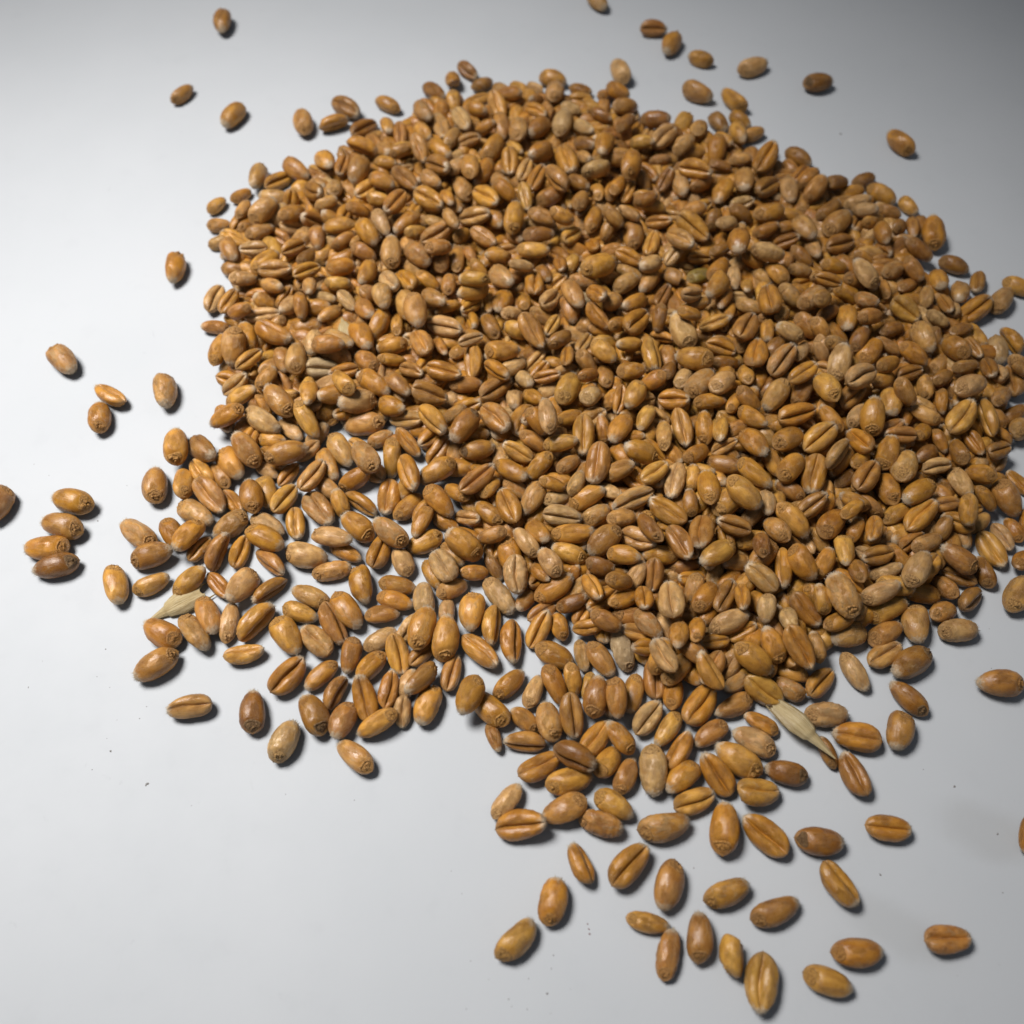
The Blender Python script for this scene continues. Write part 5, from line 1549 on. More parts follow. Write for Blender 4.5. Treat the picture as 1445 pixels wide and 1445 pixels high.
-3918 7417 174 857 364 -298 -211 556 306 275 n p
-4412 2680 119 778 -40 -7 627 547 261 235 n g
-166 8403 143 166 -94 -568 800 592 315 283 n g
-4245 2778 271 861 123 300 391 587 326 293 n p
-4871 6623 189 484 -224 -87 842 634 358 322 n g
-3379 8429 120 918 230 -31 -320 484 260 234 w g
-4790 4130 143 441 -59 -264 856 607 297 267 n g
2240 9743 134 791 31 27 610 587 294 264 n p
3597 8503 157 815 -10 -123 566 556 318 286 n g
1231 8484 144 918 387 25 -78 536 309 278 n g
-2841 1937 126 -535 224 -268 769 537 277 250 n g
-2203 8271 136 -42 -647 761 9 537 298 268 n g
2632 8105 179 -470 844 137 -218 630 348 313 n g
-1523 8699 135 397 -241 -414 783 568 295 266 n g
-213 7963 142 726 -90 -126 670 557 312 281 n g
-3436 1925 688 718 -68 -68 -689 570 287 258 n g
-5042 3242 147 861 484 105 117 590 323 290 w g
-2214 6269 322 -153 212 -499 826 597 327 294 n p
894 9119 136 -399 883 225 -103 567 298 268 w g
-3101 3322 131 499 -30 -116 858 560 287 258 n p
-5161 5938 144 180 383 864 274 537 309 278 n g
-3972 7026 136 -686 200 -116 690 566 286 258 n g
-4206 6569 133 -528 116 -276 795 562 283 255 n g
509 9783 323 43 492 -597 632 544 265 239 n g
5217 8380 147 -450 -141 44 881 556 291 262 n g
-1492 8198 165 -374 -12 -267 888 617 323 291 n p
-3936 2113 288 163 117 721 -664 599 303 272 n g
-2894 5870 149 -199 140 -460 854 579 326 293 n g
1832 8258 375 -480 16 -465 744 615 328 295 w g
450 8668 143 261 -84 -259 926 573 313 282 w g
-2502 6243 139 988 97 53 107 613 300 270 n g
150 9046 135 -588 -41 6 807 567 295 266 n g
-2347 4990 164 -155 -295 868 368 624 360 324 n g
-3029 1972 596 -149 220 -342 901 589 331 298 n g
-2765 2692 138 -412 908 77 -18 556 302 272 n g
-899 9888 136 -213 -523 791 237 522 294 265 n g
2181 7682 159 -46 -526 841 -121 573 317 285 n p
-1998 7551 200 874 250 -339 -241 574 310 279 n g
-2365 9089 130 754 144 106 632 525 285 257 n g
-1791 9756 147 -329 839 -427 79 560 305 274 n g
-558 9003 129 503 -37 -29 863 545 283 254 n g
-4054 5910 225 -398 -117 -196 888 579 337 304 w p
624 7805 142 -212 777 577 -136 518 312 281 n g
-3749 2852 254 163 -71 948 264 567 304 274 w p
-4579 5076 501 857 335 138 367 643 341 307 n g
-1708 7066 314 83 -372 899 218 606 364 328 n p
-3478 6369 291 146 430 -305 837 567 309 278 n p
201 8129 157 -28 -316 932 175 628 345 310 n g
-2866 3444 138 567 -204 -239 761 553 302 272 n g
-1472 9605 192 688 60 227 -687 601 321 289 n g
-4414 4569 407 713 618 -322 -75 580 303 272 n p
2485 8340 146 -164 -178 872 425 551 306 276 w g
-4878 6137 131 723 -151 -112 665 587 287 258 n p
-4743 3359 365 617 116 -66 776 661 372 335 n g
-3394 7800 360 -126 -627 741 206 535 308 278 n g
6519 5681 128 796 -112 -94 587 534 280 252 n g
-2292 7458 151 145 341 819 438 635 331 298 n p
4901 -2081 150 -130 -204 919 311 543 321 289 n p
1287 378 136 -23 825 563 -42 564 297 267 n g
5239 -721 204 479 -273 105 828 550 284 255 n g
2178 -2017 138 -42 -466 883 37 539 302 272 w g
8321 2597 134 693 -32 -1 720 587 293 264 n g
2227 5936 122 715 54 154 680 529 249 224 w g
3707 2341 128 -131 831 -537 61 528 281 253 w g
-465 2742 132 -59 766 -639 45 558 289 260 n g
4862 5362 137 527 -118 -208 815 589 300 270 n g
1382 9130 162 845 227 -8 -484 624 319 287 n g
4355 372 152 -401 198 -131 885 567 291 262 n g
2959 -2864 358 41 -481 874 -57 604 316 285 n g
350 4706 132 -64 864 -498 32 622 289 260 n g
4257 7668 149 854 519 19 30 587 326 293 n g
-2045 3117 143 -86 797 595 -63 601 314 283 n g
6774 2091 197 827 463 142 -286 560 292 263 n g
-440 7736 159 565 102 -206 792 505 264 238 n g
6361 -1303 169 956 197 -78 202 599 333 300 n g
5139 2951 201 -140 819 -377 410 524 283 255 n g
401 -815 189 -160 953 217 136 590 353 318 n g
1524 4308 114 936 348 42 41 536 251 226 n g
7965 4512 133 -123 -338 902 239 522 291 262 n p
5227 1123 199 -18 -238 -72 968 563 316 285 n g
6361 233 105 -214 976 29 -3 518 231 208 w g
1701 -1049 143 -357 932 55 -24 571 313 282 n g
3102 -606 140 758 399 180 484 561 296 267 n g
4022 -1625 135 -322 -44 141 935 560 295 266 n p
-1222 1752 204 956 190 193 -116 628 334 300 n g
2840 3857 149 22 175 925 336 600 326 294 w g
3694 4712 135 -342 912 -188 123 559 291 262 n g
2616 746 231 580 -323 102 741 600 306 275 n g
-1202 4138 149 842 357 153 374 584 327 294 w g
-586 618 231 359 306 880 62 555 295 266 n g
3191 7650 142 -253 192 -302 899 516 287 258 n p
4294 -900 150 433 -116 -245 860 540 330 297 n g
-2778 5751 351 -381 905 181 -50 645 317 285 n g
3405 -1648 147 273 43 -248 929 570 288 259 n p
-1074 5958 139 -417 72 -246 872 590 301 271 n g
4185 -2606 238 347 629 693 -57 635 336 302 n g
5211 -17 143 981 105 9 161 540 314 282 n g
6004 2441 159 901 283 29 327 611 333 299 n g
7861 840 120 -448 -5 -58 892 468 264 238 n p
1677 -2108 142 589 -172 -207 762 528 310 279 w g
4333 -227 164 793 314 -118 509 483 228 205 n g
7662 1912 135 786 -23 -40 617 568 296 266 n p
1119 -1869 132 -118 880 455 -68 569 291 261 n g
5570 7232 134 74 648 750 111 539 293 264 n g
2882 2823 124 -83 -407 903 105 543 271 244 n g
5233 4236 181 -353 916 164 -95 683 396 357 n g
2153 1031 137 32 17 899 436 584 301 271 n g
0 -357 154 874 144 -54 462 589 299 269 n p
5551 -1502 182 750 -110 -235 -608 533 266 240 n g
-1041 9378 128 -511 203 -183 815 537 264 238 w p
3408 5845 144 852 137 15 505 576 305 275 w p
4802 1395 136 73 804 589 -27 556 285 257 n g
990 -1153 148 957 259 -54 121 561 303 273 n g
6525 1210 207 960 -117 -248 -59 557 287 259 n g
490 5773 125 961 168 -4 221 500 272 245 n g
6672 4547 143 -415 63 -122 899 583 313 282 w g
3452 3265 164 -303 844 359 -260 577 325 293 n g
1055 1739 149 -236 866 -418 141 590 326 293 n g
2036 2417 140 180 592 765 178 596 307 276 w g
2791 1533 173 -447 139 -122 875 640 363 327 n p
1290 1329 129 172 -36 -243 954 553 284 256 n p
2631 9072 132 -101 -597 787 120 576 290 261 n g
88 1063 158 925 174 95 323 622 346 312 n g
6964 256 126 -615 -151 248 733 554 273 246 n p
4798 3572 150 -12 -627 774 -89 614 313 282 n p
1153 3201 128 783 44 46 -619 549 266 240 n p
-1800 8328 126 -73 106 -511 850 551 267 241 n g
2983 261 129 243 -61 -243 937 526 284 255 w g
6668 3563 129 95 274 909 300 563 283 255 w g
-18 -940 259 795 154 68 -583 650 377 340 n g
2692 -1927 168 86 13 -310 947 641 368 331 n p
2251 -1438 163 -334 -74 -209 916 572 309 278 n g
-1960 4244 137 -218 938 261 -65 589 301 270 n g
1230 5667 148 892 408 -87 -174 614 325 293 n g
3837 1116 125 85 410 871 256 527 275 248 n p
5980 1608 142 12 -532 845 -57 552 311 280 n g
-545 1813 121 -195 78 -336 918 561 266 239 n p
5590 6001 118 -479 878 7 1 495 260 234 n g
4251 2772 140 -188 939 -253 138 537 286 258 w g
4475 6782 297 -393 904 125 108 544 295 265 n p
7141 -386 332 164 201 874 412 555 306 275 n g
2462 4993 133 121 771 623 51 560 290 261 w g
2809 -1351 283 -117 -56 988 89 478 262 236 n g
3901 1677 132 259 -63 -343 901 585 290 261 w g
3574 -883 170 922 218 114 -300 548 309 278 w p
7163 6124 145 -564 -4 64 823 586 317 286 w g
-106 8682 146 938 338 -72 -35 591 311 280 w p
6145 1116 148 -314 809 -435 240 561 316 284 w g
6347 -532 164 -210 168 -259 928 638 325 292 n g
3974 -2265 325 803 150 -43 -575 500 240 216 w p
2284 1630 163 -202 -243 928 195 566 308 277 n g
5105 1888 142 -416 -68 264 868 570 304 273 n g
1576 -369 148 -174 985 -5 -21 624 324 292 n g
2418 -2502 134 49 -571 806 -150 563 287 258 w g
-1121 3019 146 130 305 868 369 589 320 288 n g
7155 4155 147 -71 89 -469 876 575 320 288 n g
-1626 6057 154 -59 673 723 -144 648 326 293 n g
5880 6634 123 393 -57 -157 904 554 270 243 n g
4862 -1230 210 -651 -274 -161 689 532 293 263 n g
415 7863 226 873 280 -400 -23 548 273 245 n g
3375 -117 151 942 107 59 313 584 332 298 w g
-31 3369 163 -47 784 616 -51 624 357 321 n p
2269 7326 111 -378 911 -139 86 474 243 219 w g
-2567 4334 421 921 136 356 -76 516 309 278 n g
-1856 2624 198 -231 910 209 -274 623 325 293 w g
1226 7716 141 -74 -60 -228 969 551 290 261 w p
6462 2485 129 -105 -221 910 336 538 284 255 n p
8276 1428 136 141 292 843 428 549 298 269 n g
371 9723 135 736 20 42 675 532 295 266 w p
6327 3893 129 804 -55 -25 592 525 284 255 n g
2224 3346 133 949 33 -12 314 571 291 262 w p
4048 3670 193 797 -167 212 541 537 279 251 w g
-1224 2373 140 -87 -478 856 174 635 307 277 w g
4592 2041 107 16 -44 909 414 468 234 211 n p
2948 2235 144 -275 864 -395 148 588 315 283 n g
4885 5977 130 -271 795 -513 177 539 286 257 n g
-1828 4630 149 782 519 222 263 634 325 293 n g
6259 10 129 -318 944 -84 20 528 283 255 n p
6739 829 150 -254 250 -434 828 587 298 268 w g
3743 -1408 152 894 447 -14 20 632 334 301 n g
2189 -2734 476 804 229 27 548 589 313 282 n g
-908 5074 138 -134 55 -492 858 542 303 273 n g
1963 8576 143 838 382 165 353 560 314 282 n g
918 4455 131 -123 -473 835 253 575 288 259 n g
7936 3339 148 825 61 -68 -558 625 324 292 n g
470 7032 125 -536 87 -119 831 573 274 246 n g
680 3434 159 -577 -15 -39 816 592 349 314 n g
2993 6835 111 972 227 3 64 523 244 220 n g
4872 -533 137 113 410 852 306 570 301 271 n p
1087 -130 144 894 -96 26 436 617 298 268 w g
-580 3368 135 81 147 940 298 556 295 266 n g
5904 -270 134 10 905 424 41 548 294 264 n g
-1324 3524 138 307 -50 -172 935 552 303 272 n g
3033 -1587 149 -8 781 619 -84 613 313 282 n p
1474 8257 148 -500 861 52 -71 588 324 291 n g
2015 5 135 918 383 11 99 583 297 267 n p
5256 5079 123 -132 -404 860 283 538 270 243 n p
8280 3318 115 926 231 -91 -284 497 251 226 w g
7014 5118 141 239 -70 -408 878 609 309 278 n g
5124 8044 233 -345 688 -628 -112 550 319 287 n g
-2207 5380 152 -375 910 147 -98 601 334 301 n p
8017 1882 147 29 -619 784 -43 588 322 290 n g
5931 3946 116 -186 727 -648 133 544 255 230 n p
-224 2331 126 -5 98 985 143 523 276 248 w g
2535 -1512 156 -43 882 461 -89 604 331 298 n g
1718 1114 105 -349 804 -455 159 483 230 207 n g
5633 2938 123 -374 854 -349 96 474 265 239 n g
-84 305 143 0 -643 765 -35 629 313 282 n g
3884 6939 129 605 30 13 795 534 283 254 n g
537 883 227 763 209 -481 -379 574 308 278 n g
1037 2199 146 -211 83 -266 937 609 321 289 n g
1840 5073 159 920 195 115 320 650 344 309 n g
2444 -969 143 816 128 30 -563 527 286 258 w p
4974 396 145 -175 59 -75 980 560 316 284 n g
1270 6810 158 -468 23 -88 879 603 347 312 n g
5474 3542 147 116 -670 730 -71 566 323 291 n g
4571 -2453 130 -68 -252 948 183 535 286 257 n g
5873 789 136 -107 710 -696 23 604 284 256 n g
4572 850 113 772 -95 -39 627 499 248 223 n p
5816 209 147 -233 741 -575 257 606 312 281 n p
3441 1547 141 119 700 692 132 565 310 279 n g
6269 6787 146 -52 865 500 9 567 320 288 n g
7405 2540 127 -354 809 -434 178 539 279 251 n g
4748 4549 134 -344 892 289 -49 557 284 255 w p
6928 6897 148 893 290 79 336 608 324 292 n g
4654 -1830 148 995 65 64 -50 577 309 278 n g
-1630 1887 153 978 113 0 176 611 336 303 n g
6745 -90 149 855 316 -178 -371 590 326 293 w g
3459 8427 361 -137 -268 -434 849 551 289 260 n p
5399 2395 115 267 562 724 297 556 253 228 w g
2090 4059 134 191 -52 -137 971 568 294 265 n g
763 1368 110 -427 33 -100 898 549 242 218 n p
-2298 6525 149 900 428 1 81 622 326 294 n g
-25 1844 149 962 249 86 80 521 318 286 w p
5629 786 256 -197 600 745 218 635 360 324 n g
4181 2186 135 472 -213 -264 813 539 291 262 n g
4739 116 144 90 -38 -52 994 531 317 285 w g
3909 5445 135 30 -79 895 437 565 282 254 n g
682 -215 127 942 235 30 236 515 279 251 n g
3783 -2690 182 608 -175 5 774 633 345 311 n g
3666 -2386 296 -484 122 -72 864 632 322 289 n g
5921 5377 146 114 715 678 127 623 320 288 n g
-1510 7326 160 -434 866 -227 102 637 351 316 n g
2335 -289 166 -189 950 -241 -58 616 331 298 w g
7491 -25 115 -254 963 78 -32 494 253 228 n g
5326 -1839 184 868 -140 143 455 593 312 281 n p
2268 4526 135 -110 -264 874 393 538 296 266 n p
3223 -2451 155 -54 469 878 81 601 315 283 n g
3420 -509 129 -507 54 -120 852 555 282 254 w p
-693 8655 136 38 37 867 495 549 297 268 n g
6963 3172 127 296 679 616 267 530 279 251 n g
4369 -1431 144 -627 -283 290 665 589 315 283 w g
249 2386 140 17 158 912 379 610 302 272 n g
3711 7627 135 121 773 591 198 523 277 249 n g
757 2880 138 -694 52 -5 718 581 302 272 n p
1923 -2295 325 -60 115 966 222 584 284 256 w p
2878 -2785 161 855 164 -205 -447 562 324 291 n g
-1043 6714 136 -23 -212 954 209 559 299 269 w p
5358 -1131 151 -12 -665 745 -44 614 330 297 n g
1245 -583 188 860 351 -288 -233 619 344 310 n p
-318 4223 160 -115 711 666 -193 596 341 307 n p
-1566 2165 249 3 766 488 -419 595 333 300 n g
3199 -2062 232 -114 931 158 308 597 304 274 n p
4471 -2180 133 -435 44 -133 890 544 292 263 n g
1836 5747 132 -72 9 -480 874 564 289 260 n g
-3221 6455 358 -189 739 585 -276 568 297 268 n g
1353 -1289 132 28 -67 975 212 530 287 258 n g
485 1785 154 -82 747 -658 58 598 339 305 n g
3455 983 158 -549 10 138 824 642 320 288 n g
3938 -719 164 19 -631 774 -44 648 358 323 n g
3376 -1403 312 890 179 223 354 558 302 272 n g
3949 308 125 76 256 929 256 548 274 246 n g
765 368 356 140 -122 -453 872 535 330 297 n g
6191 3081 157 286 -5 -352 891 594 313 282 w g
2616 357 146 740 101 -120 -654 564 319 287 w g
1392 2063 159 8 -226 911 345 613 324 292 w g
6662 2984 129 70 319 918 225 523 283 255 n g
684 -491 155 -217 969 101 59 573 319 287 n g
3366 448 315 827 4 -371 -422 543 289 260 n g
5690 -1212 141 472 -212 -276 810 577 306 276 n g
4564 7224 145 566 -101 -140 806 558 317 285 w g
4018 -269 127 -83 962 262 -6 493 278 250 n g
-2843 7167 315 -93 -312 890 318 599 362 326 n g
7033 4771 140 366 -177 -443 799 569 307 276 n p
819 5058 125 844 411 138 316 573 274 246 n g
370 1410 131 -256 848 -419 197 563 275 247 n p
1795 2738 143 -599 88 -266 750 529 289 260 n g
-978 3861 130 718 42 79 691 568 284 256 n g
1810 7822 149 -425 899 64 83 598 291 262 n g
-99 1484 215 -300 241 -36 922 633 358 322 w g
1853 -1542 182 917 282 -266 -92 575 277 249 n g
527 8912 120 936 164 -48 -307 546 263 236 n g
6122 -945 160 -250 870 -423 29 613 329 296 n g
2451 2254 150 -122 -195 940 252 559 317 285 n g
-980 1040 179 -610 -296 44 734 558 309 278 w p
7531 1051 139 879 237 -15 -414 566 281 253 n p
2740 -68 149 851 3 -31 525 591 327 294 w g
2580 4172 118 971 147 36 186 519 259 234 w g
4943 6795 141 866 462 -90 -167 571 308 278 n g
6132 4966 117 956 289 -51 -4 565 247 223 n g
-296 6516 123 878 477 -22 -18 550 271 244 n g
5224 -331 190 -162 -309 936 -51 633 343 309 n p
5694 1815 125 712 455 -343 -410 505 265 239 n g
-1873 9489 140 291 -148 -425 844 566 307 276 n g
933 3273 108 727 108 -65 -675 575 238 214 n p
7243 2949 157 -159 927 341 17 575 329 296 n g
6474 4765 159 -454 -96 155 872 625 348 313 n g
3184 4942 147 -99 794 -594 -82 484 287 259 n g
5581 -782 135 897 348 -155 -226 554 284 256 n g
-2849 5029 180 -250 809 -375 378 532 297 268 n g
3382 3724 128 677 29 60 733 511 281 252 n g
2175 -1028 133 -177 759 -621 81 543 285 256 w g
1188 470 352 761 -80 -95 637 583 318 286 n p
-1095 2105 161 -375 -35 -334 864 556 296 267 w p
4249 4116 162 -89 -232 919 305 643 355 319 n g
1683 1505 121 541 -13 -68 838 507 266 240 n g
-2313 3904 141 -129 28 -454 881 580 309 278 n g
-696 107 134 823 73 -77 -557 579 294 265 w g
2917 -1050 139 580 -138 -272 756 572 296 267 n g
1659 3292 282 824 467 321 -21 593 318 286 w g
3180 8252 156 837 525 55 -147 558 301 271 w p
5338 610 147 279 -5 -175 944 588 319 287 w p
2623 1885 151 -65 702 -686 177 558 311 280 w g
4373 1759 129 -261 -22 -74 962 549 279 251 n g
-446 7063 125 -146 817 555 -46 532 270 243 n g
7142 2016 123 806 -5 -55 590 551 265 238 n p
3175 -844 266 -493 -188 151 836 596 340 306 n g
7507 1408 150 389 -56 -262 881 549 323 291 n g
5613 2257 214 -435 753 -491 -46 597 323 291 n g
5961 -549 141 57 -366 922 -112 561 309 278 w p
1305 -899 132 -224 972 72 6 568 288 260 n g
8469 2153 151 805 -106 -118 572 619 331 298 w g
4277 6342 137 -660 -84 59 745 523 300 270 w g
2768 -2193 175 12 -207 -393 896 565 306 275 n p
6406 6161 134 43 703 710 30 604 295 265 n g
3760 -1782 299 371 -382 -177 828 591 319 287 n g
2769 8445 318 -181 860 448 -162 584 310 279 n p
1638 -1716 190 191 191 959 88 624 348 313 w g
-704 6258 146 768 -64 -12 637 552 321 289 n g
2406 -1829 393 -85 -104 -13 991 574 306 275 n g
1542 -1421 305 -179 952 247 23 639 349 314 n g
3696 -514 163 830 29 -191 523 524 294 265 w p
1976 -1170 293 623 -22 -51 780 591 299 269 n p
1995 -1865 147 49 -427 902 33 593 311 280 w g
1752 9497 128 774 -42 -45 631 583 280 252 n g
7443 5435 144 977 176 30 119 587 316 285 n g
2785 4899 136 -324 897 286 -89 538 297 268 n p
-507 1554 145 -67 -281 882 373 576 312 281 w g
898 6356 141 848 152 61 503 566 308 278 n g
220 590 198 856 443 267 -5 585 298 268 n g
7102 -90 133 165 763 602 167 577 292 263 n g
3642 259 183 187 306 908 218 643 367 330 n g
4113 4739 153 752 -12 6 659 610 336 303 w g
2255 654 163 -467 14 -166 868 654 340 306 w g
7691 4840 154 -130 692 -685 189 610 336 302 w g
-1613 5392 216 -530 158 -63 831 588 299 269 n g
8187 972 137 63 828 555 38 600 301 271 n p
1847 4536 154 172 530 801 218 623 338 304 n g
-320 1205 132 849 9 -57 -526 540 286 257 w p
-174 3790 139 -236 -615 743 120 513 277 250 n g
-716 9596 142 -126 765 625 -84 516 311 280 n g
1957 -622 149 -16 835 548 -39 601 327 294 n g
8315 1744 206 471 49 -277 836 558 300 270 n g
4185 1133 158 -541 205 -174 797 560 333 299 w g
-949 1498 165 -260 -83 -331 903 576 292 263 n g
1336 2581 145 965 251 37 67 602 318 286 n g
7922 2750 131 4 12 896 444 556 288 259 w g
3376 2220 136 40 -90 -411 906 540 286 257 n g
1668 -914 323 149 566 811 -9 552 332 298 n g
3180 2637 132 630 -40 -117 767 601 284 256 n g
2641 3308 150 -150 -528 824 137 564 322 289 w g
7744 2406 133 449 -192 -337 805 595 292 263 n g
-2484 8140 135 781 273 221 516 611 295 266 w g
4547 -269 140 733 130 -195 -638 561 296 266 n g
-1694 3054 142 459 -63 -316 828 539 285 257 w g
3015 1007 132 839 272 63 468 523 273 246 n g
1393 7196 125 904 425 -28 -37 550 274 247 n p
6770 -495 158 782 169 75 -595 531 293 263 w p
7205 739 217 918 97 338 184 578 285 256 n g
308 -222 132 732 119 -167 -649 520 286 258 n g
6187 7477 162 120 344 855 368 577 356 321 n g
149 209 124 -662 58 -56 745 554 273 245 w g
7541 3924 190 816 370 32 -442 601 324 292 n p
4318 5635 129 16 -14 -341 940 528 283 254 w g
6397 1963 127 -145 15 -162 976 574 278 251 n g
5607 -573 258 185 -277 -193 923 598 318 286 n g
7286 3303 130 -40 -389 915 104 508 285 257 n p
6451 -1215 423 -34 -366 930 21 583 327 294 n g
3257 -2766 245 1 871 392 297 548 303 273 n p
1400 6001 125 -350 937 -13 -2 534 275 247 n g
3574 5135 123 -329 102 -334 877 511 270 243 n g
2182 3037 136 -12 -187 919 348 572 289 260 w g
3022 5650 141 -429 45 -148 890 546 310 279 n p
4815 -860 129 144 486 811 292 555 283 254 n g
5141 4519 136 -45 -229 948 216 598 299 269 w g
1590 695 178 -566 -156 -349 731 451 232 209 w g
2298 6574 161 347 -126 -411 833 604 352 317 n g
-1035 7749 145 -37 -18 -337 941 657 318 286 n g
3847 3013 171 94 -233 -427 869 566 317 285 n g
4946 2400 140 -160 703 -677 151 553 307 277 n g
4626 2913 228 373 601 702 82 564 291 262 n g
7782 1515 203 -505 803 -308 -78 604 325 293 n g
4902 7185 148 -315 838 -429 119 664 323 291 n g
1401 1636 133 831 -24 13 -556 537 292 263 n g
-204 5291 112 806 217 169 524 450 246 221 w g
-3275 6114 135 219 -5 -42 975 580 295 266 w g
706 222 139 663 30 56 746 565 304 274 n g
6455 1737 141 16 -138 946 293 562 300 270 n g
3358 -1036 141 485 -135 -153 851 560 308 277 n g
172 -623 122 -110 10 3 994 483 268 241 w g
2300 -569 217 -357 -234 -138 894 581 328 295 n g
-103 4710 130 -60 -153 941 295 540 286 257 n p
5967 -1192 180 -328 776 -375 387 580 319 287 w g
1503 5323 145 103 117 936 317 549 308 277 w g
-313 566 162 602 -143 46 784 533 311 280 n g
2321 9262 125 2 -143 923 357 497 266 240 n g
-758 5363 147 -57 19 -297 953 622 323 290 w g
7936 1185 139 -226 15 -348 910 565 290 261 w g
4618 2573 141 863 376 99 322 582 308 277 w p
-805 1949 201 -388 890 152 183 629 302 272 n g
-694 1206 137 970 95 -70 -214 588 294 265 w g
-1463 4625 146 -133 -427 858 254 578 320 288 n g
-694 2306 130 -339 841 392 -153 478 284 256 n g
3826 2231 319 -198 942 222 -155 613 352 317 n g
4609 8148 141 -603 -380 339 613 603 310 279 w g
2781 7301 136 -377 842 -346 169 525 299 269 n g
2476 7722 126 -167 872 457 -48 509 276 249 n g
8410 3606 138 705 439 -310 -463 583 302 271 n g
4463 3446 148 -244 870 -422 70 561 322 290 n p
2150 5453 160 82 135 916 368 625 350 315 n g
6858 1658 153 -233 948 187 107 517 289 261 w p
-875 2548 146 776 -175 -200 572 565 311 280 n g
5094 -1726 452 -178 903 -384 69 593 334 301 w g
1215 4847 140 -319 907 -265 71 586 307 276 n g
94 5322 124 750 343 217 523 520 272 245 n g
8023 556 121 23 39 -56 997 512 264 238 n g
6151 3452 141 814 373 -146 -422 550 308 277 w g
445 166 163 79 591 800 69 651 357 321 w g
2323 1373 138 -62 -231 928 287 536 302 272 n g
-1155 8626 137 771 364 154 499 550 288 259 n g
3890 -1185 234 42 -266 -151 951 602 316 284 n p
4694 1709 142 893 14 -9 450 586 312 281 w g
5204 -1471 323 -409 845 -333 93 622 332 299 n g
7108 3614 130 69 -42 -332 940 541 285 256 n g
707 9689 143 -241 892 362 -128 542 313 281 w g
7988 3762 148 393 -137 -285 863 600 324 291 n g
5387 7928 116 711 126 -122 -681 559 254 228 n g
3897 4368 139 -355 902 -244 27 567 292 263 n p
-1509 7629 201 -348 873 -269 -211 528 286 257 w g
6642 4768 385 706 134 -94 -689 538 289 261 w p
6005 1950 203 -303 907 66 285 537 288 259 w g
3020 -1972 337 -450 75 50 888 543 286 258 n g
7096 1391 143 195 -92 -271 938 540 313 282 n g
3048 1357 131 -117 -251 927 255 555 283 255 n g
1051 -1545 178 806 276 -55 521 554 309 278 n p
-1639 4145 156 -185 925 330 -29 610 343 309 w p
959 8087 172 187 -620 754 -111 637 359 323 n g
6424 473 152 -59 47 -325 943 555 333 300 n g
-1354 1302 357 -200 -374 837 347 629 319 287 n g
3387 6793 138 713 63 -112 -690 587 302 272 n g
3528 -2501 123 713 -181 -95 670 481 262 236 n p
1710 421 158 -113 -40 946 300 579 318 287 w g
-2281 4675 190 956 -36 277 -91 512 282 254 n g
4292 3016 146 73 266 865 419 611 314 282 n g
1948 3544 136 -50 -39 -535 843 548 286 258 w g
-1975 4698 396 174 439 875 109 629 366 330 n g
7782 2007 371 -180 -315 927 93 623 346 311 n g
2783 6020 139 -341 843 -386 154 549 304 274 n p
3943 802 183 -127 345 875 315 530 297 267 n g
6358 1457 164 -17 -30 974 223 610 359 323 n g
640 -1250 239 524 234 -301 762 534 283 255 n p
2892 562 154 867 357 -224 -266 565 307 277 n g
1368 -1167 323 23 876 469 -107 607 295 266 n g
2945 3404 137 22 800 598 -42 563 295 266 n g
3856 -1994 148 -274 62 -203 938 596 324 292 n p
3611 2801 163 65 363 900 234 644 356 321 n g
1959 6856 136 -172 876 433 -126 582 298 268 n g
4249 -1857 185 526 -138 -551 633 596 294 264 w g
3415 2581 127 197 565 768 230 546 278 250 n p
-1729 6707 100 -103 855 -499 96 464 218 196 n g
-892 4442 137 854 53 37 -516 575 288 260 n g
4960 3290 148 796 -217 -46 563 569 302 271 w g
5383 275 147 995 27 -20 99 590 323 291 n g
5115 1503 150 -496 -7 55 866 570 330 297 w g
4378 4520 144 892 255 11 374 545 294 264 n g
3751 3569 135 35 275 886 372 545 278 251 n g
2995 -159 141 164 767 613 98 572 309 278 n g
3238 -1272 127 437 -169 -309 828 534 279 251 n p
249 3611 135 738 117 -39 -663 515 291 262 n p
6698 6363 206 -145 -486 859 65 579 327 295 w g
7348 477 128 956 241 4 -170 567 274 247 n g
-584 4498 141 728 50 -37 -683 591 310 279 n g
-1517 1546 152 19 -60 -214 975 548 326 294 n g
2447 11 182 632 -94 183 747 563 321 289 n g
-2132 5864 128 -108 -336 916 189 533 281 253 n g
5605 6592 111 763 415 -234 -438 553 243 219 n g
5462 937 152 995 3 20 94 601 333 300 w g
1336 1062 212 924 291 174 -178 635 346 312 w g
4227 3342 135 -205 909 -342 120 558 295 265 w g
7573 5915 150 153 226 870 410 586 327 294 n p
5423 3951 140 -44 76 930 356 540 293 263 w p
3009 6357 129 -224 972 72 -17 512 282 254 n g
4291 7249 131 -258 795 -522 171 547 287 259 n g
8076 4155 195 446 610 645 114 559 295 266 n p
-20 7349 138 -259 104 -390 878 557 303 273 n p
399 -1359 212 -131 858 291 -403 537 281 253 w g
4045 -1499 322 -232 963 114 -82 576 286 257 w g
-420 -464 152 -83 916 -368 135 613 303 273 n g
3585 -1519 377 -378 -1 -33 925 548 296 267 n g
2287 -2251 135 876 -127 -50 463 584 296 267 n g
2549 2896 159 913 358 179 76 591 299 269 w p
1009 689 206 507 78 -341 788 607 311 280 n g
-1341 2687 164 -238 -23 -328 914 594 329 296 n g
5295 5811 130 -369 868 -312 115 607 284 256 n g
7325 6743 119 218 511 764 329 572 261 235 n p
234 6129 127 95 276 908 302 519 279 251 w g
5456 4876 126 -343 911 198 -112 527 277 249 n g
5092 -1201 150 -662 -212 130 707 552 318 286 n g
7081 2447 127 785 -133 -97 597 531 278 250 n g
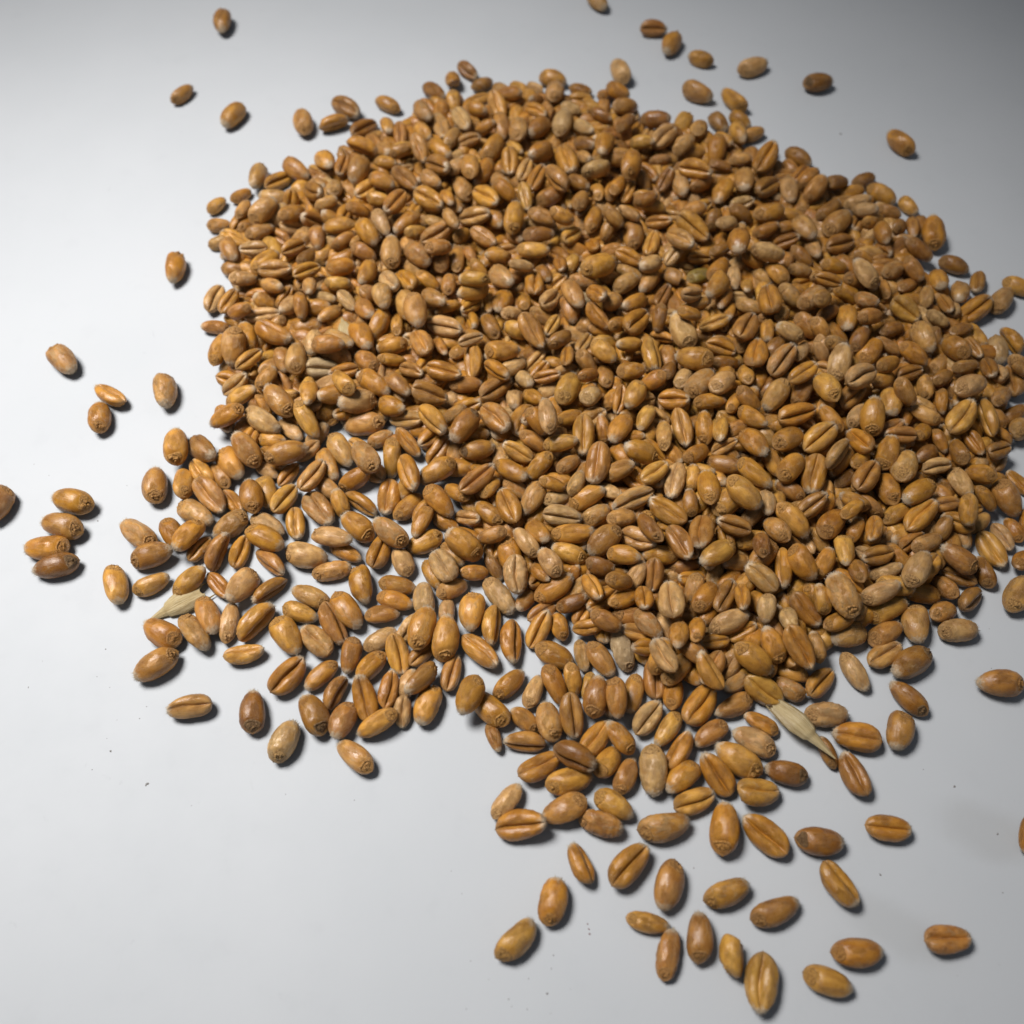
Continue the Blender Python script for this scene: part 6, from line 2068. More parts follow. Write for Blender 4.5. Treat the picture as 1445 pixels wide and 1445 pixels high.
1950 1332 136 835 -12 128 535 539 263 236 n g
5346 6245 138 937 64 -8 343 561 303 273 n g
-1502 2821 319 -98 827 482 -274 568 307 276 n g
6750 3954 138 159 -136 -473 856 553 300 270 n p
2766 2966 321 -690 67 -10 720 582 316 284 n g
5720 1220 225 934 284 -201 82 644 384 346 w g
1525 3781 129 213 -170 -454 848 531 276 249 w g
1814 -2033 331 950 298 55 -72 548 297 268 w g
-188 -156 127 850 484 90 188 524 278 250 n p
1827 750 134 -503 804 -265 177 613 293 264 n g
1995 1686 303 -95 468 -286 831 603 298 268 n g
4339 923 119 -424 102 -223 872 518 261 234 n g
3115 9118 146 766 97 -2 636 588 306 276 n g
6936 636 128 -172 24 423 889 515 254 229 w g
4303 -789 388 272 -214 -418 840 584 335 301 w g
4443 4936 137 844 -114 -67 519 570 301 271 n g
6428 -231 170 169 -145 967 122 572 286 258 w g
3817 4047 118 125 531 795 267 501 255 229 n g
2347 375 194 899 -17 -171 403 577 307 276 w g
-963 8989 136 80 -72 -322 941 577 295 265 n g
2770 -698 141 -430 -3 11 903 620 309 278 n g
8276 2997 129 965 232 26 118 574 283 255 n g
2622 -534 158 913 42 -130 385 568 300 270 w g
4225 28 144 -257 966 38 18 542 316 284 n p
105 4019 120 822 70 48 563 590 263 237 n g
1406 6425 148 711 -108 -17 695 601 311 280 n p
-1684 3402 189 -136 193 901 365 599 318 286 n p
-265 9798 139 -37 -16 -491 870 605 305 275 w g
4617 5916 154 750 319 -275 -510 564 336 302 n g
3165 776 126 -583 -196 238 752 515 276 248 n g
6003 6090 125 24 787 617 22 573 274 246 n g
412 6550 157 824 319 220 412 626 336 303 n g
2543 -2210 282 401 193 39 895 618 305 274 n g
163 3090 137 -58 881 467 -44 544 301 271 w g
7715 265 157 942 289 75 152 650 344 310 n g
-431 215 168 -18 870 -484 90 623 352 317 n g
4464 1338 137 -305 827 -434 187 603 301 271 w g
-119 5698 131 -347 934 88 -22 532 288 259 n g
3465 7320 157 -354 893 -266 77 597 345 311 n g
3343 6203 151 858 104 -15 504 607 316 285 w g
-2146 8866 149 741 135 112 648 656 327 294 w g
7721 4173 136 897 425 7 -122 554 287 258 n g
4113 -2073 229 574 171 -341 725 560 300 270 n g
1712 8729 257 -655 274 124 693 617 319 287 w g
-1216 5353 152 45 738 673 20 615 334 300 w g
3128 4490 178 101 596 790 99 605 341 307 w g
-455 4993 127 -139 821 -540 121 551 278 250 n g
5378 2780 122 867 491 -72 -40 546 263 237 w g
5741 -98 391 342 -137 -511 776 581 291 262 n g
715 723 132 -389 166 -256 869 589 283 255 n g
2610 1126 140 934 323 -32 -147 606 306 276 n g
5855 -1568 129 933 287 54 210 543 283 254 n g
6090 767 111 718 305 -245 -575 510 243 219 n g
2438 -2892 353 913 114 84 383 613 325 292 w p
-799 3053 138 854 216 -161 -444 567 298 269 n p
3289 282 126 818 210 -183 -503 565 271 244 w p
4477 -703 146 -250 832 -488 89 608 313 281 w g
-387 3584 116 821 329 -227 -408 515 246 221 n g
6837 4324 143 -113 -276 928 224 570 310 279 n g
1542 2362 170 82 171 -327 926 557 289 260 n g
7626 2972 145 918 -16 6 395 589 318 286 n p
4742 4140 159 -584 -229 146 765 569 323 291 n g
5925 -1537 361 986 127 -76 -76 597 326 293 n g
-275 3011 125 -164 931 -325 30 521 274 246 n g
1308 5104 135 136 312 879 333 554 296 267 n g
2232 1969 125 69 149 961 222 537 275 247 n g
2136 4839 148 811 173 166 534 613 321 289 n p
5608 -121 163 713 141 -174 -665 620 358 322 w g
1410 2842 133 959 282 0 1 574 292 263 n g
1228 836 142 951 190 -82 -228 598 312 281 n g
1384 -1769 370 27 -298 938 174 563 299 270 n g
5111 3820 137 311 18 -119 943 546 293 264 n g
1796 1814 156 -172 804 -559 110 624 342 307 w p
-1358 6806 137 -241 8 -367 899 567 278 251 n g
4790 -166 190 855 410 71 -310 624 318 286 w g
7010 -765 163 -627 -89 79 770 664 347 312 w g
4910 2881 128 908 151 -94 -380 526 281 253 n g
453 2887 147 719 174 -152 -655 594 323 291 n g
8070 2384 137 373 -168 -392 824 559 300 270 n g
5075 -1729 188 886 35 242 394 587 309 278 n g
6543 1050 109 -23 -30 -134 990 482 240 216 n g
2643 7024 133 893 440 -62 -69 595 292 263 n g
3209 5279 124 125 98 834 528 538 264 237 n p
8534 2653 262 520 476 688 176 583 320 288 n p
991 7062 153 745 99 -102 -651 588 336 303 n g
3171 3317 149 1 -617 775 135 604 302 272 n p
-1299 6361 128 155 -16 -374 914 572 277 249 n g
3066 4067 137 -2 81 914 397 584 300 270 n p
2814 7703 138 734 319 -187 -569 560 298 268 w g
4648 3830 328 829 509 228 -33 513 261 235 n g
3936 -2390 129 740 317 -244 -541 548 284 255 n g
1887 -1298 138 58 21 -360 931 552 301 271 n p
-1923 2333 136 -17 -117 977 177 559 299 269 w g
1619 6711 135 173 621 735 210 578 295 266 n g
-2484 5581 195 40 247 -176 952 581 282 254 n g
-2418 5941 145 870 325 124 350 613 319 287 n g
1401 -2088 164 -31 740 -670 46 648 361 325 w g
-2734 6496 115 -83 -518 840 135 531 252 227 n p
2734 5314 152 749 596 -214 -193 577 329 296 n g
3549 5567 142 17 -545 837 34 589 312 281 n p
6847 1223 167 287 -342 -449 774 562 320 288 n g
6396 806 183 10 897 385 218 598 302 272 n g
-548 929 111 -410 912 -12 2 484 243 218 n g
4686 539 132 -548 0 31 836 598 290 261 n g
6401 -898 137 430 -123 -218 867 564 299 270 w g
-2699 6893 120 -220 938 -261 54 498 263 237 n g
5692 4231 134 634 -147 -233 723 562 291 262 n g
4625 -1192 175 739 95 -71 663 646 341 307 n p
1408 3374 140 740 -247 -148 607 567 305 275 w g
647 -1005 149 -125 42 -330 935 652 327 294 n p
2587 6689 166 -399 838 -332 169 658 363 327 n g
1631 7470 129 484 -263 -336 764 583 279 251 n g
1676 -361 357 47 786 614 54 560 286 257 n g
6313 5315 146 901 185 -81 -383 599 320 288 n g
3538 1979 148 -412 911 31 12 629 325 292 n p
6659 -853 195 531 -205 -225 791 642 340 306 n g
2048 -2541 331 -156 -49 979 121 586 280 252 n g
4117 -1158 128 605 -133 -105 778 538 277 250 w g
760 2449 151 79 8 -285 955 632 330 297 n g
28 753 110 -36 -151 940 303 502 242 218 n g
5996 4638 139 -32 -271 952 142 564 305 275 n p
5591 2551 160 950 238 131 -156 575 280 252 w g
6104 4214 137 180 611 756 151 592 296 266 n p
-550 4002 122 -186 892 -398 107 549 267 240 n p
4269 -2314 364 -568 82 172 800 578 306 276 w g
1692 3095 139 956 280 23 83 608 305 274 w g
1391 4525 142 -284 958 30 10 574 311 280 n p
7534 663 203 -454 778 -424 -95 540 296 267 w g
5422 1545 145 132 823 551 28 603 310 279 w g
7427 4433 145 902 429 43 -20 579 313 281 n g
2722 -2573 235 882 90 -412 -211 534 308 277 n p
-1613 3813 124 849 226 190 437 545 259 233 n g
4184 533 178 904 216 248 274 646 306 275 w g
4434 3808 167 -98 176 966 163 566 326 293 w g
614 4166 143 739 209 -84 -635 594 296 266 n g
5510 1925 263 248 420 855 176 554 337 304 n g
4739 -1580 174 959 270 16 81 567 312 280 n g
-1368 5964 119 803 2 -25 596 571 260 234 n g
2967 -2523 140 81 394 912 77 553 304 274 n g
446 3847 143 542 -127 -215 802 602 314 282 n g
3845 6461 148 996 16 13 -92 614 324 292 n g
2252 2635 152 104 466 869 129 605 332 299 n g
3600 780 129 -21 875 483 -9 557 282 254 n g
7442 5105 207 50 -376 -433 818 548 282 254 n g
5873 3032 134 -372 890 -262 -18 494 262 235 n g
3709 6096 137 541 -118 -261 791 615 291 262 w g
5142 5458 132 697 -153 -200 671 560 289 260 n g
7129 973 128 223 866 436 96 525 280 252 n p
2799 -1544 127 6 -555 829 -78 528 277 250 w g
5285 3193 146 554 -203 -270 761 604 319 288 n g
7275 1751 145 -79 -469 879 -38 561 295 265 n g
-2816 5533 131 -410 331 -465 711 602 281 253 n g
6024 2753 132 -100 977 188 -15 580 289 260 n p
5683 5583 130 621 -324 -337 629 609 285 256 n g
-399 2105 145 -256 965 12 47 583 311 280 w g
1370 -14 186 -93 673 700 221 461 255 230 n p
133 6637 152 789 79 110 599 626 332 298 n g
5637 -991 314 -289 898 -301 142 522 243 219 n p
3362 -1918 154 879 337 -62 -333 632 325 292 w g
1833 3858 184 292 81 -402 864 578 317 286 n p
3479 -1850 265 255 118 -393 876 542 293 263 n g
7434 2099 189 792 164 -376 -453 552 303 272 w g
6281 2169 140 -396 905 154 -2 540 297 267 n g
-2074 3732 132 -120 40 -417 900 587 290 261 n g
1585 22 154 294 437 777 344 593 316 284 n g
1887 6419 143 896 354 200 177 520 278 251 w g
1628 -628 117 -232 -44 -51 970 500 248 223 n g
3502 4099 145 443 -195 -420 767 623 317 285 w p
904 1122 140 -59 -165 970 166 587 307 276 w g
2344 8551 139 -52 -223 897 378 521 304 273 n g
931 -741 205 -212 949 -40 228 612 341 307 w g
2571 -2472 397 924 217 -59 309 619 326 294 n g
3480 -2174 225 -288 -297 -54 909 591 312 281 w g
6717 207 228 -601 97 312 729 593 284 256 w g
952 334 133 537 -5 22 843 551 291 262 w g
876 5974 116 32 96 905 413 457 254 229 n g
2131 3809 280 5 391 850 354 601 309 278 n g
4818 -283 386 -50 563 807 173 541 294 264 n g
-278 6959 408 832 201 -160 491 651 369 333 n g
4601 4427 339 178 -636 739 -133 556 288 259 n g
6454 2805 211 -136 856 438 237 595 286 258 n g
3550 962 382 866 367 -144 -309 542 284 256 n g
-1486 5106 123 721 206 201 631 515 269 242 n g
-222 2981 366 -47 35 -257 965 552 335 301 n g
3230 5505 307 924 278 13 263 656 344 309 n g
2897 -657 334 82 642 737 197 573 300 270 n g
4987 2804 322 -174 812 -540 134 494 275 248 n g
5977 1634 360 489 -152 -133 849 613 310 279 n g
781 1153 375 -642 39 11 765 619 320 288 n g
3029 2920 308 -269 668 -644 258 540 282 254 n g
1858 218 175 968 161 190 19 577 300 270 n g
4112 2596 140 337 -79 -307 887 572 308 277 n p
951 3049 280 909 338 4 -243 541 288 259 w p
4905 1640 342 -324 881 -321 122 576 263 237 n p
1826 2333 234 659 223 86 713 509 285 257 n g
804 4769 189 -279 877 371 123 586 301 271 n g
4405 5364 159 938 311 -18 152 612 335 301 n g
1422 6632 342 -131 -419 871 221 538 285 256 n g
2682 7617 333 -224 875 -409 129 598 326 293 n g
1003 4131 156 -401 82 -200 890 603 341 307 n g
2276 5176 318 193 -88 -282 936 594 310 279 w p
2256 1239 348 -464 99 -264 840 629 323 291 w g
6171 4454 318 862 435 22 -259 572 308 277 w g
3437 3959 311 809 388 -167 -409 542 284 255 n g
-358 5341 313 -379 11 23 925 603 350 315 n g
4077 1445 237 822 197 -138 516 593 308 278 w p
2945 806 277 920 337 -136 -147 486 248 223 w p
5401 688 462 -386 -261 4 885 574 337 303 n g
6307 1077 363 -259 965 -38 -1 542 275 247 n p
395 7637 382 769 573 -90 -268 557 306 276 n p
2144 -486 378 -683 -106 2 723 575 293 264 w g
3906 -1049 503 -390 34 -79 917 633 346 311 n g
614 6372 159 -132 864 486 -4 588 338 304 n g
-1093 6493 307 800 179 85 567 545 310 279 n g
4530 211 359 327 -103 -228 911 549 283 255 n g
5716 4761 170 -375 -27 -341 862 580 316 284 n g
6269 3546 353 80 888 445 -80 588 331 298 w g
2193 6324 261 -7 385 847 366 680 362 325 w p
4744 2379 245 786 288 -187 515 534 311 280 n p
2651 -167 387 734 -81 -113 665 549 316 284 w g
3896 -142 221 115 -256 -84 956 610 353 318 n g
177 2129 138 990 123 55 30 558 295 266 w g
3476 -398 334 126 616 764 149 579 313 282 n g
5552 2693 332 -410 881 -174 161 507 250 225 n p
4202 4359 306 -181 980 -63 57 506 254 229 w p
5322 1792 440 816 316 -64 479 599 327 294 n g
3578 1924 325 308 -11 -466 829 531 269 242 w g
4755 992 231 842 436 218 -229 602 319 287 n p
-735 7746 349 -645 -26 -60 761 552 274 247 n g
1515 4093 142 -46 72 -125 988 584 297 267 w p
5584 1444 325 857 364 231 283 619 305 274 n g
4656 6619 132 -378 925 -47 7 540 290 261 n g
2601 3698 176 842 461 -277 -44 540 274 246 n p
2158 1969 356 52 -102 912 394 617 329 296 w p
4118 3318 350 837 35 25 545 572 313 281 n g
6161 664 302 59 -40 -340 938 565 293 264 n p
738 1833 248 629 -170 -313 691 607 321 289 n g
1461 801 387 697 232 84 673 532 318 286 n g
5419 -151 346 -148 742 -639 142 570 311 280 n p
3601 6963 197 732 385 61 -559 521 300 270 n p
-55 4311 136 -652 129 -94 742 518 297 268 w g
1511 2970 343 -344 929 -47 126 597 332 298 n g
4363 -363 335 939 268 -30 215 619 338 304 n p
-845 4852 127 -7 -119 952 281 579 278 250 n g
5110 5220 323 -464 -65 -113 876 513 279 251 n g
3290 1370 279 690 173 -2 703 566 283 254 w g
5096 131 332 17 -599 800 -16 584 286 257 n p
1873 1406 329 37 -14 118 992 570 300 270 n g
3641 2470 351 -309 22 -285 907 617 348 313 w g
2485 4392 134 939 210 51 269 538 294 265 n g
29 6275 352 879 276 -121 -370 584 321 289 n g
2329 408 469 -128 815 -495 275 557 308 277 w g
1454 4831 312 31 394 833 387 568 314 282 w g
254 4438 127 385 -183 -326 844 557 277 250 n g
5064 3628 254 923 278 79 -253 591 293 264 n g
1105 6225 173 -398 325 -151 845 523 278 250 w p
3001 259 310 -157 78 -287 942 559 313 282 n g
2023 2636 356 -291 895 -321 102 585 309 278 n g
426 5473 185 -479 -116 -194 848 605 307 276 n g
3088 3678 318 -277 160 -375 870 614 315 283 n g
572 3898 331 817 513 9 -264 578 298 268 n p
2320 3276 351 877 329 -111 -331 616 314 283 n g
-615 3327 365 839 420 -187 -291 622 309 278 n g
3790 617 210 744 587 95 -306 566 327 294 n g
120 4998 316 -407 264 -341 805 649 347 312 n p
4046 2035 275 857 139 -294 399 632 303 273 n g
3155 6045 308 818 188 -172 -515 560 299 269 w g
1746 5074 434 840 446 193 240 566 309 278 n g
2638 6865 376 897 421 93 -100 552 306 276 n g
1237 2155 340 927 140 -37 346 566 282 254 n g
4606 -727 340 99 512 853 12 585 277 249 n p
2544 2478 315 750 -200 89 624 582 348 313 w p
-1222 4526 147 -191 809 555 43 555 272 245 w g
4086 7127 131 -112 835 -537 49 590 287 259 n g
-10 2688 158 -66 4 971 232 619 331 298 n p
6875 2625 216 792 -175 -334 480 607 341 307 n g
5732 3819 229 -646 -295 -106 696 597 334 300 n g
5507 4141 332 -68 892 447 -22 558 281 253 w g
4799 3205 346 970 200 -136 29 559 296 267 w g
3984 135 411 919 -196 48 338 637 323 291 w g
5728 3352 138 -372 88 -271 883 573 303 273 n g
5150 1320 346 -326 148 -369 858 541 275 248 n g
898 5514 167 92 338 884 309 607 367 330 n g
1342 1572 378 -158 936 313 -34 636 359 323 n p
471 2626 323 -164 889 419 85 512 268 241 w g
5142 6420 152 844 401 165 317 636 334 301 n g
-908 5671 167 182 112 -400 891 532 304 273 w g
1385 7323 339 -243 107 -373 889 605 308 277 n g
2451 5825 136 25 786 618 5 574 299 269 n p
6360 1377 422 -30 965 246 82 547 282 253 n g
2909 1955 298 -50 -499 852 150 533 283 254 n g
3271 1918 291 503 -179 -226 815 531 308 277 n g
2344 -120 394 729 71 -46 -679 522 266 239 n g
3765 7455 290 592 104 -335 726 556 273 246 n p
2237 7227 273 -657 -347 55 667 611 302 272 n g
3034 2464 195 839 242 -363 -326 561 286 258 w g
1960 -169 316 93 -594 799 -22 647 315 284 w p
4400 3211 343 756 111 60 642 561 276 248 n g
3181 -256 349 29 845 524 100 543 274 246 n g
3844 1148 322 54 -6 979 196 571 310 279 w g
914 2621 315 -205 -237 935 167 636 341 307 n p
1699 7694 327 768 581 -197 -183 542 281 253 n g
4113 6354 321 54 775 610 156 571 308 277 n g
400 3518 307 -17 731 -661 -168 611 324 291 n g
2874 4493 132 592 -156 -199 765 551 290 261 n g
3762 3901 274 -273 781 -559 62 591 297 267 w g
4537 1497 351 958 251 11 -138 564 312 281 n g
2704 -911 364 -162 931 -210 251 563 297 267 w g
3773 -742 411 971 209 -52 101 566 295 266 w g
4255 -71 442 -590 119 137 787 561 290 261 n g
-284 6255 146 -523 842 120 -62 600 320 288 n g
742 7029 122 52 674 734 65 509 268 241 w p
2358 926 429 -369 856 -338 -130 520 256 230 n g
3064 -1033 476 98 -693 711 -72 552 282 254 n p
5745 387 319 917 63 85 385 510 251 226 w g
2509 -616 397 -416 886 -159 -128 533 235 211 w g
3060 6611 144 -363 911 -49 191 522 256 230 n p
-647 6825 259 -171 709 -636 -253 565 342 308 w g
6296 1763 296 -479 -138 302 813 503 239 215 n g
3140 1648 198 -418 234 108 871 558 293 264 n g
2616 314 348 -286 57 -389 874 544 300 270 n g
5139 853 324 -378 914 146 3 610 319 287 n g
3863 5120 121 -90 -379 883 262 506 266 239 n p
-1118 7586 290 955 287 14 67 504 251 226 w g
6025 375 132 -81 717 -688 -77 507 257 231 n g
5265 4500 357 26 119 -339 933 524 266 239 n g
4900 609 212 841 311 429 113 533 263 237 n g
6577 3332 142 838 451 -108 -287 592 310 279 n g
4345 5995 251 786 297 -140 524 536 294 264 n p
1060 7742 336 -502 -20 17 864 560 311 280 n g
2998 -35 374 -366 -130 -2 921 563 326 294 w g
3793 3298 235 148 249 -333 897 589 322 290 n p
-684 3763 165 514 -182 -31 838 512 322 289 n g
4679 3567 354 70 -148 -437 884 535 286 257 n g
-1228 5936 323 -402 90 -385 826 567 281 253 n g
-764 4263 306 -586 -20 -187 788 621 302 271 n g
362 1506 590 -143 -350 925 34 541 291 261 n g
1865 7144 138 -200 151 -419 873 538 299 269 n g
6496 4005 365 -380 921 -29 82 596 332 299 n g
-53 7892 357 -568 -136 61 810 571 303 273 w g
1988 3128 320 -95 720 -677 119 567 323 291 n g
3326 2672 345 758 109 -4 643 639 340 306 n g
307 5865 226 830 420 -351 102 539 279 251 w g
5190 2451 154 77 687 695 200 597 314 282 n g
3699 1549 237 -225 863 -404 -204 642 342 308 n g
3652 6655 318 -364 886 269 -97 550 302 272 n g
4012 655 388 24 863 491 -115 657 324 292 n g
3524 22 339 -324 860 -346 188 597 297 267 n g
5839 2836 353 179 326 893 252 581 329 296 n g
3037 533 419 855 448 -247 -81 626 325 292 n g
-540 5803 150 714 -25 -37 -699 577 327 294 n g
587 5248 118 -88 -555 809 174 470 259 233 n p
1917 908 289 -245 863 -430 101 579 312 281 n g
707 7271 326 972 211 -80 -64 562 319 287 w g
3459 4548 126 -283 832 -468 95 512 269 242 n g
4260 -1087 314 346 -186 -331 858 597 328 296 w g
2438 1653 366 19 240 932 271 547 304 273 w p
202 6955 328 -350 890 -281 81 534 300 270 n g
4460 714 306 222 464 782 352 655 329 296 w g
1718 4324 326 763 325 -102 -549 615 325 293 n g
2171 7795 540 944 328 -8 -38 630 363 327 n p
5974 2210 315 -227 43 21 973 639 353 318 n g
2773 2285 298 63 -642 764 -24 519 297 267 n g
1983 446 338 177 358 872 285 643 371 334 n g
3371 -777 477 -34 789 -601 -127 529 271 244 w g
4782 5023 128 814 147 -59 -558 529 280 252 w g
-891 6381 150 -381 4 2 924 578 307 270 n g
5971 6922 150 -2 -308 951 -1 581 308 271 n g
2535 6173 150 -13 607 794 10 586 311 273 n g
5823 7760 150 -16 -416 909 -7 588 312 274 n g
3038 7020 150 18 824 565 -26 536 284 250 w p
-920 770 150 1000 0 -4 0 582 309 271 n g
-985 4170 150 -1 999 -52 -16 507 269 236 n g
5400 6630 150 996 1 6 -92 578 306 269 n g
7523 5671 150 941 10 -27 336 633 336 295 n g
-744 5893 150 0 992 128 -1 631 334 294 n g
5977 5763 150 -554 -12 -8 833 615 326 287 n g
7213 3917 150 849 -2 -3 -529 550 292 257 w g
-20 5452 150 2 212 977 -1 589 312 275 n g
7379 230 150 -2 -550 835 -1 543 288 253 n g
-3010 7020 150 -548 18 12 836 599 317 279 n g
4008 5930 150 772 1 -1 636 564 299 263 n g
1418 9813 150 9 279 960 -3 552 292 257 w g
-2885 4617 150 4 490 872 -2 581 308 271 n g
1727 6883 150 712 17 17 -702 601 319 280 n p
7456 1813 150 -50 36 2 998 526 279 245 n g
6380 4358 150 -5 952 306 16 562 298 262 w g
-1306 9589 150 -19 900 -434 -40 577 306 269 n g
1550 -1877 150 0 995 96 -2 578 306 269 n g
1628 6173 150 -30 -272 962 -9 546 289 255 n g
-3415 7158 150 37 290 956 -11 568 301 265 n g
-894 3618 150 921 3 8 -389 549 291 256 n g
1031 9970 150 30 44 -1 999 597 316 278 n g
7380 6362 150 735 -7 -8 -678 581 308 271 n p
1164 3634 150 104 20 -2 994 617 327 288 w p
3943 6230 150 338 -21 8 941 550 291 256 w p
2776 5689 150 910 -16 -36 -412 547 290 255 w g
-2828 8697 150 7 876 -482 13 577 306 269 w g
1736 9150 150 -2 997 63 35 605 321 282 n g
2922 1140 150 22 222 975 -5 578 306 269 n g
1688 9813 150 456 -11 6 890 562 298 262 w g
241 -1091 150 18 559 829 -12 520 275 242 n g
963 3817 150 711 7 -7 703 559 296 261 n g
3879 8213 150 155 -22 3 988 578 306 269 w g
5716 6902 150 779 2 -2 627 603 320 281 n g
4871 7557 150 -38 -19 999 -1 528 280 246 n p
-3651 4756 150 -504 19 11 863 586 311 273 w p
4033 8761 150 681 -10 10 732 581 308 271 w g
5077 6060 150 -190 13 3 982 635 336 296 n g
-777 9237 150 614 -18 14 789 605 321 282 n p
-4605 2576 150 -538 17 11 843 524 278 245 n p
6577 6098 150 816 16 22 -577 554 293 258 n g
-3624 5616 150 859 10 -16 512 564 299 263 w g
-1081 3437 150 -68 25 2 997 550 291 256 n g
-390 4686 150 30 236 971 -7 555 294 259 n g
2608 4617 150 -21 -509 861 -13 529 280 247 n g
7605 3242 150 210 33 -7 977 557 295 260 n g
-686 10038 150 -38 -248 968 -10 544 288 254 w g
3168 1873 150 -10 963 268 35 562 298 262 n g
5149 7059 150 -19 -21 1000 0 555 294 259 n g
7807 2938 150 840 -10 -16 -542 575 305 268 n p
774 8275 150 -143 -13 -2 990 571 303 266 n g
-3463 3733 150 -47 -266 963 -13 570 302 266 n g
-2624 7336 150 -5 -227 974 -1 564 299 263 n g
-1891 6785 150 -15 843 538 23 530 281 247 n g
3599 8998 150 7 932 -362 17 564 299 263 n g
-3929 7679 150 1 950 -311 3 607 322 283 n g
882 1620 150 321 -23 8 947 569 301 265 w g
2482 5543 150 6 949 -315 18 571 303 266 n g
445 -147 150 -473 6 3 881 584 309 272 n g
5741 7277 150 999 -1 20 45 571 303 266 n g
2028 5930 150 892 19 -37 450 552 292 257 w p
7296 997 150 -8 757 653 9 561 297 262 n g
847 -1550 150 957 -2 7 289 541 287 252 n g
1049 8869 150 1 996 85 -9 539 286 251 w p
-539 3145 150 -36 -38 999 -1 569 302 265 n g
2111 8976 150 1 991 130 -6 555 294 259 n g
-2627 4897 150 5 278 961 -2 537 285 250 w g
-2657 7862 150 869 22 38 -493 575 305 268 n g
-1878 3017 150 153 -2 0 988 587 311 274 n p
7480 4686 150 11 -325 946 4 565 299 263 w g
5323 7316 150 822 15 -22 568 553 293 258 n g
6859 5598 150 -6 36 0 999 624 331 291 n p
7215 4897 150 640 23 -19 768 574 304 267 n p
-1869 3323 150 20 805 592 -27 554 294 258 n g
-1377 3145 150 -542 9 6 840 598 317 279 w g
8501 3210 150 999 1 -39 20 614 326 287 n g
-3546 5056 150 -1 947 -323 -2 531 282 248 w g
5293 2160 150 1 -127 992 0 536 284 250 n g
-3728 7821 150 -2 -389 921 -1 561 297 262 n p
4525 2732 150 -566 -26 -18 824 589 312 275 n g
292 869 150 3 864 503 -5 535 283 249 n g
7110 5416 150 0 1000 23 -1 608 322 283 n g
-159 588 150 554 7 -5 832 577 306 269 w g
7235 5874 150 -5 406 914 2 621 329 289 n g
-3039 3750 150 222 4 -1 975 573 304 267 n g
8019 1025 150 922 2 6 -388 584 310 273 n g
901 68 150 560 42 -29 827 595 315 278 n g
563 1429 150 -3 997 74 35 557 295 260 n g
7258 4634 150 -13 828 561 19 535 284 250 n g
-5023 4513 150 0 1000 7 10 561 297 262 n g
3421 -2784 150 -38 270 962 11 523 277 244 w g
178 -358 150 14 453 892 -7 531 281 248 n g
6391 7277 150 -20 503 864 12 567 300 264 n p
5696 5235 150 -21 339 940 8 581 308 271 n g
6690 5874 150 0 984 -177 1 596 316 278 n g
-3965 3601 150 -17 893 -449 -34 610 323 285 n g
78 1313 150 28 -33 1 999 549 291 256 n p
2498 7356 150 -27 -648 761 -23 528 280 246 n g
8316 2252 150 615 -18 14 789 612 324 286 n g
5337 -476 150 -69 21 1 997 573 304 267 n g
2300 4774 150 -678 0 0 735 573 304 267 n g
-3022 4018 150 49 -6 0 999 527 279 246 w g
236 5488 150 -12 -3 1000 0 537 285 250 n g
-1336 2054 150 19 847 -530 31 591 313 276 n g
2337 7020 150 614 18 -14 789 549 291 256 n g
4660 6249 150 -15 901 432 32 606 321 283 n g
-489 4170 150 -639 -16 -14 769 539 286 252 n p
4844 2130 150 -7 741 -672 -8 609 323 284 n g
-436 5217 150 -27 589 808 20 531 281 248 n g
3741 5708 150 -388 4 2 922 524 278 244 n g
-2463 4221 150 3 337 941 -1 561 297 262 w g
3324 4809 150 950 10 31 -311 549 291 256 n g
-842 982 150 7 293 956 -2 547 290 255 n g
-3845 4582 150 -4 883 -469 -8 586 310 273 n g
4090 7862 150 -17 50 999 1 592 314 276 n g
5092 7739 150 895 0 -1 447 533 283 249 n g
1156 -293 150 157 -39 6 987 595 315 277 n g
3618 4272 150 786 27 35 -617 611 324 285 n p
3806 8847 150 0 1000 4 30 607 322 283 w g
6974 6098 150 -320 -29 -10 947 566 300 264 n p
5952 6324 150 31 391 920 -13 556 295 259 n p
6541 6980 150 29 -51 998 1 569 301 265 n p
3283 -424 150 953 3 11 -303 579 307 270 n g
-391 9106 150 442 10 -5 897 544 288 254 w g
-1709 9215 150 -2 -330 944 -1 525 278 245 n g
4640 -2173 150 540 -11 7 842 576 305 268 n g
-2475 5235 150 -6 710 -704 -6 578 306 270 w p
2979 4809 150 14 -578 816 10 572 303 267 n g
265 450 150 -2 924 -383 -4 532 282 248 n g
1927 9790 150 -670 -11 -10 743 519 275 242 n p
-97 9457 150 1 993 -119 5 558 296 260 w g
-772 7396 150 -11 877 -480 -21 581 308 271 n g
-490 -226 150 0 999 37 -8 598 317 279 n g
3308 7059 150 -8 -307 952 -2 554 294 258 n g
2950 7944 150 778 13 16 -628 525 278 245 n g
-20 5911 150 -5 872 -490 -9 536 284 250 n g
5466 -1913 150 -405 13 6 914 553 293 258 w g
4604 4862 150 853 2 4 -522 588 312 274 n p
-2198 9237 150 907 -3 5 421 517 274 241 w g
6139 5579 150 2 903 430 -3 551 292 257 n p
8172 3917 150 -4 -519 855 -2 547 290 255 w g
759 5307 150 -30 876 -478 -55 567 300 264 n g
2995 5893 150 -7 548 836 5 560 297 261 n g
1212 6477 150 3 579 815 -2 540 286 252 n g
-2084 4704 150 264 44 -12 963 595 315 277 n g
2494 2054 150 27 671 741 -24 605 321 282 w p
4808 -2279 150 914 13 -29 404 596 316 278 w g
-81 8933 150 2 -526 851 1 585 310 273 n g
290 9412 150 -446 -7 -3 895 593 314 277 n g
1247 4204 150 -2 826 564 3 584 310 272 n g
2555 -1229 150 966 0 0 258 574 304 268 w p
3971 3900 150 379 -29 12 925 520 276 243 w p
762 4119 150 -5 837 548 8 575 305 268 n g
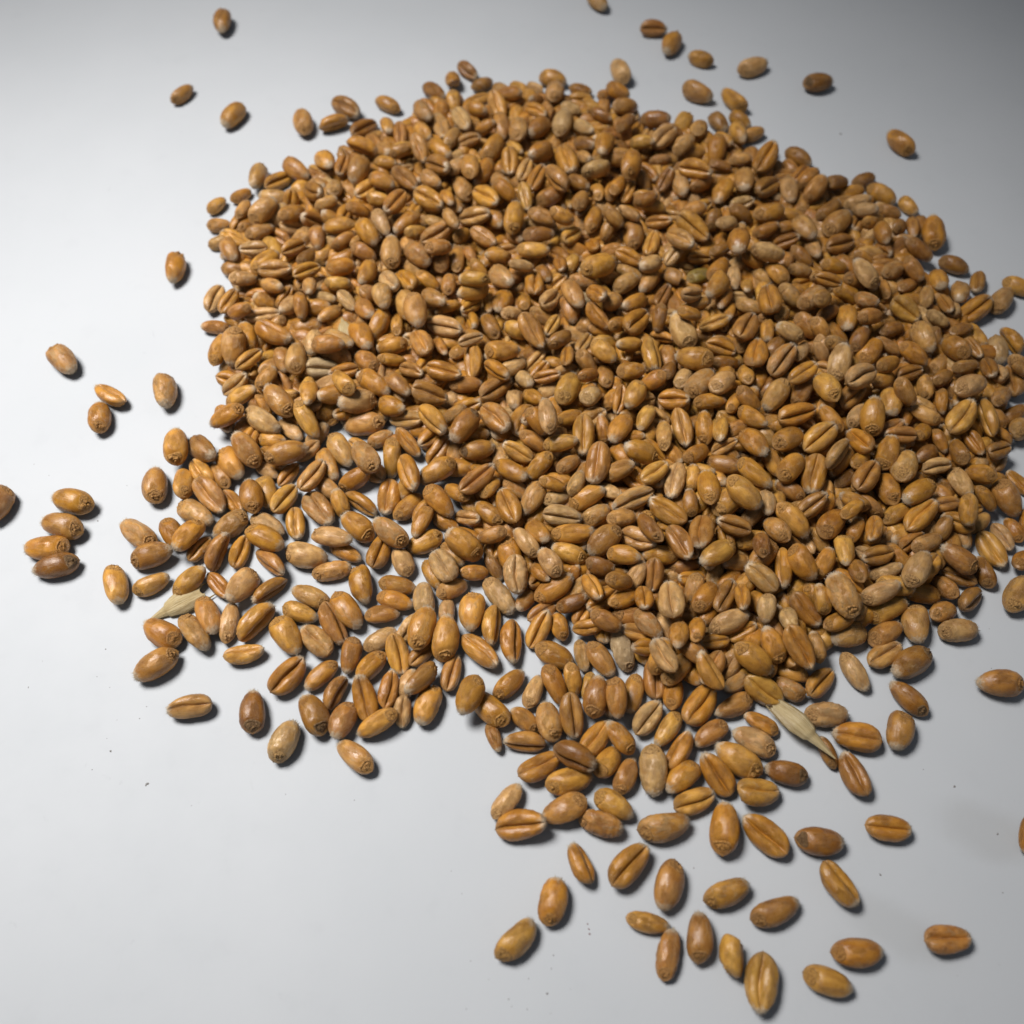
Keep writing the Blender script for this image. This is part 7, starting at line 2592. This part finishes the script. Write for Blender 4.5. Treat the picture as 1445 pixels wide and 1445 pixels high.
7886 4669 150 994 -1 -14 -108 585 310 273 n g
4883 7903 150 26 83 996 -2 554 294 258 w g
-4822 2795 150 314 17 -6 949 597 316 278 n g
1100 1993 150 779 2 -3 627 571 303 266 n g
-2148 6117 150 998 1 -15 60 536 284 250 n g
5436 7000 150 731 -9 -10 -682 601 319 280 n g
-1365 4950 150 671 2 -2 741 545 289 254 n g
-1085 4478 150 939 15 -41 340 582 308 271 w p
-2478 3470 150 0 931 -365 0 537 285 251 n g
453 4392 150 32 427 904 -15 533 282 248 n g
4332 1978 150 -19 -186 982 -4 584 310 273 w g
-197 954 150 633 -31 25 773 551 292 257 w p
-105 2084 150 -1 634 774 1 557 295 260 n p
-264 312 150 846 4 6 -534 559 296 261 w p
-1913 3934 150 -13 970 -237 -53 578 306 269 n g
-2068 2795 150 926 -15 38 375 617 327 288 n g
3885 7217 150 -379 48 20 924 560 297 261 w g
140 4879 150 11 838 545 -16 576 305 269 w p
-3096 6496 150 851 30 48 -523 561 297 261 n g
-2947 4915 150 24 374 927 -10 620 329 289 w g
-3257 4495 150 7 803 596 -10 576 305 269 n g
4328 5128 150 309 19 -6 951 546 289 255 w g
342 1125 150 727 -29 30 686 554 294 258 n g
3017 4289 150 872 1 2 -489 619 328 289 n g
-3820 2717 150 949 -1 3 315 574 304 268 n g
-107 7739 150 9 -24 1000 0 628 333 293 n g
6580 3783 150 95 23 -2 995 544 288 254 n g
-3177 5781 150 782 -5 6 623 593 314 277 n g
2546 9612 150 40 661 748 -36 564 299 263 n p
-2862 3145 150 -117 -5 -1 993 572 303 267 n p
-3939 5781 150 20 -187 982 4 577 306 269 w p
-968 8528 150 887 -4 8 461 597 316 278 w g
-4729 3850 150 1 988 -154 8 566 300 264 n g
-2356 2206 150 -20 939 -338 -56 583 309 272 w g
-151 1298 150 3 -376 927 1 552 293 258 n g
4556 4136 150 1 789 -614 2 556 295 260 n p
-3723 7297 150 799 18 25 -600 588 312 274 w g
-256 -684 150 33 756 653 -38 596 316 278 w g
4916 4809 150 733 20 -21 680 574 304 268 n g
5324 5361 150 12 755 -655 14 623 330 290 w g
-174 6746 150 41 -55 998 2 548 290 256 n g
4450 6458 150 985 3 20 -174 533 282 249 n g
-4214 7396 150 845 -12 19 534 604 320 282 n g
3380 -2383 150 9 8 1000 0 584 310 273 w g
226 8612 150 895 14 29 -445 552 293 258 n p
-237 3552 150 -12 276 961 4 617 327 288 w g
3323 5416 150 -135 1 0 991 568 301 265 n g
-545 6362 150 -20 -279 960 -6 646 342 301 w g
562 4704 150 993 0 3 119 523 277 244 n g
8491 2467 150 797 23 -30 603 551 292 257 n g
7734 926 150 26 -320 947 9 594 315 277 n g
-4361 5543 150 -433 15 7 901 611 324 285 n g
-1997 8130 150 -13 394 919 6 619 328 289 n p
-3756 3568 150 984 1 3 -179 558 296 260 n g
5913 4392 150 304 9 -3 953 573 304 267 n g
-902 9545 150 958 3 9 -287 587 311 274 n p
3627 3178 150 33 346 938 -12 599 318 279 n g
-1149 7217 150 922 2 6 -387 560 297 261 w p
6079 149 150 -17 -571 821 -12 569 302 266 n g
33 4547 150 -10 983 -176 -55 524 278 245 n g
602 5543 150 -30 624 780 24 605 321 282 w g
4335 2405 150 -361 -33 -13 932 545 289 254 n g
6207 -411 150 646 12 -10 763 589 312 275 n g
5509 7760 150 3 993 112 -31 581 308 271 n p
2520 3900 150 960 -4 -15 -279 583 309 272 n g
1583 9412 150 994 2 20 -103 564 299 263 w g
8045 1606 150 -172 4 1 985 593 314 277 n g
1727 5911 150 0 955 298 1 592 314 276 n g
1990 7679 150 992 0 0 -130 544 288 254 w g
-1463 4051 150 -3 960 279 9 571 303 266 w g
2777 1284 150 0 994 111 -3 579 307 270 n g
-4706 4289 150 5 856 518 -8 544 289 254 w p
-3249 7557 150 -22 704 710 21 582 309 272 n g
160 3339 150 -3 955 -297 -11 606 321 283 w g
3357 1168 150 976 1 2 -218 610 323 284 n g
-4053 6785 150 6 883 -469 12 564 299 263 w g
7311 2795 150 818 12 17 -576 482 255 225 n g
98 4272 150 678 -8 7 735 596 316 278 n g
1525 5634 150 -154 1 0 988 596 316 278 n g
6860 4547 150 369 0 0 930 571 302 266 n g
6678 2498 150 968 -1 4 253 576 305 269 n p
940 6117 150 -6 858 -513 -10 557 295 260 n p
3483 3535 150 296 5 -2 955 547 290 255 n g
3582 5893 150 -11 645 764 9 595 315 278 w g
3991 3486 150 858 -18 30 512 612 324 285 n g
2104 7138 150 722 14 15 -692 579 307 270 w p
5520 -952 150 3 -194 981 1 544 288 254 n p
487 7297 150 685 3 -3 729 526 279 245 n g
6129 6042 150 118 18 -2 993 593 314 277 w p
7692 477 150 845 5 -9 535 593 314 276 n g
4952 1576 150 754 9 10 -657 612 324 285 w g
-4101 4879 150 984 -4 25 176 564 299 263 n p
-620 2654 150 -4 870 492 7 557 295 260 n g
566 6883 150 696 -13 13 718 555 294 259 n g
4454 7517 150 406 -24 10 914 604 320 282 n g
-4130 3817 150 -14 -649 760 -12 629 333 293 n g
4878 1226 150 15 535 844 -9 548 290 255 w g
3603 -1154 150 277 -11 3 961 560 297 261 w p
23 9880 150 -1 965 261 3 564 299 263 n g
2010 4306 150 40 719 692 -42 594 315 277 n p
2033 -812 150 71 62 -4 996 551 292 257 n g
-5371 6004 150 -32 268 963 9 601 318 280 w g
715 5837 150 -20 901 431 42 589 312 275 n g
-1722 6439 150 -1 979 -205 -4 580 308 271 n p
710 940 150 -1 713 701 1 602 319 281 w p
1176 -1623 150 640 17 -14 768 547 290 255 w p
-178 -332 150 965 0 -2 -261 551 292 257 w g
-5215 5452 150 708 -5 -5 -706 617 327 288 n g
2225 -1635 150 -309 -11 -4 951 571 303 266 n g
1186 3934 150 442 -20 10 897 553 293 258 w g
-1288 7577 150 -5 985 171 30 565 299 263 w g
741 8847 150 -698 9 9 716 543 288 253 n g
-311 8234 150 908 -1 -2 -419 599 317 279 n g
6954 3437 150 -10 744 -668 -11 551 292 257 w g
-1381 6573 150 26 875 -481 47 599 318 280 n g
7099 230 150 814 6 8 -580 597 317 279 n g
7056 533 150 -20 913 -405 -46 571 303 266 n p
5606 -1744 150 781 -7 -9 -624 632 335 295 n g
430 2498 150 -3 997 -48 -57 576 305 269 n g
4487 8359 150 14 893 -449 28 586 311 273 n g
2147 841 150 7 893 450 -14 600 318 280 w g
-4881 4739 150 -1 827 -562 -1 553 293 258 n g
4923 -1889 150 0 407 913 0 538 285 251 n g
-4998 5235 150 991 1 8 -137 585 310 273 n g
5835 2529 150 514 -30 18 857 550 292 257 n g
2099 9324 150 857 6 -10 515 538 285 251 w g
686 10038 150 1 993 -121 6 544 288 254 w g
-189 4034 150 21 -21 0 1000 599 318 280 n g
4467 7903 150 -15 -500 866 -9 630 334 294 n p
-875 2858 150 878 -7 -13 -479 575 305 268 n g
3186 1269 150 -665 -18 -16 746 572 303 267 w g
-1790 4915 150 845 0 1 534 585 310 273 n g
-2764 6708 150 988 6 41 -150 597 317 279 w g
8178 3535 150 888 -30 59 455 575 305 268 n g
-884 2175 150 485 18 -10 874 559 296 260 w g
-2520 8933 150 843 -1 1 537 597 316 278 n p
307 4153 150 920 -11 -27 -391 560 297 261 n g
-1415 8826 150 -3 -581 814 -2 552 292 257 n g
"""
TONES = {'g': [(0.580, 0.278, 0.045), (0.500, 0.226, 0.034), (0.650, 0.336, 0.064), (0.545, 0.252, 0.034), (0.470, 0.222, 0.050)],
         'p': [(0.590, 0.316, 0.088), (0.510, 0.250, 0.058), (0.660, 0.395, 0.150)],
         'k': [(0.350, 0.158, 0.028), (0.310, 0.138, 0.026), (0.380, 0.176, 0.033)],
         'w': [(0.700, 0.520, 0.290)],
         'o': [(0.300, 0.205, 0.040)]}
KINDCODE = {'n': 'plain', 'w': 'papery', 't': 'thin', 'b': 'broken'}
rnd = random.Random(5)

def parse(w):
    x, y, z, a, b, c, d, l, wd, t = [int(v) for v in w[:10]]
    q = Quaternion((a, b, c, d)); q.normalize()
    kind = rnd.choice(BY[KINDCODE[w[10]]])
    col = list(rnd.choice(TONES[w[11]]))
    j = rnd.uniform(0.86, 1.10); hue = rnd.uniform(0.92, 1.015)
    col = [col[0] * j, col[1] * j * hue, col[2] * j * hue]
    paper = {'g': rnd.uniform(0.0, 0.55), 'p': rnd.uniform(0.35, 0.85), 'k': rnd.uniform(0.0, 0.5), 'w': 1.0, 'o': 0.2}[w[11]]
    m = Matrix.LocRotScale(Vector((x, y, z)) / 1000, q, Vector((l / 1000 / L0, wd / 1000 / W0, t / 1000 / T0)))
    dark = w[11] == 'k'
    return m, kind, col, paper, dark

protos = {}
def proto(kind):
    """first grain of a kind: the kernel with its germ and its brush of hairs"""
    if kind not in protos:
        K = KINDS[kind][1]
        root = to_mesh('wheat_grain', *K.body(44, 20), MAT['skin'])
        kids = [('germ', to_mesh('germ', *K.germ(9, 24), MAT['germ']))]
        if K.cut is None:
            kids.append(('brush', to_mesh('brush', *K.brush(70), MAT['brush'])))
        protos[kind] = (root, kids)
    return protos[kind]

first = {}
for ln in LABELLED.strip().split('\n'):
    head, label, group = ln.split('|')
    m, kind, col, paper, dark = parse(head.split())
    root_me, kids = proto(kind)
    if kind not in first:
        g = bpy.data.objects.new('wheat_grain', root_me); COL.objects.link(g)
        ch = []
        for nm, me in kids:
            c = bpy.data.objects.new(nm, me); COL.objects.link(c); c.parent = g; ch.append(c)
            if nm == 'brush':
                c['kind'] = 'stuff'                # hairs too fine to pick apart
        first[kind] = (g, ch)
    else:
        src, sch = first[kind]
        g = src.copy(); COL.objects.link(g)
        ch = []
        for s in sch:
            c = s.copy(); COL.objects.link(c); c.parent = g; ch.append(c)
    g.matrix_world = m
    g['label'] = label; g['category'] = 'wheat grain'; g['group'] = group
    for o in [g] + ch:
        o.color = (*col, paper)
    if dark:                                   # blackened germ
        ch[0].color = (0.07, 0.03, 0.012, paper)

# the other grains of the heap, one mesh
LOW = {}
def low(kind):
    if kind not in LOW:
        K = KINDS[kind][1]
        parts = [(*K.body(26, 12), 0), (*K.germ(5, 14), 1)]
        if K.cut is None:
            parts.append((*K.brush(22), 2))
        V = []; tri = []; mi = []
        o = 0
        for v, f, mt in parts:
            V.append(v)
            for q in f:
                tri.append([o + q[0], o + q[1], o + q[2]]); mi.append(mt)
                if len(q) == 4:
                    tri.append([o + q[0], o + q[2], o + q[3]]); mi.append(mt)
            o += len(v)
        LOW[kind] = (np.vstack(V), np.array(tri), np.array(mi))
    return LOW[kind]

AV = []; AF = []; AM = []; AL = []; AT = []; AS = []; AP = []
off = 0
for ln in REST.strip().split('\n'):
    m, kind, col, paper, dark = parse(ln.split())
    V, F, MI = low(kind)
    M4 = np.array(m)
    AV.append(V @ M4[:3, :3].T + M4[:3, 3]); AF.append(F + off); AM.append(MI)
    AL.append(V / np.array([L0 / 2, W0 / 2, T0 / 2]))
    AT.append(np.tile([*col, 1.0], (len(V), 1))); AP.append(np.full(len(V), paper)); AS.append(np.full(len(V), rnd.random()))
    off += len(V)
AV = np.vstack(AV); AF = np.vstack(AF); AM = np.concatenate(AM)
me = bpy.data.meshes.new('grain_heap')
me.vertices.add(len(AV)); me.vertices.foreach_set('co', AV.astype(np.float32).ravel())
me.loops.add(AF.size); me.loops.foreach_set('vertex_index', AF.astype(np.int32).ravel())
me.polygons.add(len(AF))
me.polygons.foreach_set('loop_start', (np.arange(len(AF)) * 3).astype(np.int32))
me.polygons.foreach_set('material_index', AM.astype(np.int32))
me.polygons.foreach_set('use_smooth', np.ones(len(AF), bool))
for k in ('skin', 'germ', 'brush'):
    me.materials.append(MAT[k])
a = me.attributes.new('lc', 'FLOAT_VECTOR', 'POINT'); a.data.foreach_set('vector', np.vstack(AL).astype(np.float32).ravel())
a = me.attributes.new('tint', 'FLOAT_COLOR', 'POINT'); a.data.foreach_set('color', np.vstack(AT).astype(np.float32).ravel())
a = me.attributes.new('seed', 'FLOAT', 'POINT'); a.data.foreach_set('value', np.concatenate(AS).astype(np.float32))
a = me.attributes.new('paper', 'FLOAT', 'POINT'); a.data.foreach_set('value', np.concatenate(AP).astype(np.float32))
me.update(calc_edges=True); me.validate()
heap = bpy.data.objects.new('grain_heap', me); COL.objects.link(heap)
heap.color = (0, 0, 0, 0)
heap['kind'] = 'stuff'
heap['label'] = 'heap of small golden brown wheat grains spread over the white table'
heap['category'] = 'wheat grains'

# ------------------------------------------------------------------ chaff
def husk(name, p0, p1, width, height, tail, label, seed, split=0.0, lean=0.0):
    """a boat-shaped, ribbed glume from its open end p0 to the point p1, drawn out into a tail"""
    r = np.random.default_rng(seed)
    p0 = Vector(p0); p1 = Vector(p1)
    ln = (p1 - p0).length
    nu, nv = 34, 22
    V = []; LCs = []
    for layer in (0, 1):
        for i in range(nu):
            t = i / (nu - 1)
            prof = (0.62 + 0.38 * math.sin(min(1, t / 0.45) * math.pi / 2)) * (1 - max(0, (t - 0.40) / 0.60)) ** 0.95 if t > 0.40 else 0.62 + 0.38 * math.sin(t / 0.45 * math.pi / 2)
            prof = max(prof, 0.0) + 0.05
            if t > 1 - tail:
                prof *= 0.75
            for j in range(nv):
                s = j / (nv - 1) * 2 - 1
                ang = s * math.radians(105)
                ribs = 0.035 * math.cos(ang * 9) + 0.02 * r.normal()* (0.4 if layer == 0 else 0)
                rad = 1 + ribs - (0.10 if layer else 0)
                y = math.sin(ang) * width / 2 * prof * rad
                z = (math.cos(ang) + 0.25) * height * prof * rad * 0.8
                x = ln * (t - 0.10 * split * abs(s) * (1 - t) * (1 if (j % 7) else 1.8))
                y += lean * t * t * width
                V.append((x, y, max(z, 0.004 + (0.0 if layer == 0 else 0.008))))
                LCs.append((t * 2 - 1, s, ang))
    F = []
    n = nu * nv
    for i in range(nu - 1):
        for j in range(nv - 1):
            a = i * nv + j
            F.append([a, a + nv, a + nv + 1, a + 1]); F.append([n + a, n + a + 1, n + a + nv + 1, n + a + nv])
    rim = [i * nv for i in range(nu)] + [(nu - 1) * nv + j for j in range(1, nv)] + [i * nv + nv - 1 for i in range(nu - 2, -1, -1)] + [j for j in range(nv - 2, 0, -1)]
    for a, b in zip(rim, rim[1:] + rim[:1]):
        F.append([a, b, n + b, n + a])
    me = bpy.data.meshes.new(name)
    me.from_pydata(V, [], F)
    me.polygons.foreach_set('use_smooth', [True] * len(F))
    at = me.attributes.new('lc', 'FLOAT_VECTOR', 'POINT'); at.data.foreach_set('vector', np.array(LCs, np.float32).ravel())
    me.materials.append(MAT['husk'])
    o = bpy.data.objects.new(name, me); COL.objects.link(o)
    ax = (p1 - p0).normalized(); up = Vector((0, 0, 1)); yy = up.cross(ax).normalized(); zz = ax.cross(yy)
    o.matrix_world = Matrix.Translation(p0) @ Matrix((ax, yy, zz)).transposed().to_4x4()
    o['label'] = label; o['category'] = 'husk'; o['group'] = 'pieces of chaff among the grains'
    return o
husk('wheat_husk', (3.903, -3.407, 0.160), (4.614, -4.199, 0.300), 0.33, 0.17, 0.42, 'pale straw husk with a thin tail at the edge of the front lobe', 5, 0.8, -0.1)
husk('wheat_husk', (-4.889, -1.510, 0.040), (-5.686, -1.950, 0.020), 0.40, 0.15, 0.35, 'flat torn straw husk under the grains at the left fringe of the heap', 6, 1.2, 0.1)
husk('wheat_husk', (-2.902, 3.248, 0.380), (-3.064, 3.785, 0.440), 0.32, 0.10, 0.2, 'small fan shaped cream husk lying on the upper left of the heap', 8, 1.0, 0.0)

# ------------------------------------------------------------------ dust specks on the table
def specks(name, pts, mat, label):
    r = np.random.default_rng(3)
    V = []; F = []
    for (x, y, s) in pts:
        o = len(V); k = 7
        el = r.uniform(0.5, 1.0); an = r.uniform(0, 6.28)
        for i in range(k):
            a = 2 * math.pi * i / k; rr = s * r.uniform(0.7, 1.2)
            px, py = math.cos(a) * rr, math.sin(a) * rr * el
            V.append((x + px * math.cos(an) - py * math.sin(an), y + px * math.sin(an) + py * math.cos(an), 0.0))
        V.append((x, y, s * 0.6 * el))
        F += [[o + i, o + (i + 1) % k, o + k] for i in range(k)]
    me = bpy.data.meshes.new(name); me.from_pydata(V, [], F); me.materials.append(mat)
    ob = bpy.data.objects.new(name, me); COL.objects.link(ob)
    ob['kind'] = 'stuff'; ob['label'] = label; ob['category'] = 'dust'
specks('dust', [(-7.264, -3.042, 0.016), (-6.04, -3.042, 0.009), (-5.838, -4.016, 0.02), (-5.218, -4.491, 0.026), (-5.234, -4.511, 0.02), (-6.051, -4.286, 0.011), (-5.836, -3.548, 0.007), (-5.505, -3.526, 0.011), (-5.433, -3.341, 0.011), (-4.54, -4.802, 0.009), (-5.927, -3.826, 0.007), (-6.266, -2.873, 0.011), (-7.147, -2.622, 0.007), (-6.226, -2.426, 0.011), (-6.802, -0.168, 0.018), (-7.804, 0.71, 0.011), (-6.453, 0.514, 0.009), (-8.107, 0.937, 0.009), (7.391, -2.085, 0.009), (5.928, -4.286, 0.009), (6.325, -4.532, 0.022), (7.271, -2.737, 0.009), (6.785, -5.195, 0.018), (5.045, -5.736, 0.02), (6.667, -5.976, 0.011), (6.406, -6.87, 0.007), (5.827, -7.007, 0.007), (2.498, -5.651, 0.011), (3.794, -5.136, 0.007), (-0.832, -5.689, 0.009), (-0.679, -5.985, 0.007), (-0.546, -6.827, 0.007), (-0.301, -7.049, 0.007), (0.218, -7.041, 0.009), (0.455, -7.217, 0.018), (0.516, -6.921, 0.009), (-0.041, -7.284, 0.011), (-0.005, -7.367, 0.007), (0.196, -7.4, 0.011), (0.497, -7.449, 0.007), (0.547, -6.758, 0.011), (0.76, -7.167, 0.007), (-0.589, -7.4, 0.011), (6.889, 9.157, 0.03), (-3.505, -3.242, 0.011), (-3.223, -4.642, 0.011), (-2.239, -4.723, 0.009)], MAT['dust'], 'tiny dark dust specks scattered on the white table')
specks('red_dust', [(1.011, -6.372, 0.015), (1.027, -6.435, 0.015), (1.035, -6.496, 0.015)], MAT['red'], 'three tiny dark red specks in a short row on the white table')
